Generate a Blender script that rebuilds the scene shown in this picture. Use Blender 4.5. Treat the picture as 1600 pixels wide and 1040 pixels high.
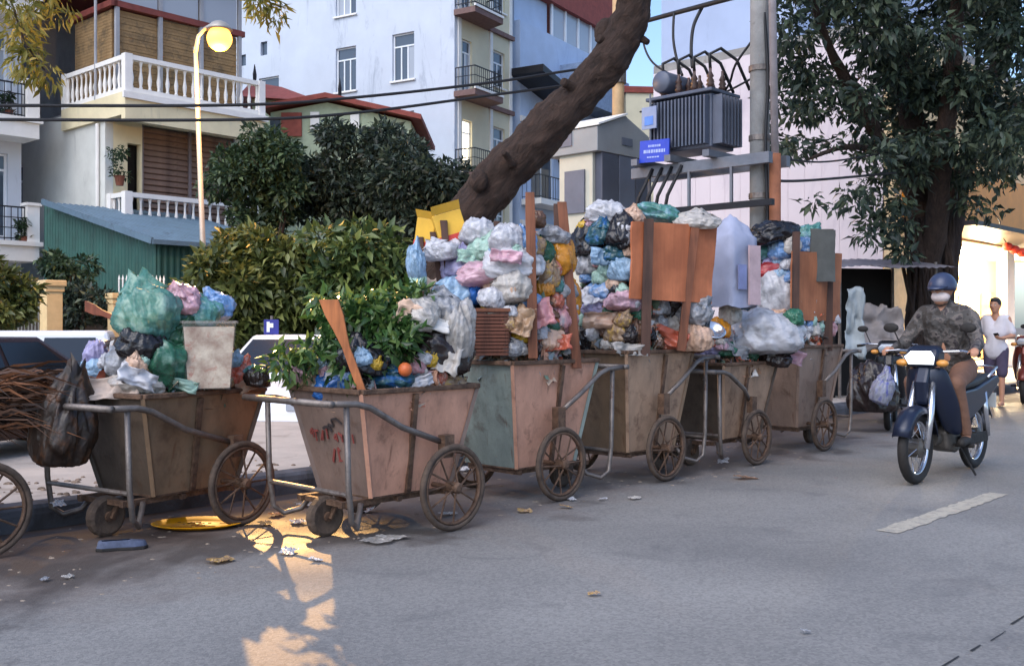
import bpy, bmesh, math, random
import numpy as np
from mathutils import Vector, Matrix, Euler, noise as mn

random.seed(7)
rng = np.random.default_rng(7)
for o in list(bpy.data.objects):
    bpy.data.objects.remove(o)
SC = bpy.context.scene
COL = SC.collection
PI = math.pi

# ------------------------------------------------------------------ camera
CAM_H = 1.25
F = 1600.0           # focal length in photo pixels (photo is 1600 wide)
HOR = 508.0          # horizon row in the photo
cam = bpy.data.cameras.new('camera')
cam.sensor_width = 36.0
cam.lens = 36.0
cam.shift_y = -(520 - HOR) / 1600.0
cam.clip_start = 0.05
cam.clip_end = 2000
camo = bpy.data.objects.new('camera', cam)
camo.location = (0, 0, CAM_H)
camo.rotation_euler = (PI / 2, 0, 0)
COL.objects.link(camo)
SC.camera = camo

# ------------------------------------------------------------------ sky, sun, exposure
SUN_EL = math.radians(48)
SUN_ROT = math.radians(214)
world = bpy.data.worlds.new('World')
SC.world = world
world.use_nodes = True
wn = world.node_tree
wn.nodes.clear()
sky = wn.nodes.new('ShaderNodeTexSky')
sky.sky_type = 'NISHITA'
sky.sun_disc = False
sky.sun_elevation = SUN_EL
sky.sun_rotation = SUN_ROT
sky.air_density = 1.0
sky.dust_density = 1.8
sky.ozone_density = 4.0
bg = wn.nodes.new('ShaderNodeBackground')
bg.inputs['Strength'].default_value = 0.12
wo = wn.nodes.new('ShaderNodeOutputWorld')
wn.links.new(sky.outputs[0], bg.inputs[0])
wn.links.new(bg.outputs[0], wo.inputs[0])

sun = bpy.data.lights.new('sun', 'SUN')
sun.energy = 0.75
sun.angle = math.radians(60)
sun.color = (1.0, 0.97, 0.93)
suno = bpy.data.objects.new('sun', sun)
sd = Vector((math.sin(SUN_ROT) * math.cos(SUN_EL), math.cos(SUN_ROT) * math.cos(SUN_EL), math.sin(SUN_EL)))
suno.rotation_euler = sd.to_track_quat('Z', 'Y').to_euler()
suno.location = sd * 50
COL.objects.link(suno)

SC.view_settings.view_transform = 'Standard'
SC.view_settings.look = 'None'
SC.view_settings.exposure = 1.3
SC.view_settings.gamma = 1.0
SC.view_settings.use_curve_mapping = False
SC.render.engine = 'CYCLES'
SC.cycles.use_denoising = True
SC.cycles.max_bounces = 6
SC.cycles.transparent_max_bounces = 8
SC.cycles.caustics_reflective = False
SC.cycles.caustics_refractive = False
SC.cycles.sample_clamp_indirect = 4

# ------------------------------------------------------------------ frames
RD = Vector((1520.0, 1600.0)).normalized()     # along the street
RN = Vector((-RD.y, RD.x))                      # from the camera's side to the pavement
RYAW = math.atan2(RD.y, RD.x)


def at(u, v, Y):
    return Vector(((u - 800) / F * Y, Y, CAM_H - (v - HOR) / F * Y))


def R(s, t, z=0.0):
    return Vector((RD.x * s + RN.x * t, RD.y * s + RN.y * t, z))


def ground(u, v, z=0.0):
    Y = (CAM_H - z) * F / (v - HOR)
    p = at(u, v, Y)
    p.z = z
    return p


# ------------------------------------------------------------------ materials
def C(r, g, b):
    f = lambda c: ((c / 255 + 0.055) / 1.055) ** 2.4 if c > 10 else c / 255 / 12.92
    return (f(r), f(g), f(b))


MATS = {}


def newmat(name):
    m = bpy.data.materials.new(name)
    m.use_nodes = True
    nt = m.node_tree
    return m, nt, nt.nodes['Principled BSDF']


def ramp(nt, stops):
    r = nt.nodes.new('ShaderNodeValToRGB')
    e = r.color_ramp.elements
    while len(e) < len(stops):
        e.new(0.5)
    for el, (p, c) in zip(e, stops):
        el.position = p
        el.color = (*c, 1) if len(c) == 3 else c
    return r


def mul(c, k):
    return tuple(min(1.0, x * k) for x in c)


def mat(name, col, rough=0.6, metal=0.0, var=0.25, scale=6.0, bump=0.15, bscale=40.0, col2=None, spec=None, dirt=None):
    """a plain surface: base colour broken up by two sizes of noise, fine relief, optional dirt"""
    if name in MATS:
        return MATS[name]
    m, nt, b = newmat(name)
    L = nt.links
    tc = nt.nodes.new('ShaderNodeTexCoord')
    n1 = nt.nodes.new('ShaderNodeTexNoise')
    n1.inputs['Scale'].default_value = scale
    n1.inputs['Detail'].default_value = 6
    n1.inputs['Roughness'].default_value = 0.65
    L.new(tc.outputs['Object'], n1.inputs['Vector'])
    r = ramp(nt, [(0.3, mul(col, 1 - var)), (0.7, mul(col2 or col, 1 + var * 0.5))])
    L.new(n1.outputs['Fac'], r.inputs[0])
    out = r.outputs[0]
    if dirt:
        n3 = nt.nodes.new('ShaderNodeTexNoise')
        n3.inputs['Scale'].default_value = dirt[1]
        n3.inputs['Detail'].default_value = 8
        n3.inputs['Roughness'].default_value = 0.7
        n3.inputs['Distortion'].default_value = 0.6
        mpd = nt.nodes.new('ShaderNodeMapping')
        mpd.inputs['Scale'].default_value = (1.8, 1.8, 0.45) if 'plaster' in name or 'render' in name or 'wall' in name else (1, 1, 1)
        L.new(tc.outputs['Object'], mpd.inputs[0])
        L.new(mpd.outputs[0], n3.inputs['Vector'])
        mr = nt.nodes.new('ShaderNodeMapRange')
        mr.inputs[1].default_value = dirt[2]
        mr.inputs[2].default_value = dirt[2] + 0.16
        L.new(n3.outputs['Fac'], mr.inputs[0])
        mx = nt.nodes.new('ShaderNodeMix')
        mx.data_type = 'RGBA'
        L.new(mr.outputs[0], mx.inputs[0])
        L.new(out, mx.inputs[6])
        mx.inputs[7].default_value = (*dirt[0], 1)
        out = mx.outputs[2]
    L.new(out, b.inputs['Base Color'])
    b.inputs['Roughness'].default_value = rough
    b.inputs['Metallic'].default_value = metal
    if spec is not None:
        b.inputs['Specular IOR Level'].default_value = spec
    if bump:
        n2 = nt.nodes.new('ShaderNodeTexNoise')
        n2.inputs['Scale'].default_value = bscale
        n2.inputs['Detail'].default_value = 4
        L.new(tc.outputs['Object'], n2.inputs['Vector'])
        bp = nt.nodes.new('ShaderNodeBump')
        bp.inputs['Strength'].default_value = bump
        bp.inputs['Distance'].default_value = 0.02
        L.new(n2.outputs['Fac'], bp.inputs['Height'])
        L.new(bp.outputs[0], b.inputs['Normal'])
    MATS[name] = m
    return m


def paint_mat(name, col, rustcol=C(74, 44, 30), thr=0.56, rough=0.5):
    """old cart paint: stained, streaked downwards, rust coming through"""
    if name in MATS:
        return MATS[name]
    m, nt, b = newmat(name)
    L = nt.links
    tc = nt.nodes.new('ShaderNodeTexCoord')
    mp = nt.nodes.new('ShaderNodeMapping')
    mp.inputs['Scale'].default_value = (3.4, 3.4, 1.5)
    L.new(tc.outputs['Object'], mp.inputs[0])
    st = nt.nodes.new('ShaderNodeTexNoise')
    st.inputs['Scale'].default_value = 1.6
    st.inputs['Detail'].default_value = 7
    st.inputs['Roughness'].default_value = 0.7
    L.new(mp.outputs[0], st.inputs['Vector'])
    r1 = ramp(nt, [(0.3, mul(col, 0.55)), (0.44, mul(col, 0.85)), (0.66, mul(col, 1.1))])
    L.new(st.outputs['Fac'], r1.inputs[0])
    n2 = nt.nodes.new('ShaderNodeTexNoise')
    n2.inputs['Scale'].default_value = 7.5
    n2.inputs['Detail'].default_value = 9
    n2.inputs['Roughness'].default_value = 0.68
    n2.inputs['Distortion'].default_value = 0.15
    L.new(tc.outputs['Object'], n2.inputs['Vector'])
    mr = nt.nodes.new('ShaderNodeMapRange')
    mr.inputs[1].default_value = thr
    mr.inputs[2].default_value = thr + 0.2
    mr.inputs[4].default_value = 0.75
    L.new(n2.outputs['Fac'], mr.inputs[0])
    mx = nt.nodes.new('ShaderNodeMix')
    mx.data_type = 'RGBA'
    L.new(mr.outputs[0], mx.inputs[0])
    L.new(r1.outputs[0], mx.inputs[6])
    mx.inputs[7].default_value = (*rustcol, 1)
    # narrow rust runs
    mp2 = nt.nodes.new('ShaderNodeMapping')
    mp2.inputs['Scale'].default_value = (26, 26, 1.3)
    L.new(tc.outputs['Object'], mp2.inputs[0])
    ru = nt.nodes.new('ShaderNodeTexNoise')
    ru.inputs['Scale'].default_value = 1.0
    ru.inputs['Detail'].default_value = 4
    L.new(mp2.outputs[0], ru.inputs['Vector'])
    rm2 = nt.nodes.new('ShaderNodeMapRange')
    rm2.inputs[1].default_value = 0.64
    rm2.inputs[2].default_value = 0.76
    rm2.inputs[4].default_value = 0.6
    L.new(ru.outputs['Fac'], rm2.inputs[0])
    mx2 = nt.nodes.new('ShaderNodeMix')
    mx2.data_type = 'RGBA'
    L.new(rm2.outputs[0], mx2.inputs[0])
    L.new(mx.outputs[2], mx2.inputs[6])
    mx2.inputs[7].default_value = (*C(98, 60, 40), 1)
    L.new(mx2.outputs[2], b.inputs['Base Color'])
    b.inputs['Roughness'].default_value = rough
    bp = nt.nodes.new('ShaderNodeBump')
    bp.inputs['Strength'].default_value = 0.35
    bp.inputs['Distance'].default_value = 0.02
    L.new(n2.outputs['Fac'], bp.inputs['Height'])
    L.new(bp.outputs[0], b.inputs['Normal'])
    MATS[name] = m
    return m


def bag_mat(col, rough=0.28, clear=0.0, mix=None):
    """thin crinkled plastic"""
    name = 'plastic_%d_%d_%d_%d' % (*[int(x * 999) for x in col], int(clear * 100))
    if name in MATS:
        return MATS[name]
    m, nt, b = newmat(name)
    L = nt.links
    tc = nt.nodes.new('ShaderNodeTexCoord')
    oi = nt.nodes.new('ShaderNodeObjectInfo')
    ad = nt.nodes.new('ShaderNodeVectorMath')
    ad.operation = 'ADD'
    sc = nt.nodes.new('ShaderNodeMath')
    sc.operation = 'MULTIPLY'
    sc.inputs[1].default_value = 37.0
    L.new(oi.outputs['Random'], sc.inputs[0])
    L.new(tc.outputs['Object'], ad.inputs[0])
    L.new(sc.outputs[0], ad.inputs[1])
    n1 = nt.nodes.new('ShaderNodeTexNoise')
    n1.inputs['Scale'].default_value = 2.1
    n1.inputs['Detail'].default_value = 5
    n1.inputs['Roughness'].default_value = 0.6
    L.new(ad.outputs[0], n1.inputs['Vector'])
    mc = mix or mul(col, 1.25)
    r = ramp(nt, [(0.30, mul(col, 0.55)), (0.5, col), (0.72, mc)])
    L.new(n1.outputs['Fac'], r.inputs[0])
    L.new(r.outputs[0], b.inputs['Base Color'])
    b.inputs['Roughness'].default_value = rough
    b.inputs['Coat Weight'].default_value = 0.35
    b.inputs['Coat Roughness'].default_value = 0.12
    w = nt.nodes.new('ShaderNodeTexNoise')
    w.noise_type = 'RIDGED_MULTIFRACTAL'
    w.inputs['Scale'].default_value = 4.5
    w.inputs['Detail'].default_value = 3
    w.inputs['Distortion'].default_value = 0.7
    L.new(ad.outputs[0], w.inputs['Vector'])
    bp = nt.nodes.new('ShaderNodeBump')
    bp.inputs['Strength'].default_value = 0.28
    bp.inputs['Distance'].default_value = 0.04
    L.new(w.outputs['Fac'], bp.inputs['Height'])
    L.new(bp.outputs[0], b.inputs['Normal'])
    tr = nt.nodes.new('ShaderNodeBsdfTranslucent')
    L.new(r.outputs[0], tr.inputs[0])
    ms = nt.nodes.new('ShaderNodeMixShader')
    ms.inputs[0].default_value = 0.3
    L.new(b.outputs[0], ms.inputs[1])
    L.new(tr.outputs[0], ms.inputs[2])
    fin = ms.outputs[0]
    if clear:
        tp = nt.nodes.new('ShaderNodeBsdfTransparent')
        m2 = nt.nodes.new('ShaderNodeMixShader')
        m2.inputs[0].default_value = clear
        L.new(fin, m2.inputs[1])
        L.new(tp.outputs[0], m2.inputs[2])
        fin = m2.outputs[0]
    L.new(fin, nt.nodes['Material Output'].inputs[0])
    MATS[name] = m
    return m


def leaf_mat(name, c1, c2, c3, rough=0.45, trans=0.3):
    if name in MATS:
        return MATS[name]
    m, nt, b = newmat(name)
    L = nt.links
    g = nt.nodes.new('ShaderNodeNewGeometry')
    r = ramp(nt, [(0.0, c1), (0.55, c2), (1.0, c3)])
    L.new(g.outputs['Random Per Island'], r.inputs[0])
    L.new(r.outputs[0], b.inputs['Base Color'])
    b.inputs['Roughness'].default_value = rough
    t = nt.nodes.new('ShaderNodeBsdfTranslucent')
    L.new(r.outputs[0], t.inputs[0])
    ms = nt.nodes.new('ShaderNodeMixShader')
    ms.inputs[0].default_value = trans
    L.new(b.outputs[0], ms.inputs[1])
    L.new(t.outputs[0], ms.inputs[2])
    L.new(ms.outputs[0], nt.nodes['Material Output'].inputs[0])
    MATS[name] = m
    return m


def emit_mat(name, col, strength):
    if name in MATS:
        return MATS[name]
    m, nt, b = newmat(name)
    b.inputs['Base Color'].default_value = (*col, 1)
    b.inputs['Emission Color'].default_value = (*col, 1)
    b.inputs['Emission Strength'].default_value = strength
    MATS[name] = m
    return m


def glass_mat(name, col=(0.05, 0.07, 0.1), rough=0.08):
    if name in MATS:
        return MATS[name]
    m, nt, b = newmat(name)
    b.inputs['Base Color'].default_value = (*col, 1)
    b.inputs['Roughness'].default_value = rough
    b.inputs['Specular IOR Level'].default_value = 0.7
    MATS[name] = m
    return m


def wood_mat(name, col, rough=0.7, k=0.6):
    if name in MATS:
        return MATS[name]
    m, nt, b = newmat(name)
    L = nt.links
    tc = nt.nodes.new('ShaderNodeTexCoord')
    mp = nt.nodes.new('ShaderNodeMapping')
    mp.inputs['Scale'].default_value = (14, 14, 1.2)
    L.new(tc.outputs['Object'], mp.inputs[0])
    n = nt.nodes.new('ShaderNodeTexNoise')
    n.inputs['Scale'].default_value = 2.5
    n.inputs['Detail'].default_value = 8
    n.inputs['Distortion'].default_value = 0.5
    L.new(mp.outputs[0], n.inputs['Vector'])
    n2 = nt.nodes.new('ShaderNodeTexNoise')
    n2.inputs['Scale'].default_value = 3
    n2.inputs['Detail'].default_value = 5
    L.new(tc.outputs['Object'], n2.inputs['Vector'])
    r = ramp(nt, [(0.3, mul(col, k)), (0.55, col), (0.75, mul(col, 1 + (1 - k) * 0.5))])
    L.new(n.outputs['Fac'], r.inputs[0])
    mx = nt.nodes.new('ShaderNodeMix')
    mx.data_type = 'RGBA'
    mx.blend_type = 'MULTIPLY'
    mx.inputs[0].default_value = 0.7
    r2 = ramp(nt, [(0.35, (0.5, 0.45, 0.42)), (0.6, (1, 1, 1))])
    L.new(n2.outputs['Fac'], r2.inputs[0])
    L.new(r.outputs[0], mx.inputs[6])
    L.new(r2.outputs[0], mx.inputs[7])
    L.new(mx.outputs[2], b.inputs['Base Color'])
    b.inputs['Roughness'].default_value = rough
    bp = nt.nodes.new('ShaderNodeBump')
    bp.inputs['Strength'].default_value = 0.3
    bp.inputs['Distance'].default_value = 0.01
    L.new(n.outputs['Fac'], bp.inputs['Height'])
    L.new(bp.outputs[0], b.inputs['Normal'])
    MATS[name] = m
    return m


# ------------------------------------------------------------------ mesh helpers
class MB:
    def __init__(self):
        self.v = []
        self.f = []
        self.m = []
        self.mi = 0

    def add(self, vs, fs):
        n = len(self.v)
        self.v += [tuple(p) for p in vs]
        for f in fs:
            self.f.append([i + n for i in f])
            self.m.append(self.mi)
        return self

    def box(self, c, s, rot=None):
        c = Vector(c)
        hx, hy, hz = s[0] / 2, s[1] / 2, s[2] / 2
        P = [Vector((x, y, z)) for x in (-hx, hx) for y in (-hy, hy) for z in (-hz, hz)]
        if rot is not None:
            M = Euler(rot).to_matrix()
            P = [M @ p for p in P]
        return self.add([c + p for p in P], [(0, 1, 3, 2), (4, 6, 7, 5), (0, 4, 5, 1), (2, 3, 7, 6), (0, 2, 6, 4), (1, 5, 7, 3)])

    def bb(self, x0, x1, y0, y1, z0, z1):
        return self.box(((x0 + x1) / 2, (y0 + y1) / 2, (z0 + z1) / 2), (x1 - x0, y1 - y0, z1 - z0))

    def bar(self, p0, p1, w, h, up=(0, 0, 1)):
        p0, p1 = Vector(p0), Vector(p1)
        d = (p1 - p0).normalized()
        up = Vector(up)
        if abs(d.dot(up)) > 0.98:
            up = Vector((1, 0, 0))
        x = d.cross(up).normalized()
        y = x.cross(d)
        vs = [p + x * a * w / 2 + y * b * h / 2 for p in (p0, p1) for a, b in ((-1, -1), (1, -1), (1, 1), (-1, 1))]
        return self.add(vs, [(3, 2, 1, 0), (4, 5, 6, 7), (0, 1, 5, 4), (1, 2, 6, 5), (2, 3, 7, 6), (3, 0, 4, 7)])

    def tube(self, pts, rads, n=8, cap=True):
        pts = [Vector(p) for p in pts]
        if not isinstance(rads, (list, tuple)):
            rads = [rads] * len(pts)
        vs, fs = [], []
        prev = None
        for i, p in enumerate(pts):
            d = (pts[min(i + 1, len(pts) - 1)] - pts[max(i - 1, 0)]).normalized()
            if prev is None:
                a = Vector((0, 0, 1)) if abs(d.z) < 0.9 else Vector((1, 0, 0))
                x = d.cross(a).normalized()
            else:
                x = (prev - d * prev.dot(d)).normalized()
            prev = x
            y = d.cross(x)
            for k in range(n):
                a = 2 * PI * k / n
                vs.append(p + (x * math.cos(a) + y * math.sin(a)) * rads[i])
        for i in range(len(pts) - 1):
            for k in range(n):
                fs.append((i * n + k, i * n + (k + 1) % n, (i + 1) * n + (k + 1) % n, (i + 1) * n + k))
        if cap:
            fs.append(tuple(reversed(range(n))))
            fs.append(tuple(range((len(pts) - 1) * n, len(pts) * n)))
        return self.add(vs, fs)

    def lathe(self, prof, n=12, c=(0, 0, 0), axis='z'):
        c = Vector(c)
        vs, fs = [], []
        for r, z in prof:
            for k in range(n):
                a = 2 * PI * k / n
                p = (r * math.cos(a), r * math.sin(a), z)
                if axis == 'y':
                    p = (p[0], p[2], p[1])
                elif axis == 'x':
                    p = (p[2], p[0], p[1])
                vs.append(c + Vector(p))
        for i in range(len(prof) - 1):
            for k in range(n):
                fs.append((i * n + k, i * n + (k + 1) % n, (i + 1) * n + (k + 1) % n, (i + 1) * n + k))
        fs.append(tuple(reversed(range(n))))
        fs.append(tuple(range((len(prof) - 1) * n, len(prof) * n)))
        return self.add(vs, fs)

    def torus(self, c, R_, r, axis='y', n=28, m=8, sq=1.0):
        c = Vector(c)
        vs, fs = [], []
        for i in range(n):
            a = 2 * PI * i / n
            for j in range(m):
                b = 2 * PI * j / m
                rr = R_ + r * math.cos(b)
                h = r * math.sin(b) * sq
                p = (rr * math.cos(a), h, rr * math.sin(a)) if axis == 'y' else (rr * math.cos(a), rr * math.sin(a), h)
                vs.append(c + Vector(p))
        for i in range(n):
            for j in range(m):
                fs.append((i * m + j, i * m + (j + 1) % m, ((i + 1) % n) * m + (j + 1) % m, ((i + 1) % n) * m + j))
        return self.add(vs, fs)

    def prism(self, poly, y0, y1, plane='xz'):
        """polygon in xz (or xy) extruded along y (or z)"""
        n = len(poly)
        if plane == 'xz':
            vs = [(a, y0, b) for a, b in poly] + [(a, y1, b) for a, b in poly]
        else:
            vs = [(a, b, y0) for a, b in poly] + [(a, b, y1) for a, b in poly]
        fs = [tuple(range(n)), tuple(reversed(range(n, 2 * n)))] + [(i, i + n, (i + 1) % n + n, (i + 1) % n) for i in range(n)]
        return self.add(vs, fs)

    def sphere(self, c, r, n=14, m=9):
        c = Vector(c)
        if not isinstance(r, (tuple, list)):
            r = (r, r, r)
        vs = [c + Vector((0, 0, r[2]))]
        for i in range(1, m):
            a = PI * i / m
            for k in range(n):
                b = 2 * PI * k / n
                vs.append(c + Vector((r[0] * math.sin(a) * math.cos(b), r[1] * math.sin(a) * math.sin(b), r[2] * math.cos(a))))
        vs.append(c - Vector((0, 0, r[2])))
        fs = [(0, 1 + k, 1 + (k + 1) % n) for k in range(n)]
        for i in range(m - 2):
            for k in range(n):
                fs.append((1 + i * n + k, 1 + (i + 1) * n + k, 1 + (i + 1) * n + (k + 1) % n, 1 + i * n + (k + 1) % n))
        e = len(vs) - 1
        fs += [(e, 1 + (m - 2) * n + (k + 1) % n, 1 + (m - 2) * n + k) for k in range(n)]
        return self.add(vs, fs)

    def mesh(self, name, mats, smooth=False, fix=True):
        me = bpy.data.meshes.new(name)
        me.from_pydata(self.v, [], self.f)
        for mm in (mats if isinstance(mats, (list, tuple)) else [mats]):
            me.materials.append(mm)
        if any(self.m):
            me.polygons.foreach_set('material_index', self.m)
        if fix:
            bm = bmesh.new()
            bm.from_mesh(me)
            bmesh.ops.recalc_face_normals(bm, faces=bm.faces)
            bm.to_mesh(me)
            bm.free()
        if smooth:
            me.polygons.foreach_set('use_smooth', [True] * len(me.polygons))
        me.update()
        return me

    def build(self, name, mats, parent=None, smooth=False, bevel=0, loc=None, rot=None):
        me = self.mesh(name, mats, smooth)
        return link(name, me, parent, bevel, loc, rot)


def link(name, me, parent=None, bevel=0, loc=None, rot=None):
    o = bpy.data.objects.new(name, me)
    COL.objects.link(o)
    o.parent = parent
    if loc is not None:
        o.location = loc
    if rot is not None:
        o.rotation_euler = rot
    if bevel:
        md = o.modifiers.new('bevel', 'BEVEL')
        md.width = bevel
        md.segments = 2
        md.limit_method = 'ANGLE'
        md.angle_limit = math.radians(40)
    return o


def tag(o, label=None, cat=None, group=None, kind=None):
    if label:
        o['label'] = label
    if cat:
        o['category'] = cat
    if group:
        o['group'] = group
    if kind:
        o['kind'] = kind
    return o


def thing(name, label, cat, loc=(0, 0, 0), rz=0.0, group=None, scale=1.0):
    o = bpy.data.objects.new(name, None)
    o.empty_display_size = 0.1
    COL.objects.link(o)
    o.location = loc
    o.rotation_euler = (0, 0, rz)
    o.scale = (scale,) * 3
    return tag(o, label, cat, group)


def smooth_angle(o, deg=35):
    me = o.data
    bm = bmesh.new()
    bm.from_mesh(me)
    for f in bm.faces:
        f.smooth = True
    for e in bm.edges:
        if len(e.link_faces) == 2 and e.calc_face_angle(0) > math.radians(deg):
            e.smooth = False
    bm.to_mesh(me)
    bm.free()
    return o


def np_mesh(name, V, Fc, mats, mi=None, smooth=False):
    """V (n,3), Fc (m,k) all faces of the same size"""
    me = bpy.data.meshes.new(name)
    n, m, k = len(V), len(Fc), Fc.shape[1]
    me.vertices.add(n)
    me.vertices.foreach_set('co', V.astype(np.float32).ravel())
    me.loops.add(m * k)
    me.loops.foreach_set('vertex_index', Fc.astype(np.int32).ravel())
    me.polygons.add(m)
    me.polygons.foreach_set('loop_start', np.arange(0, m * k, k, dtype=np.int32))
    for mm in (mats if isinstance(mats, (list, tuple)) else [mats]):
        me.materials.append(mm)
    if mi is not None:
        me.polygons.foreach_set('material_index', mi.astype(np.int32))
    if smooth:
        me.polygons.foreach_set('use_smooth', np.ones(m, dtype=bool))
    me.update(calc_edges=True)
    me.validate()
    return me


def leaf_arrays(pos, out, size, aspect=0.42, droop=0.3, seed=0):
    """one folded six-point leaf at each position, pointing mostly along out"""
    g = np.random.default_rng(seed)
    n = len(pos)
    d = out + g.normal(0, 0.75, (n, 3))
    d[:, 2] -= droop
    d /= np.linalg.norm(d, axis=1)[:, None] + 1e-9
    a = g.normal(0, 1, (n, 3))
    a[:, 2] += 1.2
    x = np.cross(d, a)
    x /= np.linalg.norm(x, axis=1)[:, None] + 1e-9
    nrm = np.cross(x, d)
    L = (size * g.uniform(0.35, 1.5, n))[:, None]
    w = L * aspect
    fold = L * 0.10
    v0 = pos
    v1 = pos + d * L * 0.45 + x * w * 0.5 + nrm * fold
    v2 = pos + d * L - nrm * fold * 1.5
    v3 = pos + d * L * 0.45 - x * w * 0.5 + nrm * fold
    vm = pos + d * L * 0.5
    V = np.stack([v0, v1, v2, v3, vm], 1).reshape(-1, 3)
    b = np.arange(n)[:, None] * 5
    Fc = np.concatenate([b + np.array([0, 1, 4]), b + np.array([1, 2, 4]), b + np.array([2, 3, 4]), b + np.array([3, 0, 4])], 1).reshape(-1, 3)
    return V, Fc


def foliage(name, clusters, n, size, material, parent, seed=1, droop=0.3, aspect=0.42, shell=0.55):
    """leaves spread through many small clumps; clusters = [(centre, (rx,ry,rz))]"""
    g = np.random.default_rng(seed)
    c = np.array([list(a) for a, _ in clusters])
    r = np.array([list(b) for _, b in clusters])
    wgt = (r.prod(1)) ** 0.7
    idx = g.choice(len(clusters), n, p=wgt / wgt.sum())
    u = g.normal(0, 1, (n, 3))
    u /= np.linalg.norm(u, axis=1)[:, None]
    rad = shell + (1 - shell) * g.random(n) ** 0.7
    rad *= g.uniform(0.75, 1.08, n)
    pos = c[idx] + u * rad[:, None] * r[idx]
    V, Fc = leaf_arrays(pos, u, size, aspect, droop, seed + 5)
    return link(name, np_mesh(name, V, Fc, material), parent)


def clumps(centre, radii, n, r, seed=0, flat=0.75):
    """small clump centres filling an ellipsoid unevenly"""
    g = random.Random(seed)
    out = []
    for i in range(n):
        while True:
            p = Vector((g.uniform(-1, 1), g.uniform(-1, 1), g.uniform(-1, 1)))
            if 0.2 < p.length < 1:
                break
        q = Vector(centre) + Vector((p.x * radii[0], p.y * radii[1], p.z * radii[2]))
        k = r * g.uniform(0.55, 1.25)
        out.append((q, (k, k, k * flat)))
    return out


# ------------------------------------------------------------------ common materials
M_conc = mat('concrete', C(150, 148, 146), 0.85, var=0.3, scale=3, bump=0.3, dirt=(C(95, 92, 88), 1.7, 0.55))
M_rust = mat('rusty_steel', C(84, 60, 46), 0.75, 0.2, var=0.5, scale=14, bump=0.4, bscale=60, col2=C(112, 86, 68))
M_steel = mat('worn_steel', C(128, 118, 112), 0.5, 0.55, var=0.4, scale=10, bump=0.2, dirt=(C(80, 52, 38), 9, 0.55))
M_black = mat('black_rubber', C(38, 34, 32), 0.75, var=0.4, scale=12, bump=0.25)
M_tyre = mat('dusty_tyre', C(70, 56, 48), 0.85, var=0.4, scale=9, bump=0.3, col2=C(92, 76, 64))
M_chrome = mat('chrome', C(205, 205, 210), 0.2, 0.9, var=0.1, bump=0)
M_wood = wood_mat('old_timber', C(132, 80, 54))
M_darkwood = wood_mat('dark_timber', C(84, 56, 44))
M_plywood = wood_mat('orange_plywood', C(206, 122, 80), 0.75, 0.9)
M_plybrown = wood_mat('brown_plywood', C(176, 108, 70), 0.75, 0.85)
M_cable = mat('cable_black', C(30, 30, 34), 0.6, var=0.2, bump=0)
M_cream = mat('cream_plaster', C(226, 214, 178), 0.9, var=0.14, scale=1.2, bump=0.15, dirt=(C(178, 172, 150), 0.9, 0.6))
M_paleplaster = mat('pale_plaster', C(208, 210, 205), 0.9, var=0.14, scale=1.0, bump=0.15, dirt=(C(170, 172, 170), 0.8, 0.58))
M_white = mat('white_plaster', C(196, 204, 216), 0.9, var=0.08, scale=0.7, bump=0.12, dirt=(C(146, 156, 172), 0.6, 0.55))
M_bluewall = mat('pale_blue_plaster', C(182, 200, 226), 0.9, var=0.12, scale=0.8, bump=0.12, dirt=(C(156, 176, 208), 0.6, 0.56))
M_trim = mat('white_trim', C(232, 230, 226), 0.7, var=0.08, scale=3, bump=0.1)
M_greywall = mat('grey_render', C(158, 160, 166), 0.9, var=0.2, scale=1.0, bump=0.2, dirt=(C(120, 122, 128), 0.7, 0.54))
M_glass = glass_mat('window_glass', (0.06, 0.08, 0.11))
M_curtain = glass_mat('curtained_glass', (0.34, 0.37, 0.42), 0.25)
M_frame = mat('white_upvc', C(228, 232, 236), 0.45, var=0.05, bump=0)
M_dark = mat('dark_void', C(26, 24, 24), 0.9, var=0.3, bump=0)  # near-black, the shade of unlit hollows put into the colour
M_redroof = mat('red_roof', C(140, 66, 56), 0.75, var=0.3, scale=5, bump=0.3, bscale=12)

# ------------------------------------------------------------------ ground
def sheet(name, pts, material, z):
    m = MB()
    m.add([(p[0], p[1], z) for p in pts], [tuple(range(len(pts)))])
    o = m.build(name, material)
    return tag(o, kind='structure')


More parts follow.
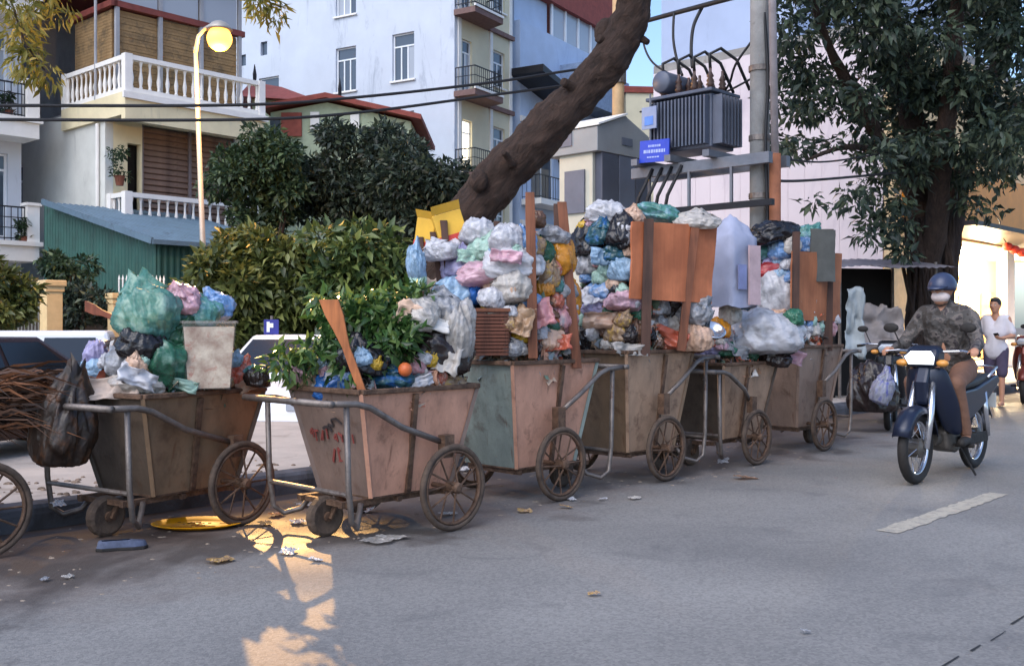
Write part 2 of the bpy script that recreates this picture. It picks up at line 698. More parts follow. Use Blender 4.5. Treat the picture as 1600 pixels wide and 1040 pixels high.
def asphalt():
    m, nt, b = newmat('worn_asphalt')
    L = nt.links
    tc = nt.nodes.new('ShaderNodeTexCoord')
    big = nt.nodes.new('ShaderNodeTexNoise')
    big.inputs['Scale'].default_value = 0.55
    big.inputs['Detail'].default_value = 5
    L.new(tc.outputs['Object'], big.inputs['Vector'])
    fine = nt.nodes.new('ShaderNodeTexNoise')
    fine.inputs['Scale'].default_value = 90
    fine.inputs['Detail'].default_value = 3
    L.new(tc.outputs['Object'], fine.inputs['Vector'])
    vor = nt.nodes.new('ShaderNodeTexVoronoi')
    vor.inputs['Scale'].default_value = 130
    L.new(tc.outputs['Object'], vor.inputs['Vector'])
    r1 = ramp(nt, [(0.3, C(114, 111, 109)), (0.7, C(142, 138, 134))])
    L.new(big.outputs['Fac'], r1.inputs[0])
    r2 = ramp(nt, [(0.2, (0.74, 0.74, 0.74)), (0.5, (0.93, 0.93, 0.925)), (0.85, (1.13, 1.12, 1.1))])
    ag = nt.nodes.new('ShaderNodeTexVoronoi')
    ag.inputs['Scale'].default_value = 75
    L.new(tc.outputs['Object'], ag.inputs['Vector'])
    sp = nt.nodes.new('ShaderNodeSeparateColor')
    L.new(ag.outputs['Color'], sp.inputs[0])
    av = nt.nodes.new('ShaderNodeMath')
    av.operation = 'MULTIPLY_ADD'
    av.inputs[1].default_value = 0.55
    L.new(sp.outputs[0], av.inputs[0])
    hf = nt.nodes.new('ShaderNodeMath')
    hf.operation = 'MULTIPLY'
    hf.inputs[1].default_value = 0.45
    L.new(fine.outputs['Fac'], hf.inputs[0])
    L.new(hf.outputs[0], av.inputs[2])
    L.new(av.outputs[0], r2.inputs[0])
    mx = nt.nodes.new('ShaderNodeMix')
    mx.data_type = 'RGBA'
    mx.blend_type = 'MULTIPLY'
    mx.inputs[0].default_value = 1
    L.new(r1.outputs[0], mx.inputs[6])
    L.new(r2.outputs[0], mx.inputs[7])
    # brown dirt gathered along the gutter: a noisy band across the object's y (its t axis)
    sx = nt.nodes.new('ShaderNodeSeparateXYZ')
    L.new(tc.outputs['Object'], sx.inputs[0])
    nd = nt.nodes.new('ShaderNodeTexNoise')
    nd.inputs['Scale'].default_value = 1.1
    nd.inputs['Detail'].default_value = 9
    nd.inputs['Roughness'].default_value = 0.7
    L.new(tc.outputs['Object'], nd.inputs['Vector'])
    ma = nt.nodes.new('ShaderNodeMath')
    ma.operation = 'MULTIPLY_ADD'
    ma.inputs[1].default_value = 3.2
    L.new(nd.outputs['Fac'], ma.inputs[0])
    L.new(sx.outputs['Y'], ma.inputs[2])
    mr = nt.nodes.new('ShaderNodeMapRange')
    mr.inputs[1].default_value = 5.9
    mr.inputs[2].default_value = 7.6
    L.new(ma.outputs[0], mr.inputs[0])
    m2 = nt.nodes.new('ShaderNodeMix')
    m2.data_type = 'RGBA'
    L.new(mr.outputs[0], m2.inputs[0])
    L.new(mx.outputs[2], m2.inputs[6])
    m2.inputs[7].default_value = (*C(98, 80, 70), 1)
    # oil stains
    no = nt.nodes.new('ShaderNodeTexNoise')
    no.inputs['Scale'].default_value = 1.7
    no.inputs['Detail'].default_value = 7
    no.inputs['Distortion'].default_value = 1.2
    L.new(tc.outputs['Object'], no.inputs['Vector'])
    mo = nt.nodes.new('ShaderNodeMapRange')
    mo.inputs[1].default_value = 0.6
    mo.inputs[2].default_value = 0.78
    mo.inputs[4].default_value = 0.5
    L.new(no.outputs['Fac'], mo.inputs[0])
    m3 = nt.nodes.new('ShaderNodeMix')
    m3.data_type = 'RGBA'
    L.new(mo.outputs[0], m3.inputs[0])
    L.new(m2.outputs[2], m3.inputs[6])
    m3.inputs[7].default_value = (*C(84, 82, 84), 1)
    # leachate that has run out from the carts: dark, slightly shiny, ragged
    ln = nt.nodes.new('ShaderNodeTexNoise')
    ln.inputs['Scale'].default_value = 0.9
    ln.inputs['Detail'].default_value = 8
    ln.inputs['Roughness'].default_value = 0.62
    ln.inputs['Distortion'].default_value = 0.5
    L.new(tc.outputs['Object'], ln.inputs['Vector'])
    lb = nt.nodes.new('ShaderNodeMapRange')
    lb.interpolation_type = 'SMOOTHSTEP'
    lb.inputs[1].default_value = 3.4
    lb.inputs[2].default_value = 5.2
    L.new(sx.outputs['Y'], lb.inputs[0])
    lc = nt.nodes.new('ShaderNodeMath')
    lc.operation = 'MULTIPLY_ADD'
    lc.inputs[1].default_value = 0.22
    L.new(lb.outputs[0], lc.inputs[0])
    L.new(ln.outputs['Fac'], lc.inputs[2])
    lm = nt.nodes.new('ShaderNodeMapRange')
    lm.inputs[1].default_value = 0.66
    lm.inputs[2].default_value = 0.78
    lm.inputs[4].default_value = 0.7
    L.new(lc.outputs[0], lm.inputs[0])
    m4 = nt.nodes.new('ShaderNodeMix')
    m4.data_type = 'RGBA'
    L.new(lm.outputs[0], m4.inputs[0])
    L.new(m3.outputs[2], m4.inputs[6])
    m4.inputs[7].default_value = (*C(60, 52, 48), 1)
    L.new(m4.outputs[2], b.inputs['Base Color'])
    rr = nt.nodes.new('ShaderNodeMapRange')
    rr.inputs[3].default_value = 0.8
    rr.inputs[4].default_value = 0.45
    L.new(lm.outputs[0], rr.inputs[0])
    L.new(rr.outputs[0], b.inputs['Roughness'])
    bp = nt.nodes.new('ShaderNodeBump')
    bp.inputs['Strength'].default_value = 0.3
    bp.inputs['Distance'].default_value = 0.005
    L.new(vor.outputs['Distance'], bp.inputs['Height'])
    L.new(bp.outputs[0], b.inputs['Normal'])
    return m


M_asphalt = asphalt()
M_dirt = mat('yard_dirt', C(128, 116, 104), 0.95, var=0.35, scale=0.8, bump=0.5, bscale=18)
M_pave = mat('pale_paving', C(186, 172, 160), 0.9, var=0.22, scale=1.6, bump=0.3, bscale=25, dirt=(C(140, 124, 112), 1.5, 0.55))
M_kerb = mat('dark_kerb_stone', C(84, 84, 90), 0.85, var=0.35, scale=4, bump=0.4, bscale=30, dirt=(C(60, 58, 60), 3, 0.52))
M_linepaint = mat('worn_line_paint', C(176, 166, 150), 0.8, var=0.2, scale=12, bump=0.2, dirt=(C(130, 126, 122), 22, 0.5))

sheet('ground', [(-600, -600), (600, -600), (600, 600), (-600, 600)], M_dirt, -0.32)
KERB_T = 6.42
road = MB().add([(-60, -14, 0), (120, -14, 0), (120, KERB_T + 0.05, 0), (-60, KERB_T + 0.05, 0)], [(0, 1, 2, 3)]).build('road', M_asphalt, rot=(0, 0, RYAW))
tag(road, kind='structure')
pm = MB()
pm.bb(-60, 120, KERB_T + 0.17, 11.8, -0.3, 0.14)
pave = pm.build('pavement', M_pave, rot=(0, 0, RYAW))
tag(pave, kind='structure')
kp = [(0.0, -0.2), (0.0, 0.10), (0.015, 0.135), (0.045, 0.155), (0.18, 0.16), (0.18, -0.2)]
km = MB()
n = len(kp)
km.add([(0.006, a, b) for a, b in kp] + [(0.994, a, b) for a, b in kp], [tuple(range(n)), tuple(reversed(range(n, 2 * n)))] + [(i, i + n, (i + 1) % n + n, (i + 1) % n) for i in range(n)])
kme = km.mesh('kerb_stone', M_kerb)
for i in range(-6, 34):
    o = link('kerb_stone', kme, pave)
    o.location = (i, KERB_T + random.uniform(-0.006, 0.006), random.uniform(-0.006, 0.004))
    o.rotation_euler = (0, 0, random.uniform(-0.004, 0.004))
# painted centre dashes and the open seam in the asphalt
gd = random.Random(31)
for s0 in (-6.9, 6.05, 19.0, 32.0):
    d = MB()
    N = 40
    lo_ = [2.55 + gd.uniform(-0.012, 0.012) for _ in range(N + 1)]
    hi_ = [2.69 + gd.uniform(-0.012, 0.012) for _ in range(N + 1)]
    vs = []
    for i in range(N + 1):
        x = s0 + 1.95 * i / N
        vs += [(x, lo_[i], 0.004), (x, hi_[i], 0.004)]
    d.add(vs, [(2 * i, 2 * i + 2, 2 * i + 3, 2 * i + 1) for i in range(N)])
    d.build('lane_dash', M_linepaint, road)
M_tar = mat('tar', C(40, 38, 38), 0.7, bump=0)
for (s0, t0, ang, L_) in ((9.5, 1.9, 0.2, 2.4),):
    d = MB()
    x, y, a = s0, t0, ang
    pts = []
    while L_ > 0:
        pts.append((x, y))
        st = gd.uniform(0.03, 0.08)
        a += gd.uniform(-0.45, 0.45)
        a = ang + (a - ang) * 0.8
        x += math.cos(a) * st
        y += math.sin(a) * st
        L_ -= st
    for (x0, y0), (x1, y1) in zip(pts[:-1], pts[1:]):
        w = gd.uniform(0.0012, 0.0035)
        nx, ny = -(y1 - y0), x1 - x0
        k = w / math.hypot(nx, ny)
        d.add([(x0 - nx * k, y0 - ny * k, 0.004), (x1 - nx * k, y1 - ny * k, 0.004), (x1 + nx * k, y1 + ny * k, 0.004), (x0 + nx * k, y0 + ny * k, 0.004)], [(0, 1, 2, 3)])
    d.build('crack', M_tar, road)
sm = MB()
x = 2.2
g = random.Random(3)
while x < 30:
    l = g.uniform(0.08, 0.4)
    w = g.uniform(0.003, 0.007)
    y = 1.43 + 0.012 * math.sin(x * 7)
    sm.add([(x, y - w, 0.004), (x + l, y - w * 0.5, 0.004), (x + l, y + w * 0.5, 0.004), (x, y + w, 0.004)], [(0, 1, 2, 3)])
    x += l + g.uniform(0.0, 0.14)
sm.build('asphalt_seam', M_tar, road)

# ------------------------------------------------------------------ building helpers
# a building root: local x runs along its street front, local y goes back from it, z up.
# faces seen: 'F' (y = const, looks towards -y) and 'L' (x = const, looks towards -x)
def wall(root, face, plane, a0, a1, z0, z1, openings, material, th=0.22, name='wall'):
    """a wall with real openings [(a0,a1,z0,z1)]; a runs along x for F and along y for L"""
    xs = sorted({a0, a1, *[o[0] for o in openings], *[o[1] for o in openings]})
    zs = sorted({z0, z1, *[o[2] for o in openings], *[o[3] for o in openings]})
    m = MB()
    for j in range(len(zs) - 1):
        run = None
        for i in range(len(xs)):
            solid = False
            if i < len(xs) - 1:
                cx, cz = (xs[i] + xs[i + 1]) / 2, (zs[j] + zs[j + 1]) / 2
                solid = not any(o[0] < cx < o[1] and o[2] < cz < o[3] for o in openings)
            if solid and run is None:
                run = xs[i]
            if not solid and run is not None:
                if face == 'F':
                    m.bb(run, xs[i], plane, plane + th, zs[j], zs[j + 1])
                else:
                    m.bb(plane, plane + th, run, xs[i], zs[j], zs[j + 1])
                run = None
    return m.build(name, material, root)


def window(root, face, plane, a0, a1, z0, z1, panes=2, transom=0.0, glass=None, frame=None, sill=True, inset=0.1, open_leaf=None):
    """window in an opening: frame part > pane sub-parts"""
    frame = frame or M_frame
    w, h = a1 - a0, z1 - z0
    t = 0.06
    m = MB()
    m.bb(0, t, 0, 0.07, 0, h)
    m.bb(w - t, w, 0, 0.07, 0, h)
    m.bb(t, w - t, 0, 0.07, 0, t)
    m.bb(t, w - t, 0, 0.07, h - t, h)
    zt = h - t - transom
    if transom:
        m.bb(t, w - t, 0, 0.07, zt - t, zt)
    pw = (w - 2 * t) / panes
    for k in range(1, panes):
        m.bb(t + pw * k - 0.03, t + pw * k + 0.03, 0.005, 0.065, t, zt - (t if transom else 0))
    if face == 'F':
        loc, rot = (a0, plane + inset, z0), (0, 0, 0)
    else:
        loc, rot = (plane + inset, a1, z0), (0, 0, -PI / 2)
    f = m.build('window', frame, root, loc=loc, rot=rot)
    for k in range(panes):
        gm = MB().bb(t + pw * k + 0.01, t + pw * (k + 1) - 0.01, 0.03, 0.045, t, zt)
        mt = glass if glass else (M_curtain if random.random() < 0.45 else M_glass)
        gm.build('pane', mt, f)
    if transom:
        MB().bb(t, w - t, 0.03, 0.045, zt, h - t).build('pane', glass or M_glass, f)
    if sill:
        MB().bb(-0.08, w + 0.08, -inset - 0.09, -inset - 0.003, -0.07, 0.0).build('sill', M_trim, f)
    return f


BAL = None


def baluster_mesh(h):
    m = MB()
    m.lathe([(0.045, 0), (0.045, 0.05), (0.03, 0.07), (0.05, h * 0.28), (0.055, h * 0.38), (0.028, h * 0.62), (0.024, h * 0.8), (0.04, h - 0.06), (0.045, h - 0.04), (0.045, h)], 10)
    return m.mesh('baluster', M_trim, smooth=True)


def balustrade(root, pts, z, h=0.95, step=0.24):
    """stone balustrade along a polyline: rails, end blocks and each baluster its own piece"""
    global BAL
    if BAL is None:
        BAL = baluster_mesh(h - 0.24)
    for (x0, y0), (x1, y1) in zip(pts[:-1], pts[1:]):
        MB().bar((x0, y0, z + 0.06), (x1, y1, z + 0.06), 0.16, 0.12).build('bottom_rail', M_trim, root)
        MB().bar((x0, y0, z + h - 0.06), (x1, y1, z + h - 0.06), 0.17, 0.12).build('top_rail', M_trim, root)
        L = math.hypot(x1 - x0, y1 - y0)
        nb = int(L / step)
        for k in range(nb):
            f = (k + 0.5) / nb
            link('baluster', BAL, root, loc=(x0 + (x1 - x0) * f, y0 + (y1 - y0) * f, z + 0.12))
    for x0, y0 in pts:
        MB().bb(x0 - 0.1, x0 + 0.1, y0 - 0.1, y0 + 0.1, z, z + h + 0.02).build('rail_post', M_trim, root)


def metal_rail(root, pts, z, h, material, bars=True, step=0.13, hor=0):
    m = MB()
    for (x0, y0), (x1, y1) in zip(pts[:-1], pts[1:]):
        m.bar((x0, y0, z + h), (x1, y1, z + h), 0.04, 0.04)
        m.bar((x0, y0, z + 0.08), (x1, y1, z + 0.08), 0.03, 0.03)
        for k in range(hor):
            zz = z + 0.08 + (h - 0.08) * (k + 1) / (hor + 1)
            m.bar((x0, y0, zz), (x1, y1, zz), 0.025, 0.025)
        if bars:
            L = math.hypot(x1 - x0, y1 - y0)
            nb = max(2, int(L / step))
            for k in range(nb + 1):
                f = k / nb
                x, y = x0 + (x1 - x0) * f, y0 + (y1 - y0) * f
                m.bar((x, y, z), (x, y, z + h), 0.018, 0.018)
    return m.build('railing', material, root)


GZ = -0.32
M_iron = mat('black_iron', C(34, 34, 40), 0.5, 0.4, var=0.3, bump=0)

# ------------------------------------------------------------------ cream corner house with balustraded terraces
ax = Vector((1420.0, 1600.0)).normalized()
hx = math.atan2(ax.y, ax.x)
O = at(200, 300, 26.0)
H = thing('corner_house', 'cream corner house with white balustrades and brown slatted shutter', 'house', (O.x, O.y, 0), hx)
# walls: left flank is x = 0, front is y = 1.2
wall(H, 'L', 0.0, 1.2, 9.0, GZ, 7.05, [(6.2, 7.2, 3.9, 6.0)], M_paleplaster)
window(H, 'L', 0.0, 6.2, 7.2, 3.9, 6.0, 2, 0.4, sill=False)
wall(H, 'F', 1.2, 0.223, 4.1, GZ, 7.05, [(0.62, 1.0, 3.9, 6.1), (1.04, 3.9, 3.75, 6.65)], M_cream)
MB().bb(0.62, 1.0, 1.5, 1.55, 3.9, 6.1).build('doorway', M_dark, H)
MB().bb(0.3, 4.1, 8.4, 8.6, GZ, 11).build('back_wall', M_greywall, H)
# brown slatted shutter in two leaves
M_shut = mat('brown_shutter', C(134, 108, 92), 0.6, 0.1, var=0.25, scale=3, bump=0.15, dirt=(C(100, 78, 66), 2, 0.55))
M_shut2 = mat('grey_shutter', C(128, 116, 116), 0.6, 0.1, var=0.25, scale=3, bump=0.15)
slat = MB().add([(0, 0, 0), (1.38, 0, 0), (1.38, -0.05, 0.03), (0, -0.05, 0.03), (0, -0.01, 0.15), (1.38, -0.01, 0.15)], [(0, 1, 2, 3), (3, 2, 5, 4), (0, 4, 5, 1)]).mesh('slat', M_shut)
for leaf_, x0 in enumerate((1.06, 2.5)):
    fr = MB().bb(x0 - 0.02, x0 + 0.02, 1.2, 1.28, 3.75, 6.65).bb(x0 + 1.38, x0 + 1.42, 1.2, 1.28, 3.75, 6.65).bb(x0, x0 + 1.4, 1.42, 1.44, 3.75, 6.65).build('shutter', M_shut2, H)
    for k in range(18):
        o = link('slat', slat, fr, loc=(x0 + 0.01, 1.3 + random.uniform(-0.006, 0.006), 3.78 + k * 0.158))
        o.rotation_euler = (random.uniform(-0.03, 0.03), random.uniform(-0.006, 0.006), 0)
# lower terrace
MB().bb(0.05, 4.05, 0.22, 1.2, 3.42, 3.72).build('balcony_slab', M_trim, H)
balustrade(H, [(0.14, 1.1), (0.14, 0.32), (3.95, 0.32)], 3.72)
# upper terrace, with the deep cream fascia
fm = MB()
fm.bb(-0.1, 4.1, -0.05, 0.15, 6.45, 7.18)
fm.bb(-0.1, 0.1, 0.15, 3.5, 6.6, 7.18)
fm.build('fascia', M_cream, H)
MB().bb(0.1, 4.1, 0.15, 1.2, 6.95, 7.15).build('terrace_slab', M_cream, H)
MB().bb(-0.18, 4.15, -0.13, -0.053, 7.0, 7.16).build('cornice', M_trim, H)
balustrade(H, [(0.0, 3.4), (0.0, 0.05), (4.0, 0.05)], 7.18)
MB().bb(0.23, 3.88, 1.43, 8.3, 7.0, 7.2).build('floor_slab', M_conc, H)
# top storey: rolled bamboo blinds between posts, a red band and panes above
M_bamboo = mat('bamboo_blind', C(150, 122, 84), 0.8, var=0.3, scale=2.0, bump=0.5, bscale=20, dirt=(C(100, 84, 62), 3, 0.5))
for k, (x0, x1) in enumerate(((0.3, 1.5), (1.55, 2.75), (2.8, 4.0))):
    b_ = MB()
    for q in range(28):
        z = 7.22 + q * 0.085
        b_.bb(x0, x1, 1.24 + 0.01 * (q % 2), 1.30, z, z + 0.078)
    b_.build('bamboo_blind', M_bamboo, H)
b_ = MB()
for q in range(28):
    z = 7.22 + q * 0.085
    b_.bb(0.24, 0.3, 1.32, 3.4, z, z + 0.078)
b_.build('bamboo_blind', M_bamboo, H)
MB().bb(0.2, 4.2, 1.1, 1.3, 9.64, 9.8).bb(0.12, 0.3, 1.1, 3.6, 9.64, 9.8).build('red_band', mat('red_paint', C(120, 56, 46), 0.6, bump=0.1), H)
for x0 in (0.26, 1.5, 2.75, 4.0):
    MB().bb(x0, x0 + 0.1, 1.12, 1.22, 7.2, 11.0).build('terrace_post', M_greywall, H)
for x0 in (0.36, 1.6, 2.85):
    MB().bb(x0, x0 + 1.1, 1.16, 1.18, 9.82, 10.9).build('pane', M_curtain, H)
MB().bb(-0.2, 4.4, 0.9, 9.0, 11.0, 11.2).build('roof', M_redroof, H)
MB().tube([(-0.06, 1.6, 6.6), (-0.06, 1.6, 11)], 0.04, 8).build('drain_pipe', M_greywall, H)
MB().tube([(-0.06, 1.5, 3.0), (-0.06, 1.5, 6.55)], 0.05, 8).build('drain_pipe', M_trim, H)
MB().bb(3.9, 4.1, 1.43, 8.3, GZ, 11).build('right_wall', M_cream, H)

# grey-walled neighbour between the two left houses
G = thing('grey_house', 'tall bluish grey rendered house squeezed behind the cream corner house', 'house', (at(58, 300, 31).x, 31, 0), hx)
wall(G, 'F', 0, 0.22, 6, GZ, 13, [], M_greywall)
wall(G, 'L', 0, 0, 7, GZ, 13, [], M_greywall)
MB().bb(0, 6, 0, 7, 13.003, 13.2).build('roof', M_conc, G)
MB().bb(0.15, 1.4, -0.5, -0.003, 4.95, 5.1).build('door_canopy', M_iron, G)
dd = MB().bb(0.3, 1.1, -0.06, -0.004, 2.6, 4.9).build('door', mat('grey_door', C(178, 184, 190), 0.5, bump=0.05), G)
MB().bb(0.4, 1.0, -0.08, -0.062, 3.9, 4.6).build('door_panel', M_frame, dd)

# white house at the far left edge
Wp = at(56, 300, 27.2)
WH = thing('white_house', 'white house at the left edge with stacked balconies and dark railings', 'house', (Wp.x, Wp.y, 0), hx)
# its street front lies to the left of the corner: built towards -x
ops = []
for k in range(4):
    ops.append((-1.25, -0.35, 0.35 + 3.25 * k, 2.6 + 3.25 * k))
wall(WH, 'F', 0.9, -5, 0, GZ, 13.2, ops + [(a - 2.1, b - 2.1, c, d) for a, b, c, d in ops], M_white)
MB().bb(-0.2, -0.003, 1.13, 8, GZ, 13.2).build('flank_wall', M_white, WH)
for a, b, c, d in ops + [(a - 2.1, b - 2.1, c, d) for a, b, c, d in ops]:
    window(WH, 'F', 0.9, a, b, c, d, 2, 0.35, sill=False)
for k in range(1, 4):
    z = 0.1 + 3.25 * k
    MB().bb(-5, 0.05, -0.1, 0.897, z - 0.42, z - 0.02).bb(-5, 0.12, -0.18, 0.895, z - 0.017, z + 0.1).build('balcony_slab', M_trim, WH)
    for xx in (-0.1, -2.0, -3.9):
        MB().bb(xx - 0.16, xx + 0.16, -0.1, 0.22, z + 0.1, z + 1.05).bb(xx - 0.2, xx + 0.2, -0.14, 0.26, z + 1.053, z + 1.13).build('rail_post', M_trim, WH)
    metal_rail(WH, [(-2.0, 0.05), (-0.27, 0.05)], z + 0.1, 0.9, M_iron, True, 0.16, 2)
    metal_rail(WH, [(-3.9, 0.05), (-2.2, 0.05)], z + 0.1, 0.9, M_iron, True, 0.16, 2)
MB().bb(-5.1, 0.2, -0.2, 8, 13.21, 13.5).build('roof', M_redroof, WH)
lm_pot = leaf_mat('pot_leaf', C(28, 44, 32), C(44, 66, 44), C(70, 90, 52))

# ------------------------------------------------------------------ green corrugated shed against the corner house
S0 = at(243, 372, 22.6)
SH = thing('tin_shed', 'dark green corrugated tin shed with blue grey lean-to roof', 'shed', (S0.x, S0.y, 0), hx)
M_green = mat('green_tin', C(36, 84, 76), 0.45, 0.15, var=0.3, scale=2, bump=0.1, dirt=(C(28, 58, 56), 1.6, 0.56))
M_roofblue = mat('blue_grey_tin', C(96, 120, 138), 0.5, 0.2, var=0.25, scale=2, bump=0.1, dirt=(C(70, 84, 98), 2, 0.55))
zc, slope = S0.z - 0.1, 0.25


def corr_sheet(w, h0, h1, wave=0.115, amp=0.028):
    """one sheet of trapezoid corrugation, w wide, top edge from h0 to h1"""
    m = MB()
    nx = int(w / wave) * 4
    vs, fs = [], []
    pr = (0, 0, 1, 1)
    for i in range(nx + 1):
        x = w * i / nx
        y = -amp * pr[i % 4]
        vs += [(x, y, 0), (x, y, h0 + (h1 - h0) * i / nx)]
    for i in range(nx):
        fs.append((2 * i, 2 * i + 2, 2 * i + 3, 2 * i + 1))
    m.add(vs, fs)
    return m


for k in range(6):      # left flank, rising to the back
    y1 = (k + 1) * 0.92
    m = corr_sheet(0.93, zc + 1.3 + slope * y1, zc + 1.3 + slope * (y1 - 0.92), 0.155, 0.035)
    m.build('tin_sheet', M_green, SH, loc=(0, y1, -1.3), rot=(0, 0, -PI / 2))
for k in range(4):
    m = corr_sheet(0.93, zc + 1.3, zc + 1.3, 0.155, 0.035)
    m.build('tin_sheet', M_green, SH, loc=(k * 0.92, 0, -1.3))
for k in range(4):
    m = MB()
    nx = 28
    vs, fs = [], []
    for i in range(nx + 1):
        xx = -0.3 + k * 1.02 + 1.03 * i / nx
        bz = 0.03 * (0, 0, 1, 1)[i % 4]
        vs += [(xx, -0.45, zc - 0.02 + bz), (xx, 4.9, zc + 1.2 + slope * 0.2 + bz)]
    for i in range(nx):
        fs.append((2 * i, 2 * i + 2, 2 * i + 3, 2 * i + 1))
    m.add(vs, fs)
    m.build('roof_sheet', M_roofblue, SH)
MB().bar((-0.33, -0.47, zc - 0.02), (3.9, -0.47, zc - 0.02), 0.05, 0.1).build('eave_trim', M_roofblue, SH)
MB().bar((-0.33, -0.45, zc), (-0.33, 4.9, zc + 1.27), 0.05, 0.14).build('rake_trim', M_roofblue, SH)

# ------------------------------------------------------------------ white apartment block
bx_ = Vector((0.518, 0.855)).normalized()
Wc = at(710, 300, 40.0)
AP = thing('apartment_block', 'tall bluish white apartment block with small balconies on its corner', 'building', (Wc.x, Wc.y, 0), math.atan2(bx_.y, bx_.x))
ST = 3.18
zb = 1.25 + (508 - 160) / 1600 * 41.5       # a balcony floor
ops = []
for k in range(-2, 2):
    z = zb + ST * k
    ops.append((2.5, 3.35, z + 0.75, z + 2.55))
    ops.append((4.9, 5.9, z + 0.35, z + 2.0))
    ops.append((9.1, 10.2, z + 0.2, z + 1.75))
wall(AP, 'L', 0, 0, 14, GZ, 16.5, [(1.95, 3.05, zb + 0.85, zb + 2.75), (4.95, 6.05, zb + 0.75, zb + 2.6), (9.3, 10.5, zb + 0.35, zb + 1.9),
     (4.95, 6.05, zb + 0.75 + ST, zb + 2.6 + ST), (1.95, 3.05, zb + 0.85 - ST, zb + 2.75 - ST), (4.95, 6.05, zb + 0.75 - ST, zb + 2.6 - ST),
     (11.3, 11.7, zb + 2.6, zb + 3.1), (12.3, 12.7, zb + 2.6, zb + 3.1), (10.0, 10.4, zb + 2.9, zb + 3.5)], M_white)
for (a, b, c, d) in [(1.95, 3.05, zb + 0.85, zb + 2.75), (4.95, 6.05, zb + 0.75, zb + 2.6), (9.3, 10.5, zb + 0.35, zb + 1.9),
     (4.95, 6.05, zb + 0.75 + ST, zb + 2.6 + ST), (1.95, 3.05, zb + 0.85 - ST, zb + 2.75 - ST), (4.95, 6.05, zb + 0.75 - ST, zb + 2.6 - ST)]:
    window(AP, 'L', 0, a, b, c, d, 3, 0.42)
for (a, b, c, d) in [(11.3, 11.7, zb + 2.6, zb + 3.1), (12.3, 12.7, zb + 2.6, zb + 3.1), (10.0, 10.4, zb + 2.9, zb + 3.5)]:
    MB().bb(0.12, 0.16, a, b, c, d).build('vent_grille', M_glass, AP)
M_apcream = mat('apartment_cream', C(214, 206, 178), 0.9, var=0.1, scale=1, bump=0.1)
fo = []
for k in range(-3, 2):
    z = zb + ST * k
    fo += [(0.55, 1.25, z + 0.12, z + 2.3), (2.85, 3.75, z + 0.9, z + 2.4)]
wall(AP, 'F', 0, 0.222, 4.35, GZ, 16.5, fo, M_apcream)
for i, (a, b, c, d) in enumerate(fo):
    lit = emit_mat('lit_room', (1.0, 0.86, 0.62), 1.4) if i == 4 else None
    window(AP, 'F', 0, a, b, c, d, 2, 0.4, glass=lit, sill=(i % 2 == 1))
M_soffit = mat('brown_soffit', C(120, 96, 92), 0.9, bump=0.1)
for k in range(-3, 3):
    z = zb + ST * k
    MB().prism([(-0.05, -1.0), (2.0, -1.0), (2.35, -0.003), (-0.05, -0.003)], z - 0.12, z + 0.1, 'xy').build('balcony_slab', M_soffit, AP)
    MB().prism([(-0.08, -1.04), (2.02, -1.04), (2.37, -0.003), (2.3, -0.003), (1.98, -0.98), (-0.08, -0.98)], z + 0.103, z + 0.2, 'xy').build('slab_edge', M_trim, AP)
    metal_rail(AP, [(0.0, -0.05), (0.0, -0.96), (1.95, -0.96), (2.25, -0.05)], z + 0.2, 0.8, M_iron, True, 0.15, 1)
    MB().bb(2.4, 4.35, -0.14, -0.003, z - 0.12, z + 0.06).build('band', M_soffit, AP)
for xx in (0.225, 2.55, 4.1):
    MB().bb(xx, xx + 0.2, -0.05, -0.002, GZ, 16.4).build('pilaster', M_trim, AP)
MB().bb(-0.3, 4.8, -0.3, 14.2, 16.5, 16.8).build('roof', M_trim, AP)
MB().bb(4.1, 4.33, 0.25, 13.9, GZ, 16.4).build('far_wall', M_white, AP)
# tap-drip stains under the windows come with the plaster's own weathering

# ------------------------------------------------------------------ pale blue house beyond
BH = thing('blue_house', 'pale blue house with red parapet and glazed top floor', 'house', (0.35, 44.3, 0), math.atan2(bx_.y, bx_.x))
zt = 1.25 + (508 - 58) / 1600 * 47
fo = [(1.0, 3.0, zt - 7.6, zt - 4.9), (4.6, 6.6, zt - 8.4, zt - 6.2), (1.0, 2.6, zt - 12.0, zt - 9.8), (4.6, 6.6, zt - 12.4, zt - 10.0)]
wall(BH, 'F', 0, 0, 9.6, GZ, zt, fo, M_bluewall)
wall(BH, 'L', 0, 0.222, 8, GZ, zt, [], M_bluewall)
for a, b, c, d in fo:
    window(BH, 'F', 0, a, b, c, d, 2, 0.4, glass=M_glass)
MB().bb(3.0, 9.6, 0.15, 0.2, zt, zt + 1.5).build('glazing', M_curtain, BH)
for k in range(6):
    MB().bb(3.0 + k * 1.3, 3.12 + k * 1.3, 0.08, 0.148, zt, zt + 1.5).build('mullion', M_frame, BH)
MB().bb(-0.2, 9.9, -0.1, 8, zt + 1.5, zt + 3.6).build('red_parapet', M_redroof, BH)
MB().bb(0.0, 2.9, 0.3, 0.6, zt + 0.003, zt + 1.49).build('wall_infill', M_bluewall, BH)
MB().prism([(-0.8, zt - 2.6), (2.4, zt - 3.2), (2.4, zt - 3.0), (-0.8, zt - 2.3)], -1.6, -0.01).build('awning', M_iron, BH)
MB().bb(3.6, 8.6, -1.2, -0.004, zt - 3.0, zt - 1.2).build('balcony_parapet', mat('blue_grey_panel', C(130, 150, 178), 0.8, bump=0.1), BH)
MB().prism([(3.4, zt - 5.7), (7.8, zt - 5.7), (7.8, zt - 4.0), (3.4, zt - 4.5)], -1.3, -0.02).build('dark_awning', M_iron, BH)
MB().bb(0.1, 3.1, -1.0, -0.004, zt - 8.0, zt - 7.75).build('balcony_slab', M_trim, BH)
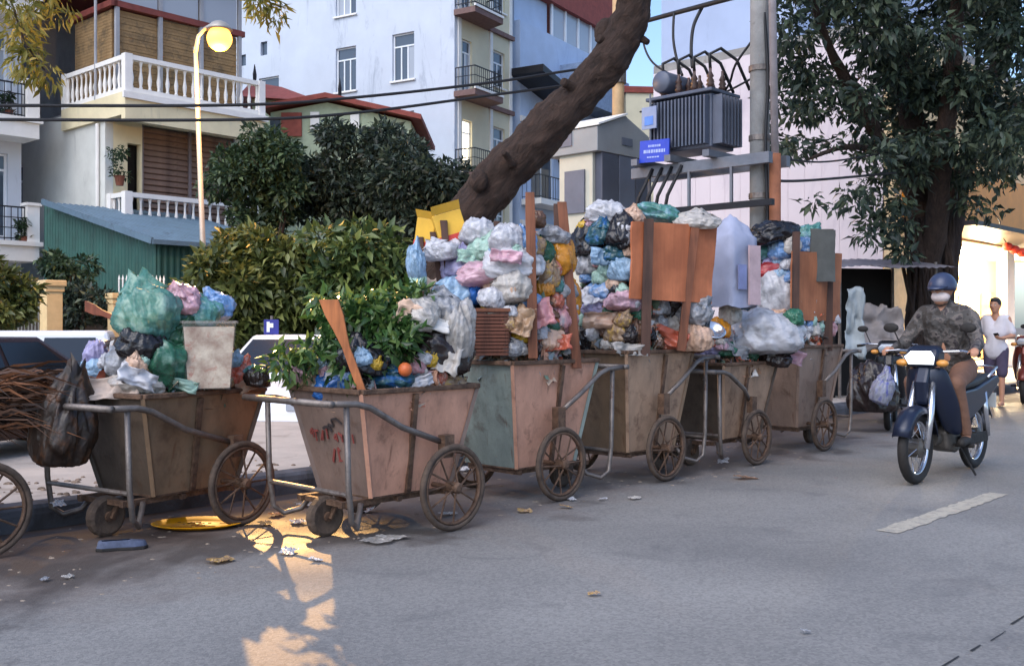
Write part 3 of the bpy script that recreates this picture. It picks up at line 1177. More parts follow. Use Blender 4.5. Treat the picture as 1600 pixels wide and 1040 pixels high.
metal_rail(BH, [(0.1, -0.05), (0.1, -0.95), (3.05, -0.95)], zt - 7.75, 1.0, M_iron, True, 0.22, 0)
MB().bb(0.1, 3.1, -1.0, -0.004, zt - 12.4, zt - 12.15).build('balcony_slab', M_trim, BH)
metal_rail(BH, [(0.1, -0.05), (0.1, -0.95), (3.05, -0.95)], zt - 12.15, 1.0, M_iron, True, 0.22, 0)
for zz in (zt - 4.4, zt - 8.9):
    MB().bb(-0.02, 9.6, -0.1, -0.004, zz, zz + 0.25).build('band', M_trim, BH)

# ------------------------------------------------------------------ red-roofed low house behind the dark trees
RH = thing('red_roofed_house', 'pale green house with low red roof half hidden by dark trees', 'house', (0, 0, 0), 0)
M_palegreen = mat('pale_green_plaster', C(176, 188, 160), 0.9, var=0.15, bump=0.1)
Yr = 33.0
P = lambda u, v, dy=0: at(u, v, Yr + dy)
a, b, c = P(408, 170), P(508, 152), P(658, 186)
rm = MB()
for dz in (0,):
    vs = [a, b, c]
    bk = [p + Vector((0.0, 6.0, 0.0)) for p in vs]
    up = Vector((0, 0, 0.16))
    rm.add([a, b, b + up, a + up, bk[0], bk[1], bk[1] + up, bk[0] + up], [(0, 1, 2, 3), (3, 2, 6, 7), (0, 4, 5, 1), (4, 7, 6, 5), (0, 3, 7, 4)])
    rm.add([b, c, c + up, b + up, bk[1], bk[2], bk[2] + up, bk[1] + up], [(0, 1, 2, 3), (3, 2, 6, 7), (0, 4, 5, 1), (4, 7, 6, 5), (1, 5, 6, 2)])
rm.build('roof', M_redroof, RH)
wl = MB()
wp = [P(418, 172), P(508, 156), P(640, 186)]
wl.add([(p.x, Yr + 0.4, p.z) for p in wp] + [(wp[2].x, Yr + 0.4, GZ), (wp[0].x, Yr + 0.4, GZ)] + [(p.x, Yr + 5.6, p.z) for p in wp] + [(wp[2].x, Yr + 5.6, GZ), (wp[0].x, Yr + 5.6, GZ)],
       [(4, 3, 2, 1, 0), (5, 6, 7, 8, 9), (0, 5, 9, 4), (2, 3, 8, 7)])
wl.build('wall', M_palegreen, RH)
p0, p1 = P(436, 168), P(468, 210)
MB().bb(p0.x, p1.x, Yr + 0.3, Yr + 0.396, p1.z, p0.z - 0.1).build('red_panel', mat('red_brick_panel', C(150, 78, 66), 0.8, bump=0.2), RH)
p0, p1 = P(418, 182), P(434, 212)
w_ = MB().bb(p0.x, p1.x, Yr + 0.32, Yr + 0.397, p1.z, p0.z).build('window', M_glass, RH)
for u in (482, 545):
    p0, p1 = P(u, 172), P(u + 14, 200)
    MB().bb(p0.x, p1.x, Yr + 0.28, Yr + 0.396, p1.z, p0.z).build('pilaster', M_trim, RH)
# hipped roof of its rear wing
q = [at(372, 150, 36), at(500, 158, 36), at(392, 128, 38.5), at(440, 136, 38.5), at(372, 150, 41), at(500, 158, 41)]
for p in q[4:]:
    p.z = q[0].z
MB().add(q, [(0, 1, 3, 2), (0, 2, 4), (1, 5, 3), (2, 3, 5, 4), (0, 4, 5, 1)]).build('rear_roof', M_redroof, RH)
MB().bb(q[0].x + 0.4, q[1].x - 0.4, 36.4, 40.6, GZ, q[0].z).build('rear_wall', M_palegreen, RH)
for u, v0, v1 in ((398, 128, 106), (531, 150, 128)):
    p = at(u, v0, 35)
    MB().tube([p - Vector((0, 0, 0.15)), p + Vector((0, 0, 0.25)), p + Vector((0, 0, 0.6))], [0.05, 0.07, 0.01], 6).build('roof_finial', M_iron, RH)

# ------------------------------------------------------------------ cream house far behind the transformer
FH = thing('far_cream_house', 'narrow cream house with stepped roof far behind the transformer', 'house', (at(978, 200, 50).x, 50, 0), 0.1)
wall(FH, 'F', 0, 0, 2.4, GZ, 12.6, [(1.6, 2.0, 10.2, 11.2)], M_apcream)
window(FH, 'F', 0, 1.6, 2.0, 10.2, 11.2, 1, 0, glass=M_glass)
MB().bb(-0.1, 2.6, -0.1, 5, 12.6, 12.9).build('roof', M_redroof, FH)
MB().bb(0.002, 2.398, 0.23, 4.9, GZ, 12.55).build('core', M_apcream, FH)
wall(FH, 'F', -0.4, 2.4, 5.4, GZ, 11.4, [(3.0, 3.6, 8.4, 9.6)], M_apcream)
window(FH, 'F', -0.4, 3.0, 3.6, 8.4, 9.6, 1, 0, glass=M_glass)
MB().bb(2.402, 5.4, -0.17, 5, GZ, 11.35).build('side_core', M_apcream, FH)
MB().bb(2.38, 5.6, -0.5, 5, 11.41, 11.6).build('lower_roof', M_conc, FH)

# ------------------------------------------------------------------ shop building with the white blank flank, lit shop front
SB = thing('shop_building', 'large building with blank white flank and brightly lit shop front', 'building', R(21.6, 9.2, 0), RYAW)
M_flank = mat('blank_white_wall', C(214, 204, 210), 0.9, var=0.08, scale=0.5, bump=0.1, dirt=(C(188, 178, 188), 0.5, 0.58))
wall(SB, 'L', 0, 0.25, 6.3, 0.14, 7.7, [], M_flank)
sheetm = MB()
for k in range(14):
    y = 0.4 + k * 0.42
    MB().bb(-0.012, -0.003, y, y + 0.012, 2.2, 7.6).build('panel_joint', M_flank, SB)
wall(SB, 'F', 0, 0, 16, 0.14, 7.7, [(1.2, 7.0, 0.2, 3.3), (7.6, 14.0, 0.2, 3.3)], mat('shop_cream', C(214, 190, 150), 0.9, var=0.15, bump=0.1))
M_lit = emit_mat('shop_light_wall', (1.0, 0.80, 0.50), 2.2)
MB().bb(1.0, 15, 2.6, 2.7, 0.15, 3.4).build('shop_back_wall', mat('shop_inner', C(240, 214, 160), 0.8, var=0.1, bump=0), SB)
MB().bb(1.0, 15, 0.25, 2.6, 3.35, 3.42).build('shop_ceiling', M_trim, SB)
for k in range(6):
    MB().bb(1.6 + k * 2.1, 2.9 + k * 2.1, 1.0, 1.15, 3.25, 3.32).build('tube_light', emit_mat('tube_light', (1.0, 0.84, 0.58), 60.0), SB)
for k in range(7):
    x0 = 1.3 + k * 1.9
    MB().bb(x0, x0 + 0.9, 2.25, 2.55, 0.2, 2.3).build('shelf_unit', mat('shelf_%d' % (k % 3), (C(200, 160, 110), C(150, 110, 80), C(220, 200, 160))[k % 3], 0.6, var=0.4, scale=5), SB)
MB().bb(0.4, 15.5, -0.5, -0.003, 3.62, 4.9).build('shop_sign', mat('amber_sign', C(206, 130, 26), 0.5, var=0.2, scale=2, bump=0.05), SB)
MB().bb(0.6, 15.2, -1.5, -0.004, 3.35, 3.45).build('shop_awning', M_iron, SB)
MB().bb(0, 16, 0.0, 6.3, 7.703, 7.9).build('roof', M_conc, SB)
MB().bb(7.0, 7.6, -0.06, -0.003, 0.15, 3.3).build('pilaster', M_trim, SB)
for p_ in ((3.0, 1.4, 2.9), (10.0, 1.4, 2.9)):
    l = bpy.data.lights.new('shop_lamp', 'POINT')
    l.energy = 1300
    l.color = (1.0, 0.78, 0.48)
    l.shadow_soft_size = 0.4
    lo = bpy.data.objects.new('shop_lamp', l)
    COL.objects.link(lo)
    lo.parent = SB
    lo.location = p_

# taller blue-grey block behind it
TB = thing('grey_block', 'tall plain blue grey block rising behind the white shop flank', 'building', R(24.5, 13.0, 0), RYAW)
M_tb = mat('blue_grey_render', C(168, 182, 210), 0.9, var=0.1, scale=0.6, bump=0.1, dirt=(C(146, 160, 190), 0.5, 0.58))
wall(TB, 'L', 0, 0, 4.3, GZ, 16.0, [], M_tb)
wall(TB, 'F', 0, 0.222, 12, GZ, 16.0, [(2, 3.2, 9, 10.6), (5, 6.2, 9, 10.6), (2, 3.2, 12.2, 13.8), (5, 6.2, 12.2, 13.8)], M_tb)
for a, c in ((2, 9), (5, 9), (2, 12.2), (5, 12.2)):
    window(TB, 'F', 0, a, a + 1.2, c, c + 1.6)
MB().bb(0, 12, 0, 4.3, 16.003, 16.3).build('roof', M_conc, TB)

# ------------------------------------------------------------------ yard wall: gate pillars, iron fence, pickets
M_pillar = mat('cream_pillar', C(222, 192, 142), 0.85, var=0.2, scale=3, bump=0.15)


def pillar(u, v0, Y, w, label):
    p = at(u, v0, Y)
    r = thing('gate_pillar', label, 'pillar', (p.x, p.y, GZ), hx)
    h = p.z - GZ
    MB().bb(-w / 2, w / 2, -w / 2, w / 2, 0, h - 0.1).build('shaft', M_pillar, r, bevel=0.01)
    MB().bb(-w * 0.68, w * 0.68, -w * 0.68, w * 0.68, h - 0.098, h).build('cap', M_pillar, r, bevel=0.015)
    MB().bb(-w * 0.57, w * 0.57, -w * 0.57, w * 0.57, h - 0.18, h - 0.102).build('neck', M_pillar, r)


pillar(80, 438, 16.5, 0.26, 'cream square gate pillar with cap behind the white van')
pillar(181, 458, 17.5, 0.2, 'smaller pale gate pillar behind the green bags of rubbish')


def fence(name, u0, u1, v0, Y0, Y1, n, material, label, bottom=GZ, th=0.022):
    a, b = at(u0, v0, Y0), at(u1, v0, Y1)
    b.z = a.z
    r = thing(name, label, 'fence', (a.x, a.y, bottom), 0)
    d = b - a
    h = a.z - bottom
    bars = [(d.x * i / n, d.y * i / n) for i in range(n + 1)]
    me = MB().bar((0, 0, 0), (0, 0, h), th, th).add([(-th, 0, h), (th, 0, h), (0, 0, h + 0.09), (0, th, h)], [(0, 1, 2), (1, 3, 2), (3, 0, 2)]).mesh('picket', material)
    for x, y in bars:
        link('picket', me, r, loc=(x, y, 0))
    for z in (0.18, h * 0.86):
        MB().bar((0, 0, z), (d.x, d.y, z), 0.03, 0.04).build('rail', material, r)
    return r


fence('iron_fence', 8, 66, 452, 16.6, 16.5, 11, mat('grey_iron', C(120, 118, 112), 0.6, 0.3, bump=0), 'grey iron bar fence left of the cream gate pillar')
fence('picket_fence', 186, 256, 436, 19.0, 19.3, 12, M_trim, 'white picket fence standing below the green tin shed')
# dark hedge wall behind the fence
mm = MB()
a, b = at(-60, 430, 18.5), at(330, 430, 20.5)
mm.add([(a.x, a.y, GZ), (b.x, b.y, GZ), (b.x, b.y, 1.62), (a.x, a.y, 1.62), (a.x, a.y + 0.25, GZ), (b.x, b.y + 0.25, GZ), (b.x, b.y + 0.25, 1.62), (a.x, a.y + 0.25, 1.62)],
       [(0, 1, 2, 3), (7, 6, 5, 4), (3, 2, 6, 7), (0, 3, 7, 4), (1, 5, 6, 2)])
tag(mm.build('yard_wall', mat('grimy_wall', C(74, 64, 56), 0.9, var=0.4, scale=2, bump=0.3)), 'low grimy dark yard wall below the green tin shed', 'wall')

# ------------------------------------------------------------------ trees and shrubs
M_bark = None


def bark_mat(name, col, lean=0.0):
    m, nt, b = newmat(name)
    L = nt.links
    tc = nt.nodes.new('ShaderNodeTexCoord')
    ma_ = nt.nodes.new('ShaderNodeMapping')
    ma_.inputs['Rotation'].default_value = (0, -lean, 0)
    mb_ = nt.nodes.new('ShaderNodeMapping')
    mb_.inputs['Scale'].default_value = (1.6, 1.6, 0.35)
    L.new(tc.outputs['Object'], ma_.inputs[0])
    L.new(ma_.outputs[0], mb_.inputs[0])
    n1 = nt.nodes.new('ShaderNodeTexNoise')
    n1.inputs['Scale'].default_value = 13
    n1.inputs['Detail'].default_value = 9
    n1.inputs['Roughness'].default_value = 0.75
    n1.inputs['Distortion'].default_value = 0.6
    L.new(mb_.outputs[0], n1.inputs['Vector'])
    v = nt.nodes.new('ShaderNodeTexVoronoi')
    v.inputs['Scale'].default_value = 14
    L.new(n1.outputs['Color'], v.inputs['Vector'])
    r = ramp(nt, [(0.32, mul(col, 0.4)), (0.5, col), (0.68, mul(col, 1.7))])
    L.new(n1.outputs['Fac'], r.inputs[0])
    L.new(r.outputs[0], b.inputs['Base Color'])
    b.inputs['Roughness'].default_value = 0.9
    bp = nt.nodes.new('ShaderNodeBump')
    bp.inputs['Strength'].default_value = 1.0
    bp.inputs['Distance'].default_value = 0.12
    L.new(n1.outputs['Fac'], bp.inputs['Height'])
    L.new(bp.outputs[0], b.inputs['Normal'])
    return m


M_bark = bark_mat('brown_bark', C(78, 58, 48), 0.72)
M_bark2 = bark_mat('dark_bark', C(70, 54, 46))


def trunk_tube(pts, rads, seed=0, n=18, sub=7, rough=0.09):
    """a smooth spline tube with lumps"""
    P_, R_ = [], []
    pts = [Vector(p) for p in pts]
    for i in range(len(pts) - 1):
        p0, p1, p2, p3 = pts[max(i - 1, 0)], pts[i], pts[i + 1], pts[min(i + 2, len(pts) - 1)]
        for k in range(sub):
            t = k / sub
            P_.append(0.5 * (2 * p1 + (p2 - p0) * t + (2 * p0 - 5 * p1 + 4 * p2 - p3) * t * t + (3 * p1 - p0 - 3 * p2 + p3) * t ** 3))
            R_.append(rads[i] + (rads[i + 1] - rads[i]) * t)
    P_.append(pts[-1])
    R_.append(rads[-1])
    m = MB().tube(P_, R_, n)
    for i in range(len(P_) * n):
        c = P_[i // n]
        q = Vector(m.v[i])
        k = 1 + rough * 1.6 * mn.noise(q * 3.1 + Vector((seed, 0, 0))) + rough * mn.noise(q * 9 + Vector((0, seed, 0))) - rough * 0.9 * abs(mn.noise(Vector((q.x * 17, q.y * 17, q.z * 6)))) + rough * 0.3 * mn.noise(q * 30)
        m.v[i] = tuple(c + (q - c) * k)
    return m


# leaning trunk over the carts
LT = thing('leaning_tree', 'thick brown trunk leaning right across the houses above the rubbish', 'tree', (at(684, 508, 10.2).x, 10.2, 0.14))
off = -LT.location
tp = [(678, 730, 10.2), (690, 470, 10.1), (716, 365, 10.0), (772, 287, 9.9), (850, 207, 9.8), (918, 135, 9.7), (966, 72, 9.6), (990, 10, 9.5), (1000, -60, 9.4), (1010, -220, 9.3)]
wd = [105, 92, 82, 74, 67, 62, 62, 56, 50, 40]
trunk_tube([at(*p) + off for p in tp], [w / 2 / F * p[2] for w, p in zip(wd, tp)], 3, 56, 22, 0.12).build('trunk', M_bark, LT, smooth=True)
for u, v, r in ((948, 52, 0.12), (748, 282, 0.09)):
    MB().sphere(at(u, v, 9.66) + off, (r, r, r * 1.2), 10, 7).build('burl', M_bark, LT, smooth=True)
for (ua, va, ub, vb, r_) in ((905, 150, 880, 128, 0.05), (985, 60, 1012, 66, 0.045), (800, 258, 786, 238, 0.035), (960, 85, 935, 60, 0.05)):
    a_, b_ = at(ua, va, 9.66) + off, at(ub, vb, 9.5) + off
    trunk_tube([a_, a_.lerp(b_, 0.5) + Vector((0, 0, 0.02)), b_], [r_ * 1.4, r_, r_ * 0.75], 5, 14, 4, 0.2).build('branch_stub', M_bark, LT, smooth=True)
lmB = leaf_mat('street_leaf', C(26, 42, 30), C(48, 68, 44), C(84, 98, 58))
for k, (u, v, du) in enumerate(((1010, -220, 260), (1010, -220, -240), (1005, -120, 180))):
    trunk_tube([at(u, v, 9.3) + off, at(u + du * 0.5, v - 120, 9.0 + k * 0.3) + off, at(u + du, v - 260, 8.8 + k * 0.5) + off], [0.12, 0.08, 0.03], k, 10, 4).build('limb', M_bark, LT, smooth=True)
foliage('crown', clumps(at(1010, -520, 9.4) + off, (2.6, 2.2, 0.8), 26, 0.5, 4), 4200, 0.13, lmB, LT, 12)


def shrub(name, label, u, v, Y, ru, rv, nclump, nleaf, size, material, seed, base_z=GZ, depth=1.0, cat='shrub', cr=0.34, droop=0.3, aspect=0.42, group=None):
    c = at(u, v, Y)
    rx, rz = ru / F * Y, rv / F * Y
    root = thing(name, label, cat, (c.x, c.y, base_z), 0, group)
    cl = clumps((0, 0, c.z - base_z), (rx * 0.85, max(rx * 0.6, 0.5) * depth, rz * 0.85), nclump, cr, seed)
    g = random.Random(seed)
    m = MB()
    for i in range(5):
        e = g.choice(cl)[0]
        m.tube([(g.uniform(-0.12, 0.12), g.uniform(-0.1, 0.1), 0), (e.x * 0.45, e.y * 0.4, e.z * 0.55), e], [0.07, 0.045, 0.015], 7)
    m.build('trunk', M_bark2, root, smooth=True)
    foliage('crown', cl, nleaf, size, material, root, seed, droop, aspect)
    return root


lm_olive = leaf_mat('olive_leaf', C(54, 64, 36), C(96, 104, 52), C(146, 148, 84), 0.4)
lm_mid = leaf_mat('mid_leaf', C(46, 64, 40), C(86, 106, 58), C(140, 150, 84), 0.4)
lm_dark = leaf_mat('dark_leaf', C(34, 52, 38), C(56, 78, 54), C(92, 110, 70), 0.5)
lm_darkest = leaf_mat('darkest_leaf', C(32, 42, 38), C(48, 62, 52), C(78, 92, 72), 0.5)
lm_right = leaf_mat('right_leaf', C(36, 50, 46), C(62, 78, 64), C(100, 112, 86), 0.5)
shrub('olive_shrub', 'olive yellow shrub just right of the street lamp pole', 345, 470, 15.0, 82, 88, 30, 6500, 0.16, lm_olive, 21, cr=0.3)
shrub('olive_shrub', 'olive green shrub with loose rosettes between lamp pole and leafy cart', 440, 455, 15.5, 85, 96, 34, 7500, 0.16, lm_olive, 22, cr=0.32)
shrub('green_shrub', 'broad mid green shrub behind the cart of cut branches', 565, 430, 15.2, 88, 108, 36, 8000, 0.17, lm_mid, 23, cr=0.34)
shrub('olive_shrub', 'small olive shrub poking up between lamp pole and the blue grey roof', 375, 385, 15.8, 32, 40, 9, 1300, 0.15, lm_olive, 20, cr=0.22)
shrub('dark_tree', 'dark green tree right beside the brown slatted shutter', 405, 285, 24, 72, 98, 40, 10000, 0.17, lm_dark, 24, cat='tree', cr=0.42)
shrub('dark_tree', 'broad very dark tree in front of the red roofed house', 570, 290, 25, 125, 108, 70, 19000, 0.17, lm_darkest, 25, cat='tree', cr=0.46)
shrub('dark_tree', 'very dark tree filling the gap left of the leaning trunk', 668, 312, 23.5, 82, 112, 46, 12000, 0.16, lm_darkest, 26, cat='tree', cr=0.42)
shrub('low_shrub', 'low dark shrub before the green tin shed flank', 100, 425, 19.0, 45, 28, 10, 1800, 0.12, lm_dark, 27, cr=0.25)
shrub('edge_shrub', 'yellowish shrub at the left picture edge by the iron fence', 4, 455, 14.0, 32, 70, 12, 2200, 0.13, lm_olive, 28, cr=0.25)
shrub('hedge_plant', 'dark leafy plant hanging over the yard wall behind the van', 130, 480, 18.0, 60, 42, 14, 2600, 0.12, lm_darkest, 29, cr=0.28)
# pot plants standing on the balconies
for (u, v, Y, r, lab) in ((187, 258, 26.4, 20, 'dark pot plant beside the brown slatted shutter'), (37, 362, 27.0, 14, 'slim dark pot plant on the white house lower balcony'), (12, 165, 27.0, 14, 'bushy pot plant on the white house middle balcony')):
    c = at(u, v, Y)
    rr = r / F * Y
    root = thing('pot_plant', lab, 'plant', (c.x, c.y, c.z - rr * 1.6), 0)
    MB().lathe([(0.09, 0), (0.13, 0.22), (0.14, 0.25)], 12).build('pot', mat('clay_pot', C(120, 70, 52), 0.8), root)
    foliage('crown', clumps((0, 0, rr * 1.6), (rr * 0.7, rr * 0.6, rr * 1.1), 7, rr * 0.55, 31), 420, 0.1, lm_pot, root, 33)

# hanging sprays at the top left, the lamp's yellow light put into their leaf colour
lm_lamplit = leaf_mat('lamplit_leaf', C(96, 96, 40), C(140, 132, 56), C(170, 156, 80), 0.5, 0.45)


def spray(u, v, Y, pts, label, n=520, size=0.16):
    root = thing('hanging_branch', label, 'branch', at(u, v, Y))
    path = [at(a, b, Y + c) - root.location for a, b, c in pts]
    MB().tube(path, [0.03] + [0.012] * (len(path) - 1), 6).build('stem', M_bark2, root)
    cl = []
    g = random.Random(int(u))
    for a, b in zip(path[:-1], path[1:]):
        for k in range(4):
            p = a.lerp(b, (k + g.random()) / 4)
            cl.append((p + Vector((g.uniform(-.15, .15), g.uniform(-.15, .15), -0.08)), (0.2, 0.2, 0.22)))
    foliage('leaves', cl, n, size, lm_lamplit, root, int(u) + 103, 1.1, 0.26)


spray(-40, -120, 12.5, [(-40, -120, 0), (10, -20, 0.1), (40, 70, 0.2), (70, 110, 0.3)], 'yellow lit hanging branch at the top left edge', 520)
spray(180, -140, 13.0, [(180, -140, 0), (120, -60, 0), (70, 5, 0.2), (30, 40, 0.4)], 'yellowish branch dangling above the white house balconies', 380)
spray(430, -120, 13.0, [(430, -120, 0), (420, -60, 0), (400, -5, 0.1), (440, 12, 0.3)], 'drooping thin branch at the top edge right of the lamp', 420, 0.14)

# right-hand street tree
RT = thing('street_tree', 'dark street tree with tangled trunk beside the lit shop', 'tree', (at(1450, 508, 17.0).x, 17.0, 0.14))
off = -RT.location
stems = [
    ([(1440, 640, 17.0), (1440, 520, 17.0), (1447, 420, 17.0), (1440, 300, 16.9), (1425, 180, 16.7), (1400, 60, 16.5), (1370, -120, 16.2)], [.36, .29, .25, .23, .2, .16, .1]),
    ([(1462, 640, 17.1), (1468, 500, 17.1), (1480, 400, 17.2), (1500, 290, 17.3), (1530, 190, 17.3), (1570, 60, 17.2), (1600, -100, 17.0)], [.30, .22, .19, .17, .15, .12, .08]),
    ([(1447, 430, 16.9), (1465, 330, 16.5), (1475, 220, 16.0), (1490, 90, 15.6), (1500, -80, 15.2)], [.2, .18, .16, .13, .08]),
    ([(1440, 320, 16.9), (1395, 250, 16.4), (1340, 160, 16.0), (1290, 60, 15.6), (1250, -60, 15.3)], [.16, .13, .1, .07, .04]),
    ([(1430, 240, 16.8), (1380, 235, 16.3), (1320, 230, 15.8), (1260, 250, 15.4)], [.1, .07, .045, .02]),
    ([(1530, 200, 17.3), (1580, 170, 17.4), (1640, 150, 17.4)], [.14, .1, .05]),
]
for k, (pp, rr) in enumerate(stems):
    trunk_tube([at(*p) + off for p in pp], rr, k, 14, 6, 0.16).build('trunk' if k < 3 else 'limb', M_bark2, RT, smooth=True)
rm = MB()
g = random.Random(8)
for k in range(26):
    u0 = g.uniform(1415, 1485)
    pts = [at(u0 + g.uniform(-12, 12), 640 - i * 75, 16.62 + g.uniform(0, 0.1)) + off for i in range(5)]
    rm.tube(pts, [0.05, 0.04, 0.035, 0.03, 0.02], 6)
rm.build('aerial_roots', M_bark2, RT, smooth=True)
cl = []
g = random.Random(14)


def cl_area(u0, u1, v0, v1, n, r, Y0=14.8, Y1=18.0):
    for i in range(n):
        k = r * g.uniform(0.6, 1.3)
        cl.append((at(g.uniform(u0, u1), g.uniform(v0, v1), g.uniform(Y0, Y1)) + off, (k, k, k * 0.7)))


cl_area(1330, 1640, -60, 140, 40, 0.5)
cl_area(1370, 1640, 120, 240, 26, 0.45)
cl_area(1215, 1340, -60, 130, 22, 0.36)
cl_area(1210, 1360, 110, 240, 20, 0.28)
cl_area(1240, 1400, 220, 330, 11, 0.22, 14.8, 16)
cl_area(1360, 1415, 240, 390, 9, 0.3, 15.6, 16.8)
cl_area(1500, 1570, 230, 330, 7, 0.3, 15.6, 16.8)
cl_area(1415, 1500, 230, 290, 6, 0.32, 15.8, 16.8)
cl_area(1390, 1420, 380, 440, 3, 0.2, 15.6, 16.6)
cl_area(1150, 1700, -420, -60, 50, 0.6, 14.0, 19.0)
foliage('crown', cl, 42000, 0.15, lm_right, RT, 40, 0.7, 0.4, 0.35)

# ------------------------------------------------------------------ street lamp
LP = thing('street_lamp', 'lit street lamp on a slim leaning pole before the cream house', 'street lamp', (at(330, 508, 17).x, 17, GZ))
off = -LP.location
M_pole = mat('galvanised_pole', C(176, 168, 158), 0.5, 0.4, var=0.15, scale=4, bump=0.05)
top = at(305, 74, 17.0) + off
MB().tube([Vector((0, 0, 0)), at(320, 460, 17) + off, top], [0.06, 0.05, 0.035], 12).build('pole', M_pole, LP, smooth=True)
bulb = at(343, 56, 16.6) + off
MB().tube([top - Vector((0, 0, 0.1)), top + Vector((0.05, 0, 0.18)), top + Vector((0.2, -0.15, 0.26)), bulb + Vector((-0.05, 0, 0.22))], [0.04, 0.035, 0.03, 0.03], 8).build('arm', M_pole, LP, smooth=True)
MB().lathe([(0.04, 0.24), (0.13, 0.2), (0.2, 0.12), (0.21, 0.09), (0.0, 0.088)], 20, bulb).build('lamp_shade', M_pole, LP, smooth=True)
MB().sphere(bulb - Vector((0, 0, 0.05)), 0.20, 20, 12).build('bulb', emit_mat('sodium_bulb', (1.0, 0.40, 0.05), 2.6), LP, smooth=True)
ll = bpy.data.lights.new('lamp_light', 'POINT')
ll.energy = 260
ll.color = (1.0, 0.50, 0.10)
ll.shadow_soft_size = 0.1
llo = bpy.data.objects.new('lamp_light', ll)
COL.objects.link(llo)
llo.parent = LP
llo.location = bulb - Vector((0, 0.05, 0.42))
# the lantern's reflector throws most of its light out over the street
ls = bpy.data.lights.new('lamp_beam', 'SPOT')
ls.energy = 7500
ls.color = (1.0, 0.56, 0.2)
ls.spot_size = math.radians(11.5)
ls.spot_blend = 0.6
ls.shadow_soft_size = 0.06
lso = bpy.data.objects.new('lamp_beam', ls)
COL.objects.link(lso)
lso.parent = LP
lso.location = bulb - Vector((0, 0.1, 0.3))
aim = ground(475, 985) - (lso.location + LP.location)
lso.rotation_euler = aim.to_track_quat('-Z', 'Y').to_euler()
MB().bb(-0.18, 0.18, -0.18, 0.18, 0, 0.12).build('base_plate', M_pole, LP)

# ------------------------------------------------------------------ transformer station
M_kiosk = mat('kiosk_cream', C(196, 192, 176), 0.6, 0.1, var=0.1, scale=2, bump=0.05, dirt=(C(160, 156, 144), 2, 0.58))
M_kioskg = mat('kiosk_grey', C(150, 152, 154), 0.6, 0.1, var=0.12, scale=2, bump=0.05)
M_cab = mat('cabinet_grey', C(104, 108, 122), 0.5, 0.2, var=0.15, scale=3, bump=0.05)
M_cabd = mat('cabinet_dark', C(84, 86, 98), 0.5, 0.2, var=0.15, scale=3, bump=0.05)
kc = at(936, 240, 14.6)
KI = thing('substation_kiosk', 'beige steel substation column with hooded cabinet beside the transformer', 'electrical cabinet', (kc.x, kc.y, 0.14), RYAW)
zz = lambda v, Y=14.6: 1.25 + (508 - v) / F * Y - 0.14
MB().bb(0, 0.55, 0.12, 0.75, 0, zz(232)).build('column', M_kiosk, KI, bevel=0.01)
hm = MB()
z0, z1, z2 = zz(236), zz(198), zz(172)
hm.prism([(-0.06, z0), (1.25, z0), (1.25, z1 - 0.02), (0.6, z2), (-0.06, z1)], -0.02, 0.95)
hm.build('hood', M_kioskg, KI, bevel=0.01)
MB().add([(-0.08, -0.06, z1 + 0.012), (0.6, -0.06, z2 + 0.012), (0.6, 1.0, z2 + 0.012), (-0.08, 1.0, z1 + 0.012), (-0.08, -0.06, z1 + 0.04), (0.6, -0.06, z2 + 0.04), (0.6, 1.0, z2 + 0.04), (-0.08, 1.0, z1 + 0.04)],
         [(0, 1, 2, 3), (7, 6, 5, 4), (0, 4, 5, 1), (3, 2, 6, 7), (0, 3, 7, 4), (1, 5, 6, 2)]).build('hood_roof', M_trim, KI)
MB().bb(-0.075, -0.062, 0.45, 0.75, z0 + 0.12, z0 + 0.33).build('vent', M_cab, KI)
MB().bb(0.5, 0.75, -0.035, -0.022, z0 + 0.15, z0 + 0.26).build('vent', M_cab, KI)
for k in range(3):
    MB().bb(0.06 + k * 0.4, 0.44 + k * 0.4, -0.01, 0.6, zz(335), z0 - 0.004).build('cabinet', (M_cabd, M_cab, M_cabd)[k], KI, bevel=0.008)
MB().bb(-0.25, 1.2, -0.12, 0.11, zz(352), zz(338)).build('ledge', M_kiosk, KI)
MB().bb(0.95, 1.5, 0.2, 0.5, zz(280), zz(248)).build('blue_sign', mat('navy_sign', C(40, 52, 110), 0.5, bump=0), KI)
MB().bb(-0.005 - 0.03, -0.003, 0.25, 0.62, zz(330), zz(262)).build('side_door', M_cab, KI)

pp = at(1187, 345, 13.3)
CP = thing('concrete_pole', 'round grey concrete utility pole beside the transformer', 'utility pole', (pp.x, pp.y, 0.14))
MB().tube([(0, 0, 0), (0, 0, 9.5)], [0.135, 0.11], 20).build('shaft', M_conc, CP, smooth=True)
for z in (3.5, 4.4, 2.75):
    MB().lathe([(0.142, z), (0.142, z + 0.07)], 20).build('steel_band', M_steel, CP)
MB().bar((-1.3, 0.2, 8.2), (1.3, -0.2, 8.2), 0.1, 0.1).build('crossarm', M_steel, CP)
cp2 = at(1211, 345, 13.1)
CO = thing('cable_conduit', 'thin pole beside concrete one with orange brown lower half', 'pole', (cp2.x, cp2.y, 0.14))
MB().tube([(0, 0, 0), (0.0, 0, 3.3)], 0.075, 12).build('lower_sleeve', mat('orange_sleeve', C(150, 92, 62), 0.7, var=0.3), CO, smooth=True)
MB().tube([(0, 0, 3.3), (-0.1, 0, 9)], 0.05, 12).build('upper_tube', mat('pale_tube', C(176, 166, 168), 0.6), CO, smooth=True)

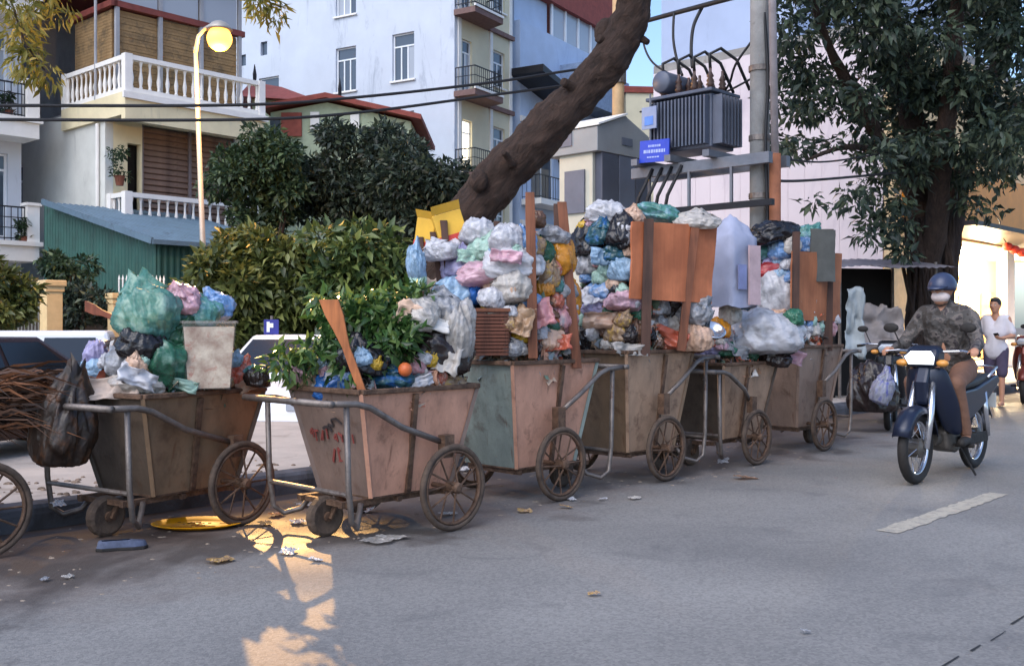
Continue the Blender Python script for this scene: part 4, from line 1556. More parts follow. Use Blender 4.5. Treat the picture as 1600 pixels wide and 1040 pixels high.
# platform beams and transformer; local x along the street, y back from it
TR = thing('transformer', 'dark grey finned transformer raised on steel beams with blue sign', 'transformer', (pp.x, pp.y, 0.14), RYAW)
zb_ = 3.36
M_beam = mat('galvanised_beam', C(122, 124, 132), 0.55, 0.4, var=0.2, scale=5, bump=0.1)
for x0 in (-0.25, 0.2):
    MB().bb(x0 - 0.05, x0 + 0.05, -0.3, 1.85, zb_ - 0.2, zb_ - 0.06).build('beam', M_beam, TR)
for y0 in (0.45, 1.05, 1.6):
    MB().bb(-0.5, 0.5, y0, y0 + 0.1, zb_ - 0.057, zb_ + 0.03).build('cross_beam', M_beam, TR)
M_trafo = mat('transformer_grey', C(92, 98, 114), 0.45, 0.2, var=0.15, scale=3, bump=0.05)
MB().bb(-0.28, 0.28, 0.55, 1.5, zb_ + 0.1, zb_ + 0.82).build('tank', M_trafo, TR, bevel=0.02)
MB().bb(-0.36, 0.36, 0.5, 1.56, zb_ + 0.823, zb_ + 0.87).build('lid', M_trafo, TR, bevel=0.01)
fin = MB().bb(-0.1, 0, -0.012, 0.012, 0, 0.64).mesh('fin', M_trafo)
for k in range(16):
    link('fin', fin, TR, loc=(-0.282, 0.6 + k * 0.057, zb_ + 0.14))
fin2 = MB().bb(-0.012, 0.012, -0.14, 0, 0, 0.64).mesh('fin', M_cab)
for k in range(7):
    link('fin', fin2, TR, loc=(-0.24 + k * 0.08, 0.548, zb_ + 0.14))
MB().lathe([(0.13, -0.45), (0.15, -0.43), (0.15, 0.43), (0.13, 0.45)], 16, (0.15, 1.35, zb_ + 1.08), 'x').build('oil_drum', M_trafo, TR, smooth=True)
bush = MB().lathe([(0.05, 0), (0.035, 0.05), (0.06, 0.07), (0.035, 0.1), (0.055, 0.12), (0.03, 0.16), (0.05, 0.18), (0.02, 0.24), (0.02, 0.3)], 10).mesh('bushing', mat('brown_porcelain', C(84, 60, 54), 0.3, bump=0), True)
for k in range(4):
    link('bushing', bush, TR, loc=(-0.2, 0.62 + 0.25 * k, zb_ + 0.87))
    link('bushing', bush, TR, loc=(0.1, 0.62 + 0.18 * k, zb_ + 0.87))
for k in range(4):
    y = 0.62 + 0.25 * k
    MB().tube([(-0.2, y, zb_ + 1.16), (-0.22, y, zb_ + 1.34), (-0.1, y - 0.1, zb_ + 1.42), (0.1, y - 0.22, zb_ + 1.28), (0.3, y - 0.3, zb_ + 0.9)], 0.022, 8).build('cable', M_cable, TR, smooth=True)
# lower arm with hanging insulators and the dropping cables
MB().bb(-0.32, -0.24, -0.35, 1.6, 2.62, 2.7).build('lower_beam', M_iron, TR)
for y in (0.8, 1.15, 1.5):
    MB().bar((-0.28, y, 2.62), (-0.28, y, 2.3), 0.06, 0.06).build('hanger', M_iron, TR)
for y in (0.25, 0.9, 1.55):
    MB().bar((-0.28, y, 2.7), (-0.28, y, zb_ - 0.2), 0.035, 0.035).build('strut', M_beam, TR)
g = random.Random(5)
for k in range(4):
    y = 1.0 + 0.16 * k
    MB().tube([(-0.3, y, zb_ - 0.1), (-0.42, y + 0.15, zb_ - 0.5), (-0.35, y + 0.3, zb_ - 0.95), (-0.2, y + 0.2, 1.9), (-0.1, y + 0.5, 1.2)], 0.024, 8).build('cable', M_cable, TR, smooth=True)
MB().tube([(-0.28, 2.1, 2.3), (-0.3, 1.5, 2.22), (-0.3, 0.8, 2.18)], 0.03, 8).build('cable', M_cable, TR)
# signs on the transformer: blue board with two pale lines, small square notice above on a rod
sg = MB().bb(-0.022, 0.0, 0.0, 0.5, 0, 0.3).build('sign_board', mat('blue_sign', C(46, 74, 196), 0.45, var=0.08, bump=0), TR, loc=(-0.45, 1.1, zb_ - 0.05), rot=(0.05, 0, -0.05))
M_signw = mat('sign_white', C(170, 186, 236), 0.5, var=0.05, bump=0)
for z_, a, b_, w in ((0.205, 0.14, 0.36, 0.03), (0.125, 0.06, 0.42, 0.045), (0.06, 0.16, 0.34, 0.018)):
    y = a
    while y < b_:
        l = random.uniform(0.018, 0.04)
        MB().bb(-0.0265, -0.0225, y, y + l, z_, z_ + w).build('lettering', M_signw, sg)
        y += l + 0.012
nt_ = MB().bb(-0.02, 0.0, 0.0, 0.24, 0, 0.3).build('notice', mat('pale_notice', C(150, 160, 190), 0.5, var=0.1, bump=0), TR, loc=(-0.45, 1.3, zb_ + 0.42))
MB().bb(-0.026, -0.022, 0.05, 0.19, 0.05, 0.17).build('notice_mark', mat('notice_blue', C(96, 140, 220), 0.5, bump=0), nt_)
MB().tube([(-0.44, 1.42, zb_ + 0.2), (-0.44, 1.42, zb_ + 0.9)], 0.015, 6).build('sign_rod', M_beam, TR)
# tan service pole behind the trunk and the wires
tpz = at(966, 175, 16.5)
TP = thing('service_pole', 'slim tan service pole rising behind the leaning trunk', 'utility pole', (tpz.x, tpz.y, 0.14))
MB().tube([(0, 0, 0), (0, 0, 8.5)], [0.11, 0.09], 14).build('shaft', mat('tan_pole', C(190, 158, 118), 0.7, var=0.2), TP, smooth=True)
MB().lathe([(0.13, 5.0), (0.13, 5.2)], 14).build('clamp', M_steel, TP)


def wire(pts, r, label):
    p0 = at(*pts[0])
    m = trunk_tube([at(*p) - p0 for p in pts], [r] * len(pts), 0, 6, 8, 0.0)
    o = m.build('overhead_wire', M_cable, None, smooth=True, loc=p0)
    return tag(o, label, 'wire', 'overhead wires')


wire([(-160, 163, 12), (0, 165, 12.5), (380, 164, 13.5), (560, 152, 14.2), (760, 130, 15.2), (880, 112, 16.0), (962, 100, 16.5)], 0.022, 'upper of the two long black wires crossing the cream and white houses')
wire([(-160, 184, 12), (0, 187, 12.5), (380, 187, 13.5), (560, 176, 14.2), (760, 150, 15.2), (880, 134, 16.0), (962, 124, 16.5)], 0.022, 'lower of the two long black wires crossing the cream and white houses')
wire([(960, 48, 16.4), (1010, 33, 15.5), (1080, 14, 14.5), (1185, -14, 13.4)], 0.035, 'thick black cable at the top between leaning trunk and concrete pole')
wire([(1053, 20, 14.8), (1052, 60, 14.7), (1058, 95, 14.6), (1066, 118, 14.4)], 0.02, 'left drop wire hanging above the transformer')
wire([(1098, 10, 14.4), (1084, 40, 14.3), (1080, 75, 14.2), (1082, 106, 14.1)], 0.024, 'right drop wire hanging above the transformer')
wire([(1003, 34, 15.6), (1006, 70, 15.6), (1020, 98, 15.4), (1050, 118, 15)], 0.016, 'thin drooping wire between the trunk and the transformer')

wire([(1180, 120, 13.4), (1120, 150, 13.9), (1060, 165, 14.3), (1000, 175, 14.7)], 0.014, 'thin slack wire from concrete pole to the kiosk hood')
wire([(1178, 60, 13.35), (1150, 100, 13.5), (1140, 130, 13.7), (1128, 148, 13.9)], 0.016, 'short cable looping from concrete pole to transformer lid')
wire([(1194, 20, 13.2), (1200, 120, 13.15), (1196, 220, 13.13), (1199, 330, 13.12), (1197, 420, 13.1)], 0.022, 'black cable running down the right side of the concrete pole')
wire([(1192, 236, 13.2), (1240, 250, 13.6), (1300, 252, 14.2), (1400, 236, 15.4)], 0.014, 'slack black wire from concrete pole into the street tree')
wire([(1192, 280, 13.2), (1230, 283, 13.5), (1290, 280, 14.2), (1400, 270, 15.4)], 0.02, 'lower black wire from concrete pole into the street tree')

# ------------------------------------------------------------------ the handcarts
def spoked_wheel(parent, x, y, r, tube=0.02, spokes=12, name='wheel', mtyre=None, z=None, hubr=0.035):
    """wheel part = hub; sub-parts tyre, rim, spokes"""
    z = r if z is None else z
    hub = MB().lathe([(hubr * 0.6, -0.055), (hubr, -0.045), (hubr, 0.045), (hubr * 0.6, 0.055)], 12, (0, 0, 0), 'y').build(name, M_rust, parent, loc=(x, y, z))
    MB().torus((0, 0, 0), r - tube, tube, 'y', 36, 8).build('tyre', mtyre or M_tyre, hub, smooth=True)
    MB().torus((0, 0, 0), r - tube * 2.3, tube * 0.55, 'y', 36, 6, 1.6).build('rim', M_rust, hub, smooth=True)
    m = MB()
    for k in range(spokes):
        a = 2 * PI * k / spokes
        sgn = 1 if k % 2 else -1
        m.tube([(hubr * math.cos(a + 0.2), sgn * 0.03, hubr * math.sin(a + 0.2)), ((r - tube * 2.4) * math.cos(a), 0, (r - tube * 2.4) * math.sin(a))], 0.0065, 5)
    m.build('spokes', M_rust, hub)
    return hub


CARTS = {}


def cart(key, label, s, t, H, flip, m_side, m_end, yaw=0.0, tl=0.46, tw=0.35, bl=0.31, bw=0.25, wheel_r=0.265, m_frame=None, tilt=0.0, wx=-0.1, castor=True, stand=True):
    """hopper on two spoked wheels; the handle leaves the +x end (flip turns it to the left of the picture)"""
    root = thing('rubbish_cart', label, 'handcart', R(s, t, 0), RYAW + yaw + (PI if flip else 0), 'rubbish carts parked along the kerb')
    root.rotation_euler.y = tilt
    mf = m_frame or M_rust
    z0 = 0.24
    T = [(-tl, -tw), (tl, -tw), (tl, tw), (-tl, tw)]
    B = [(-bl, -bw), (bl, -bw), (bl, bw), (-bl, bw)]
    names = ('side_panel', 'end_panel', 'side_panel', 'end_panel')
    for i in range(4):
        j = (i + 1) % 4
        o = [(*T[i], H), (*T[j], H), (*B[j], z0), (*B[i], z0)]
        k = 0.965
        q = [(a * k, b * k, c) for a, b, c in o]
        # a slightly dented sheet: grid of points between the four corners
        NX, NZ = 8, 6
        vs, fs = [], []
        nrm = Vector((T[i][1] + T[j][1], -(T[i][0] + T[j][0]))).normalized()
        ow = Vector(((T[i][0] + T[j][0]) / 2, (T[i][1] + T[j][1]) / 2)).normalized()
        for a in range(NX + 1):
            for b in range(NZ + 1):
                fa, fb = a / NX, b / NZ
                p = Vector(o[0]).lerp(Vector(o[1]), fa).lerp(Vector(o[3]).lerp(Vector(o[2]), fa), fb)
                edge = math.sin(PI * fa) * math.sin(PI * fb)
                d = edge * (0.034 * mn.noise(p * 4 + Vector((s * 3, i, 0))) + 0.014 * mn.noise(p * 10 + Vector((s, 0, i))) + 0.004)
                vs.append(p + Vector((ow.x * d, ow.y * d, 0)))
        nb = (NX + 1) * (NZ + 1)
        vs += [v - Vector((ow.x * 0.012, ow.y * 0.012, 0)) for v in vs]
        for a in range(NX):
            for b in range(NZ):
                c0 = a * (NZ + 1) + b
                fs.append((c0, c0 + NZ + 1, c0 + NZ + 2, c0 + 1))
                fs.append((nb + c0, nb + c0 + 1, nb + c0 + NZ + 2, nb + c0 + NZ + 1))
        m = MB().add(vs, fs)
        mm_ = m_side if i in (0, 2) else m_end
        pan = m.build(names[i], mm_, root, smooth=True)
        if i in (0, 2):
            sg_ = -1 if i == 0 else 1
            MB().bar((0.06, sg_ * (tw + 0.012), H - 0.02), (0.04, sg_ * (bw + 0.012), z0), 0.035, 0.02, (0, 1, 0)).build('rib', mf, pan)
    MB().bb(-bl, bl, -bw, bw, z0 - 0.012, z0 + 0.002).build('floor_plate', mf, root)
    rim = MB()
    for i in range(4):
        j = (i + 1) % 4
        rim.bar((*[c * 1.02 for c in T[i]], H + 0.008), (*[c * 1.02 for c in T[j]], H + 0.008), 0.04, 0.03)
    rim.build('rim', mf, root, bevel=0.006)
    for i in range(4):
        MB().bar((T[i][0] * 1.005, T[i][1] * 1.005, H), (B[i][0] * 1.01, B[i][1] * 1.01, z0), 0.025, 0.025).build('corner_post', mm_ if i % 2 else m_side, root)
    ch = MB()
    for y in (-0.2, 0.2):
        ch.bar((-0.3, y, z0 - 0.03), (0.5, y, z0 - 0.03), 0.035, 0.035)
    for x in (-0.28, 0.1, 0.46):
        ch.bar((x, -0.26, z0 - 0.032), (x, 0.26, z0 - 0.032), 0.03, 0.03)
    ch.build('chassis', mf, root)
    yw = tw + 0.09
    MB().tube([(wx, -yw - 0.03, wheel_r), (wx, yw + 0.03, wheel_r)], 0.016, 8).build('axle', mf, root)
    spoked_wheel(root, wx, -yw, wheel_r)
    spoked_wheel(root, wx, yw, wheel_r)
    # pushing handle: arms slope up along the sides, then a straight loop beyond the end
    for sg_ in (-1, 1):
        y = sg_ * (tw + 0.05)
        MB().tube([(wx + 0.02, sg_ * (tw + 0.03), H * 0.62), (0.2, y, H * 0.76), (0.44, y, H * 0.91), (0.54, y, H * 0.94), (0.74, y, H * 0.95)], 0.019, 8).build('handle_arm', M_steel, root, smooth=True)
        MB().bb(wx - 0.02, wx + 0.06, y - 0.03, y + 0.03, H * 0.52, H * 0.68).build('arm_bracket', mf, root)
        if stand:
            MB().tube([(0.60, y * 0.98, H * 0.945), (0.585, y * 0.98, 0.34), (0.56, y * 0.97, 0.15), (0.50, y * 0.9, 0.10), (0.43, y * 0.7, 0.13), (0.38, y * 0.6, z0 - 0.03)], 0.017, 8).build('stand', M_steel, root, smooth=True)
    MB().tube([(0.73, -tw - 0.09, H * 0.95), (0.73, tw + 0.09, H * 0.95)], 0.02, 10).build('crossbar', M_steel, root, smooth=True)
    MB().tube([(0.582, -tw - 0.03, 0.3), (0.582, tw + 0.03, 0.3)], 0.014, 8).build('stand_bar', M_steel, root)
    if castor:
        fk = MB().bar((0.4, -0.045, z0 - 0.03), (0.46, -0.045, 0.11), 0.04, 0.012).bar((0.4, 0.045, z0 - 0.03), (0.46, 0.045, 0.11), 0.04, 0.012).build('castor_fork', mf, root)
        cw = MB().lathe([(0.05, -0.03), (0.1, -0.035), (0.12, -0.022), (0.12, 0.022), (0.1, 0.035), (0.05, 0.03)], 18, (0, 0, 0), 'y').build('castor', M_tyre, root, loc=(0.46, 0, 0.12))
        MB().lathe([(0.03, -0.045), (0.03, 0.045)], 10, (0, 0, 0), 'y').build('hub', M_rust, cw)
    CARTS[key] = dict(root=root, s=s, t=t, H=H, tl=tl, tw=tw, yaw=yaw)
    return root


P_peach = paint_mat('faded_pink_paint', C(206, 152, 126))
P_greyend = paint_mat('grey_brown_paint', C(128, 108, 98))
P_bluegrn = paint_mat('grey_green_paint', C(138, 148, 140), thr=0.53)
P_tan = paint_mat('tan_paint', C(176, 142, 116), thr=0.52)
P_dark = paint_mat('dark_grime_paint', C(92, 78, 66), C(52, 40, 32), 0.5)
P_brown = paint_mat('brown_grime_paint', C(134, 108, 84), C(80, 56, 42), 0.52)
P_mauve = paint_mat('mauve_brown_paint', C(148, 122, 106), thr=0.54)

cart('c0', 'handcart cut off by the left picture edge', 1.55, 6.22, 0.80, True, P_dark, P_dark, wx=-0.45)
cart('c1', 'dark grimy handcart piled with green and black bags, nearest the left edge', 3.2, 6.02, 0.83, True, P_brown, P_dark, yaw=0.18, wx=-0.2)
c2 = cart('c2', 'faded pink handcart with red painted scrawl, carrying cut leafy branches', 4.1, 4.99, 0.86, True, P_peach, P_greyend, wx=-0.17)
cart('c3', 'pink and grey green handcart with brown crate and tall timber posts', 5.57, 5.2, 0.98, False, P_peach, P_bluegrn, wx=-0.05)
cart('c4', 'tan handcart carrying the big orange plywood board', 6.86, 5.2, 1.03, False, P_tan, P_brown, wx=-0.05)
cart('c5', 'lower brown handcart with one big pale bag on top', 8.2, 5.16, 0.90, True, P_tan, P_dark, wx=0.05, wheel_r=0.25)
cart('c6', 'mauve brown handcart farthest right, with upright brown board', 9.62, 5.2, 1.03, False, P_mauve, P_mauve, wx=-0.1)

# hand-painted scrawl on the end of the pink cart (end panel on its +x side)
def stroke(m, pts, H=0.86, w=0.012):
    """pts in (across, up) on the +x end panel; the panel leans, so x follows z"""
    P_ = []
    for a, z in pts:
        f = (z - 0.24) / (H - 0.24)
        x = 0.31 + (0.46 - 0.31) * f + 0.012
        P_.append((x, a, z))
    b = MB()
    for p, q_ in zip(P_[:-1], P_[1:]):
        b.bar(p, q_, w, 0.004, (1, 0, 0))
    b.build(m.n, m.mt, c2)


g = random.Random(11)
class Strokes:
    def __init__(self, name, material):
        self.n, self.mt = name, material


red = Strokes('red_letter', mat('red_handpaint', C(128, 60, 54), 0.7, var=0.3, bump=0))
blk = Strokes('black_scrawl', mat('black_handpaint', C(48, 40, 40), 0.7, var=0.3, bump=0))
for k, a in enumerate((0.2, 0.15, 0.09, 0.03, -0.04, -0.1, -0.16, -0.21)):
    z = 0.56 + 0.01 * math.sin(k * 2)
    j = lambda: g.uniform(-0.008, 0.008)
    shp = [[(a, z), (a - 0.005, z + 0.055)], [(a, z), (a + 0.015, z + 0.06), (a - 0.02, z + 0.005)], [(a + 0.018, z + 0.05), (a - 0.02, z + 0.055), (a, z + 0.05), (a - 0.003, z)], [(a + 0.015, z), (a + 0.015, z + 0.055), (a - 0.015, z + 0.03), (a + 0.012, z + 0.02)]][k % 4]
    stroke(red, [(x + j(), y + j()) for x, y in shp])
stroke(red, [(0.05, 0.5), (0.03, 0.52), (0.035, 0.44)], w=0.017)
stroke(red, [(0.0, 0.51), (-0.02, 0.47), (-0.04, 0.43)], w=0.02)
stroke(red, [(0.06, 0.445), (0.02, 0.44)], w=0.012)
stroke(blk, [(0.12, 0.67), (0.07, 0.7), (0.02, 0.69), (0.03, 0.65), (-0.02, 0.66)], w=0.012)
stroke(blk, [(0.01, 0.62), (-0.02, 0.645), (-0.06, 0.64), (-0.08, 0.63)], w=0.016)
stroke(blk, [(0.17, 0.65), (0.15, 0.68)], w=0.01)

# ------------------------------------------------------------------ bags
def bag_shape(seed, knot=True):
    g = random.Random(seed)
    bm = bmesh.new()
    bmesh.ops.create_icosphere(bm, subdivisions=5, radius=1.0)
    o = Vector((seed * 3.7, seed * 1.3, 0))
    folds = g.randint(7, 12)
    ka = Vector((g.uniform(-0.5, 0.5), g.uniform(-0.5, 0.5), 1)).normalized()
    for v in bm.verts:
        n = v.co.normalized()
        w = n + 0.25 * Vector((mn.noise(n * 2 + o), mn.noise(n * 2 + o + Vector((7, 0, 0))), mn.noise(n * 2 + o + Vector((0, 7, 0)))))
        rg = lambda f: (1 - min(1.0, 2.2 * abs(mn.noise(w * f + o)))) ** 2
        r = 0.92 + 0.20 * mn.noise(n * 1.1 + o) + 0.06 * mn.noise(n * 2.6 + o) + 0.07 * rg(1.7)
        c = n.dot(ka)
        ang = math.acos(max(-1, min(1, c)))
        x = ka.orthogonal().normalized()
        y = ka.cross(x)
        ph = math.atan2(n.dot(y), n.dot(x))
        mq = Vector((math.cos(ph) * 2.6, math.sin(ph) * 2.6, ang * 0.75)) + o + 0.25 * w
        r += 0.085 * (1 - min(1.0, 2.4 * abs(mn.noise(mq)))) ** 2 + 0.04 * (1 - min(1.0, 2.4 * abs(mn.noise(mq * 2.1)))) ** 2 + 0.012 * rg(7.0)
        pl = math.sin(ph * folds + 2.0 * mn.noise(n * 2 + o))
        fall = max(0.0, 1 - ang / 1.25)
        r *= 1 + 0.11 * pl * fall
        if knot:
            if ang < 0.62:
                k = (0.62 - ang) / 0.62
                axial = 0.80 + 0.62 * k * (1 + 0.45 * math.sin(ph * 2 + seed))
                rad = (0.58 * (1 - k) ** 1.4 + 0.10 + 0.22 * max(0, k - 0.45)) * (1 + 0.22 * pl)
                v.co = ka * axial + (x * math.cos(ph) + y * math.sin(ph)) * rad
                continue
        v.co = n * r
    for v in bm.verts:
        if v.co.z < -0.62:
            v.co.z = -0.62 + (v.co.z + 0.62) * 0.25
    for f in bm.faces:
        f.smooth = True
    me = bpy.data.meshes.new('bag')
    bm.to_mesh(me)
    bm.free()
    me.materials.append(None)
    return me


KNOT = [bag_shape(i + 1, True) for i in range(7)]
LUMP = [bag_shape(i + 40, False) for i in range(7)]

COLS = dict(
    white=C(214, 212, 216), offwhite=C(206, 198, 190), grey=C(158, 158, 162), mint=C(176, 208, 192), teal=C(92, 152, 142), green=C(62, 124, 96), dgreen=C(44, 92, 66),
    pblue=C(158, 188, 214), blue=C(52, 116, 196), lblue=C(122, 164, 216), lilac=C(176, 168, 206), pink=C(220, 178, 190), rose=C(216, 156, 160), coral=C(214, 118, 92), orange=C(226, 150, 44),
    yellow=C(222, 180, 60), red=C(184, 62, 66), black=C(36, 32, 36), brownblack=C(54, 42, 40), tan=C(178, 146, 116), peach=C(222, 184, 158), brown=C(120, 84, 62), dteal=C(52, 96, 104))


def rayst(u):
    x = (u - 800) / F
    return RD.x * x + RD.y, RN.x * x + RN.y       # s and t per unit of depth


def front(key, u, inset):
    """depth at which the ray through column u meets the front of a cart's load"""
    c = CARTS[key]
    ks, kt = rayst(u)
    tn, s0, s1, tb = c['t'] - c['tw'] + inset, c['s'] - c['tl'] + inset, c['s'] + c['tl'] - inset, c['t'] + c['tw'] - inset
    Y = max(tn / kt, s0 / ks)
    s, t = Y * ks, Y * kt
    if s > s1:
        Y = s1 / ks
    if t > tb:
        Y = max(tb / kt, 0.1)
    return Y


BN = 0


def place(o, u, v, Y, ru, rv, seed, flat=None):
    g = random.Random(seed)
    p = at(u, v, Y)
    rx, rz = ru / F * Y, rv / F * Y
    o.location = p
    ry = 0.6 * (rx + rz) / 2 + 0.35 * rx
    o.rotation_euler = (g.uniform(-0.25, 0.25), g.uniform(-0.25, 0.25), g.uniform(-0.5, 0.5))
    o.scale = (rx * 1.14, ry * 1.1, rz * 1.28)


def bags(key, rows, inset=0.06, group=None, cat='bag'):
    global BN
    for (u, v, ru, rv, col, label, *ex) in rows:
        BN += 1
        ex = ex[0] if ex else {}
        knot = ex.get('knot', BN % 2 == 0)
        me = (KNOT if knot else LUMP)[BN % 7]
        o = link('plastic_bag', me)
        Y = front(key, u, inset + ex.get('in', 0) + ru / F * 7 * 0.55)
        place(o, u, v, Y + ex.get('dy', 0), ru, rv, BN)
        m = bag_mat(COLS[col], ex.get('rough', 0.26), ex.get('clear', 0.0), COLS[ex['mix']] if 'mix' in ex else None)
        o.material_slots[0].link = 'OBJECT'
        o.material_slots[0].material = m
        tag(o, label, cat, ex.get('group', 'rubbish bags heaped on the carts'))


# loose rubbish filling each cart under and between the bags
SCRAP = [mat('scrap_%d' % i, c, 0.7, var=0.5, scale=9, bump=0.2) for i, c in enumerate([C(206, 200, 194), C(150, 118, 94), C(92, 76, 66), C(196, 170, 146), C(214, 160, 132), C(120, 140, 118), C(170, 182, 194), C(62, 54, 50), C(200, 108, 80), C(190, 204, 210), C(214, 212, 214), C(206, 176, 180)])]


def heap(key, top, label, seed, n=900, narrow=0.75):
    c = CARTS[key]
    g = np.random.default_rng(seed)
    tl, tw, H = c['tl'] * 0.93, c['tw'] * 0.9, c['H']
    m = MB()
    NX, NY = 14, 12
    # inner mound
    vs, fs, sf = [], [], []
    rings = 7
    nseg = 24
    for i in range(rings + 1):
        f = i / rings
        z = H - 0.1 + (top - H + 0.1) * f
        k = (1 - (1 - narrow) * f) if f < 0.86 else narrow * (1 - f) / 0.14 * 0.7 + 0.15
        for a in range(nseg):
            th = 2 * PI * a / nseg
            cx, cy = math.cos(th), math.sin(th)
            q = (abs(cx) ** 4 + abs(cy) ** 4) ** -0.25
            p = Vector((tl * 0.86 * cx * q * k, tw * 0.84 * cy * q * k, z))
            p += Vector((cx, cy, 0.2)) * 0.05 * mn.noise(p * 6 + Vector((seed, 0, 0)))
            vs.append(p)
    for i in range(rings):
        for a in range(nseg):
            fs.append((i * nseg + a, i * nseg + (a + 1) % nseg, (i + 1) * nseg + (a + 1) % nseg, (i + 1) * nseg + a))
    fs.append(tuple(range(rings * nseg, (rings + 1) * nseg)))
    m.mi = 2
    m.add(vs, fs)
    # crumpled scraps over its skin
    for k in range(n):
        i = int(g.integers(0, rings)) if g.random() < 0.6 else int(g.integers(0, 3))
        a = int(g.integers(0, nseg))
        p = vs[i * nseg + a].lerp(vs[i * nseg + (a + 1) % nseg], g.random()).lerp(vs[(i + 1) * nseg + a], g.random())
        sz = g.uniform(0.025, 0.075)
        m.mi = int(g.integers(0, len(SCRAP)))
        ex_ = Euler((g.uniform(0, 6), g.uniform(0, 6), g.uniform(0, 6))).to_matrix()
        outw = Vector((p.x, p.y, 0)).normalized() * sz * 0.5
        q = []
        for (xx, yy) in ((-1, -1), (0, -1.2), (1, -1), (1.1, 0), (1, 1), (0, 1.1), (-1, 1), (-1.1, 0), (0, 0)):
            q.append(p + outw + ex_ @ Vector((xx * sz * g.uniform(0.6, 1), yy * sz * 0.7 * g.uniform(0.6, 1), g.uniform(-0.4, 0.4) * sz)))
        m.add(q, [(0, 1, 8), (1, 2, 8), (2, 3, 8), (3, 4, 8), (4, 5, 8), (5, 6, 8), (6, 7, 8), (7, 0, 8)])
    o = m.build('loose_rubbish', SCRAP, None, True, loc=R(c['s'], c['t'], 0), rot=(0, 0, RYAW + c['yaw']))
    return tag(o, label, 'rubbish', kind='stuff')


heap('c1', 1.2, 'mixed loose scraps filling the dark left cart', 1, 700)
heap('c2', 1.08, 'mixed loose scraps filling the pink scrawled cart', 2, 700)
heap('c3', 1.92, 'tall mixed loose scraps between the bags of the crate cart', 3, 1300, 0.8)
heap('c4', 2.05, 'tall mixed loose scraps behind the orange plywood board', 4, 1400, 0.8)
heap('c5', 1.18, 'loose scraps in the lower brown cart', 5, 700)
heap('c6', 1.98, 'tall loose scraps in the farthest cart', 6, 1200, 0.8)
heap('c0', 1.0, 'loose brown scraps in the cart at the left edge', 7, 400)

A = dict
bags('c1', [
    (232, 496, 46, 40, 'teal', 'big translucent sea green bag on top of the dark left cart', A(knot=True, mix='mint', clear=0.2)),
    (285, 470, 30, 19, 'pink', 'pale pink bag on the very top of the dark left cart', A(knot=True)),
    (308, 491, 34, 24, 'teal', 'teal bag below the pale pink one on the left cart', A(mix='pblue')),
    (338, 484, 26, 20, 'lblue', 'light blue bag at the top right of the left cart load', A(mix='white')),
    (222, 538, 34, 27, 'black', 'black bag bulging under the sea green one on the left cart'),
    (276, 530, 30, 22, 'dgreen', 'dark green bag wedged between black bag and clear tub'),
    (252, 513, 11, 9, 'yellow', 'small yellow bag tucked under the sea green bag'),
    (252, 572, 54, 42, 'green', 'large creased green bag bulging at the front of the left cart', A(knot=True, mix='mint', clear=0.18)),
    (196, 566, 32, 24, 'grey', 'greyish white bag left of the creased green bag', A(mix='white')),
    (156, 578, 28, 18, 'pblue', 'pale blue bag at the left end of the left cart'),
    (150, 556, 18, 20, 'lilac', 'small lilac bag standing before the white van'),
    (374, 585, 22, 18, 'coral', 'coral bag by the right corner of the left cart', A(mix='offwhite')),
    (402, 592, 18, 14, 'brownblack', 'small dark bag on the right rim of the left cart'),
    (215, 603, 40, 15, 'offwhite', 'flat off white bag on the rim below the green bag', A(knot=False)),
])
bags('c2', [
    (540, 596, 46, 22, 'blue', 'bright blue bag hanging over the pink cart rim', A(knot=False)),
    (604, 594, 38, 16, 'dteal', 'dull blue bag right of the bright blue one', A(mix='blue')),
    (680, 552, 50, 36, 'brownblack', 'large black bag at the right end of the leafy cart', A(knot=False)),
    (566, 566, 38, 24, 'black', 'black bag under the cut branches'),
    (712, 522, 27, 42, 'offwhite', 'cloudy clear bag slumped at the right end of the leafy cart', A(knot=False, clear=0.25, mix='white')),
    (690, 596, 34, 14, 'tan', 'yellowish brown bag on the right rim of the pink cart', A(mix='yellow')),
    (480, 592, 16, 15, 'peach', 'small flesh coloured bag at the left corner of the pink cart'),
    (502, 604, 16, 10, 'offwhite', 'tiny pale bag on the left rim of the pink cart'),
    (655, 495, 30, 22, 'offwhite', 'crumpled peach white bag right of the cut branches', A(mix='peach')),
    (690, 485, 34, 20, 'grey', 'crumpled grey white bag above the large black bag', A(mix='white')),
])
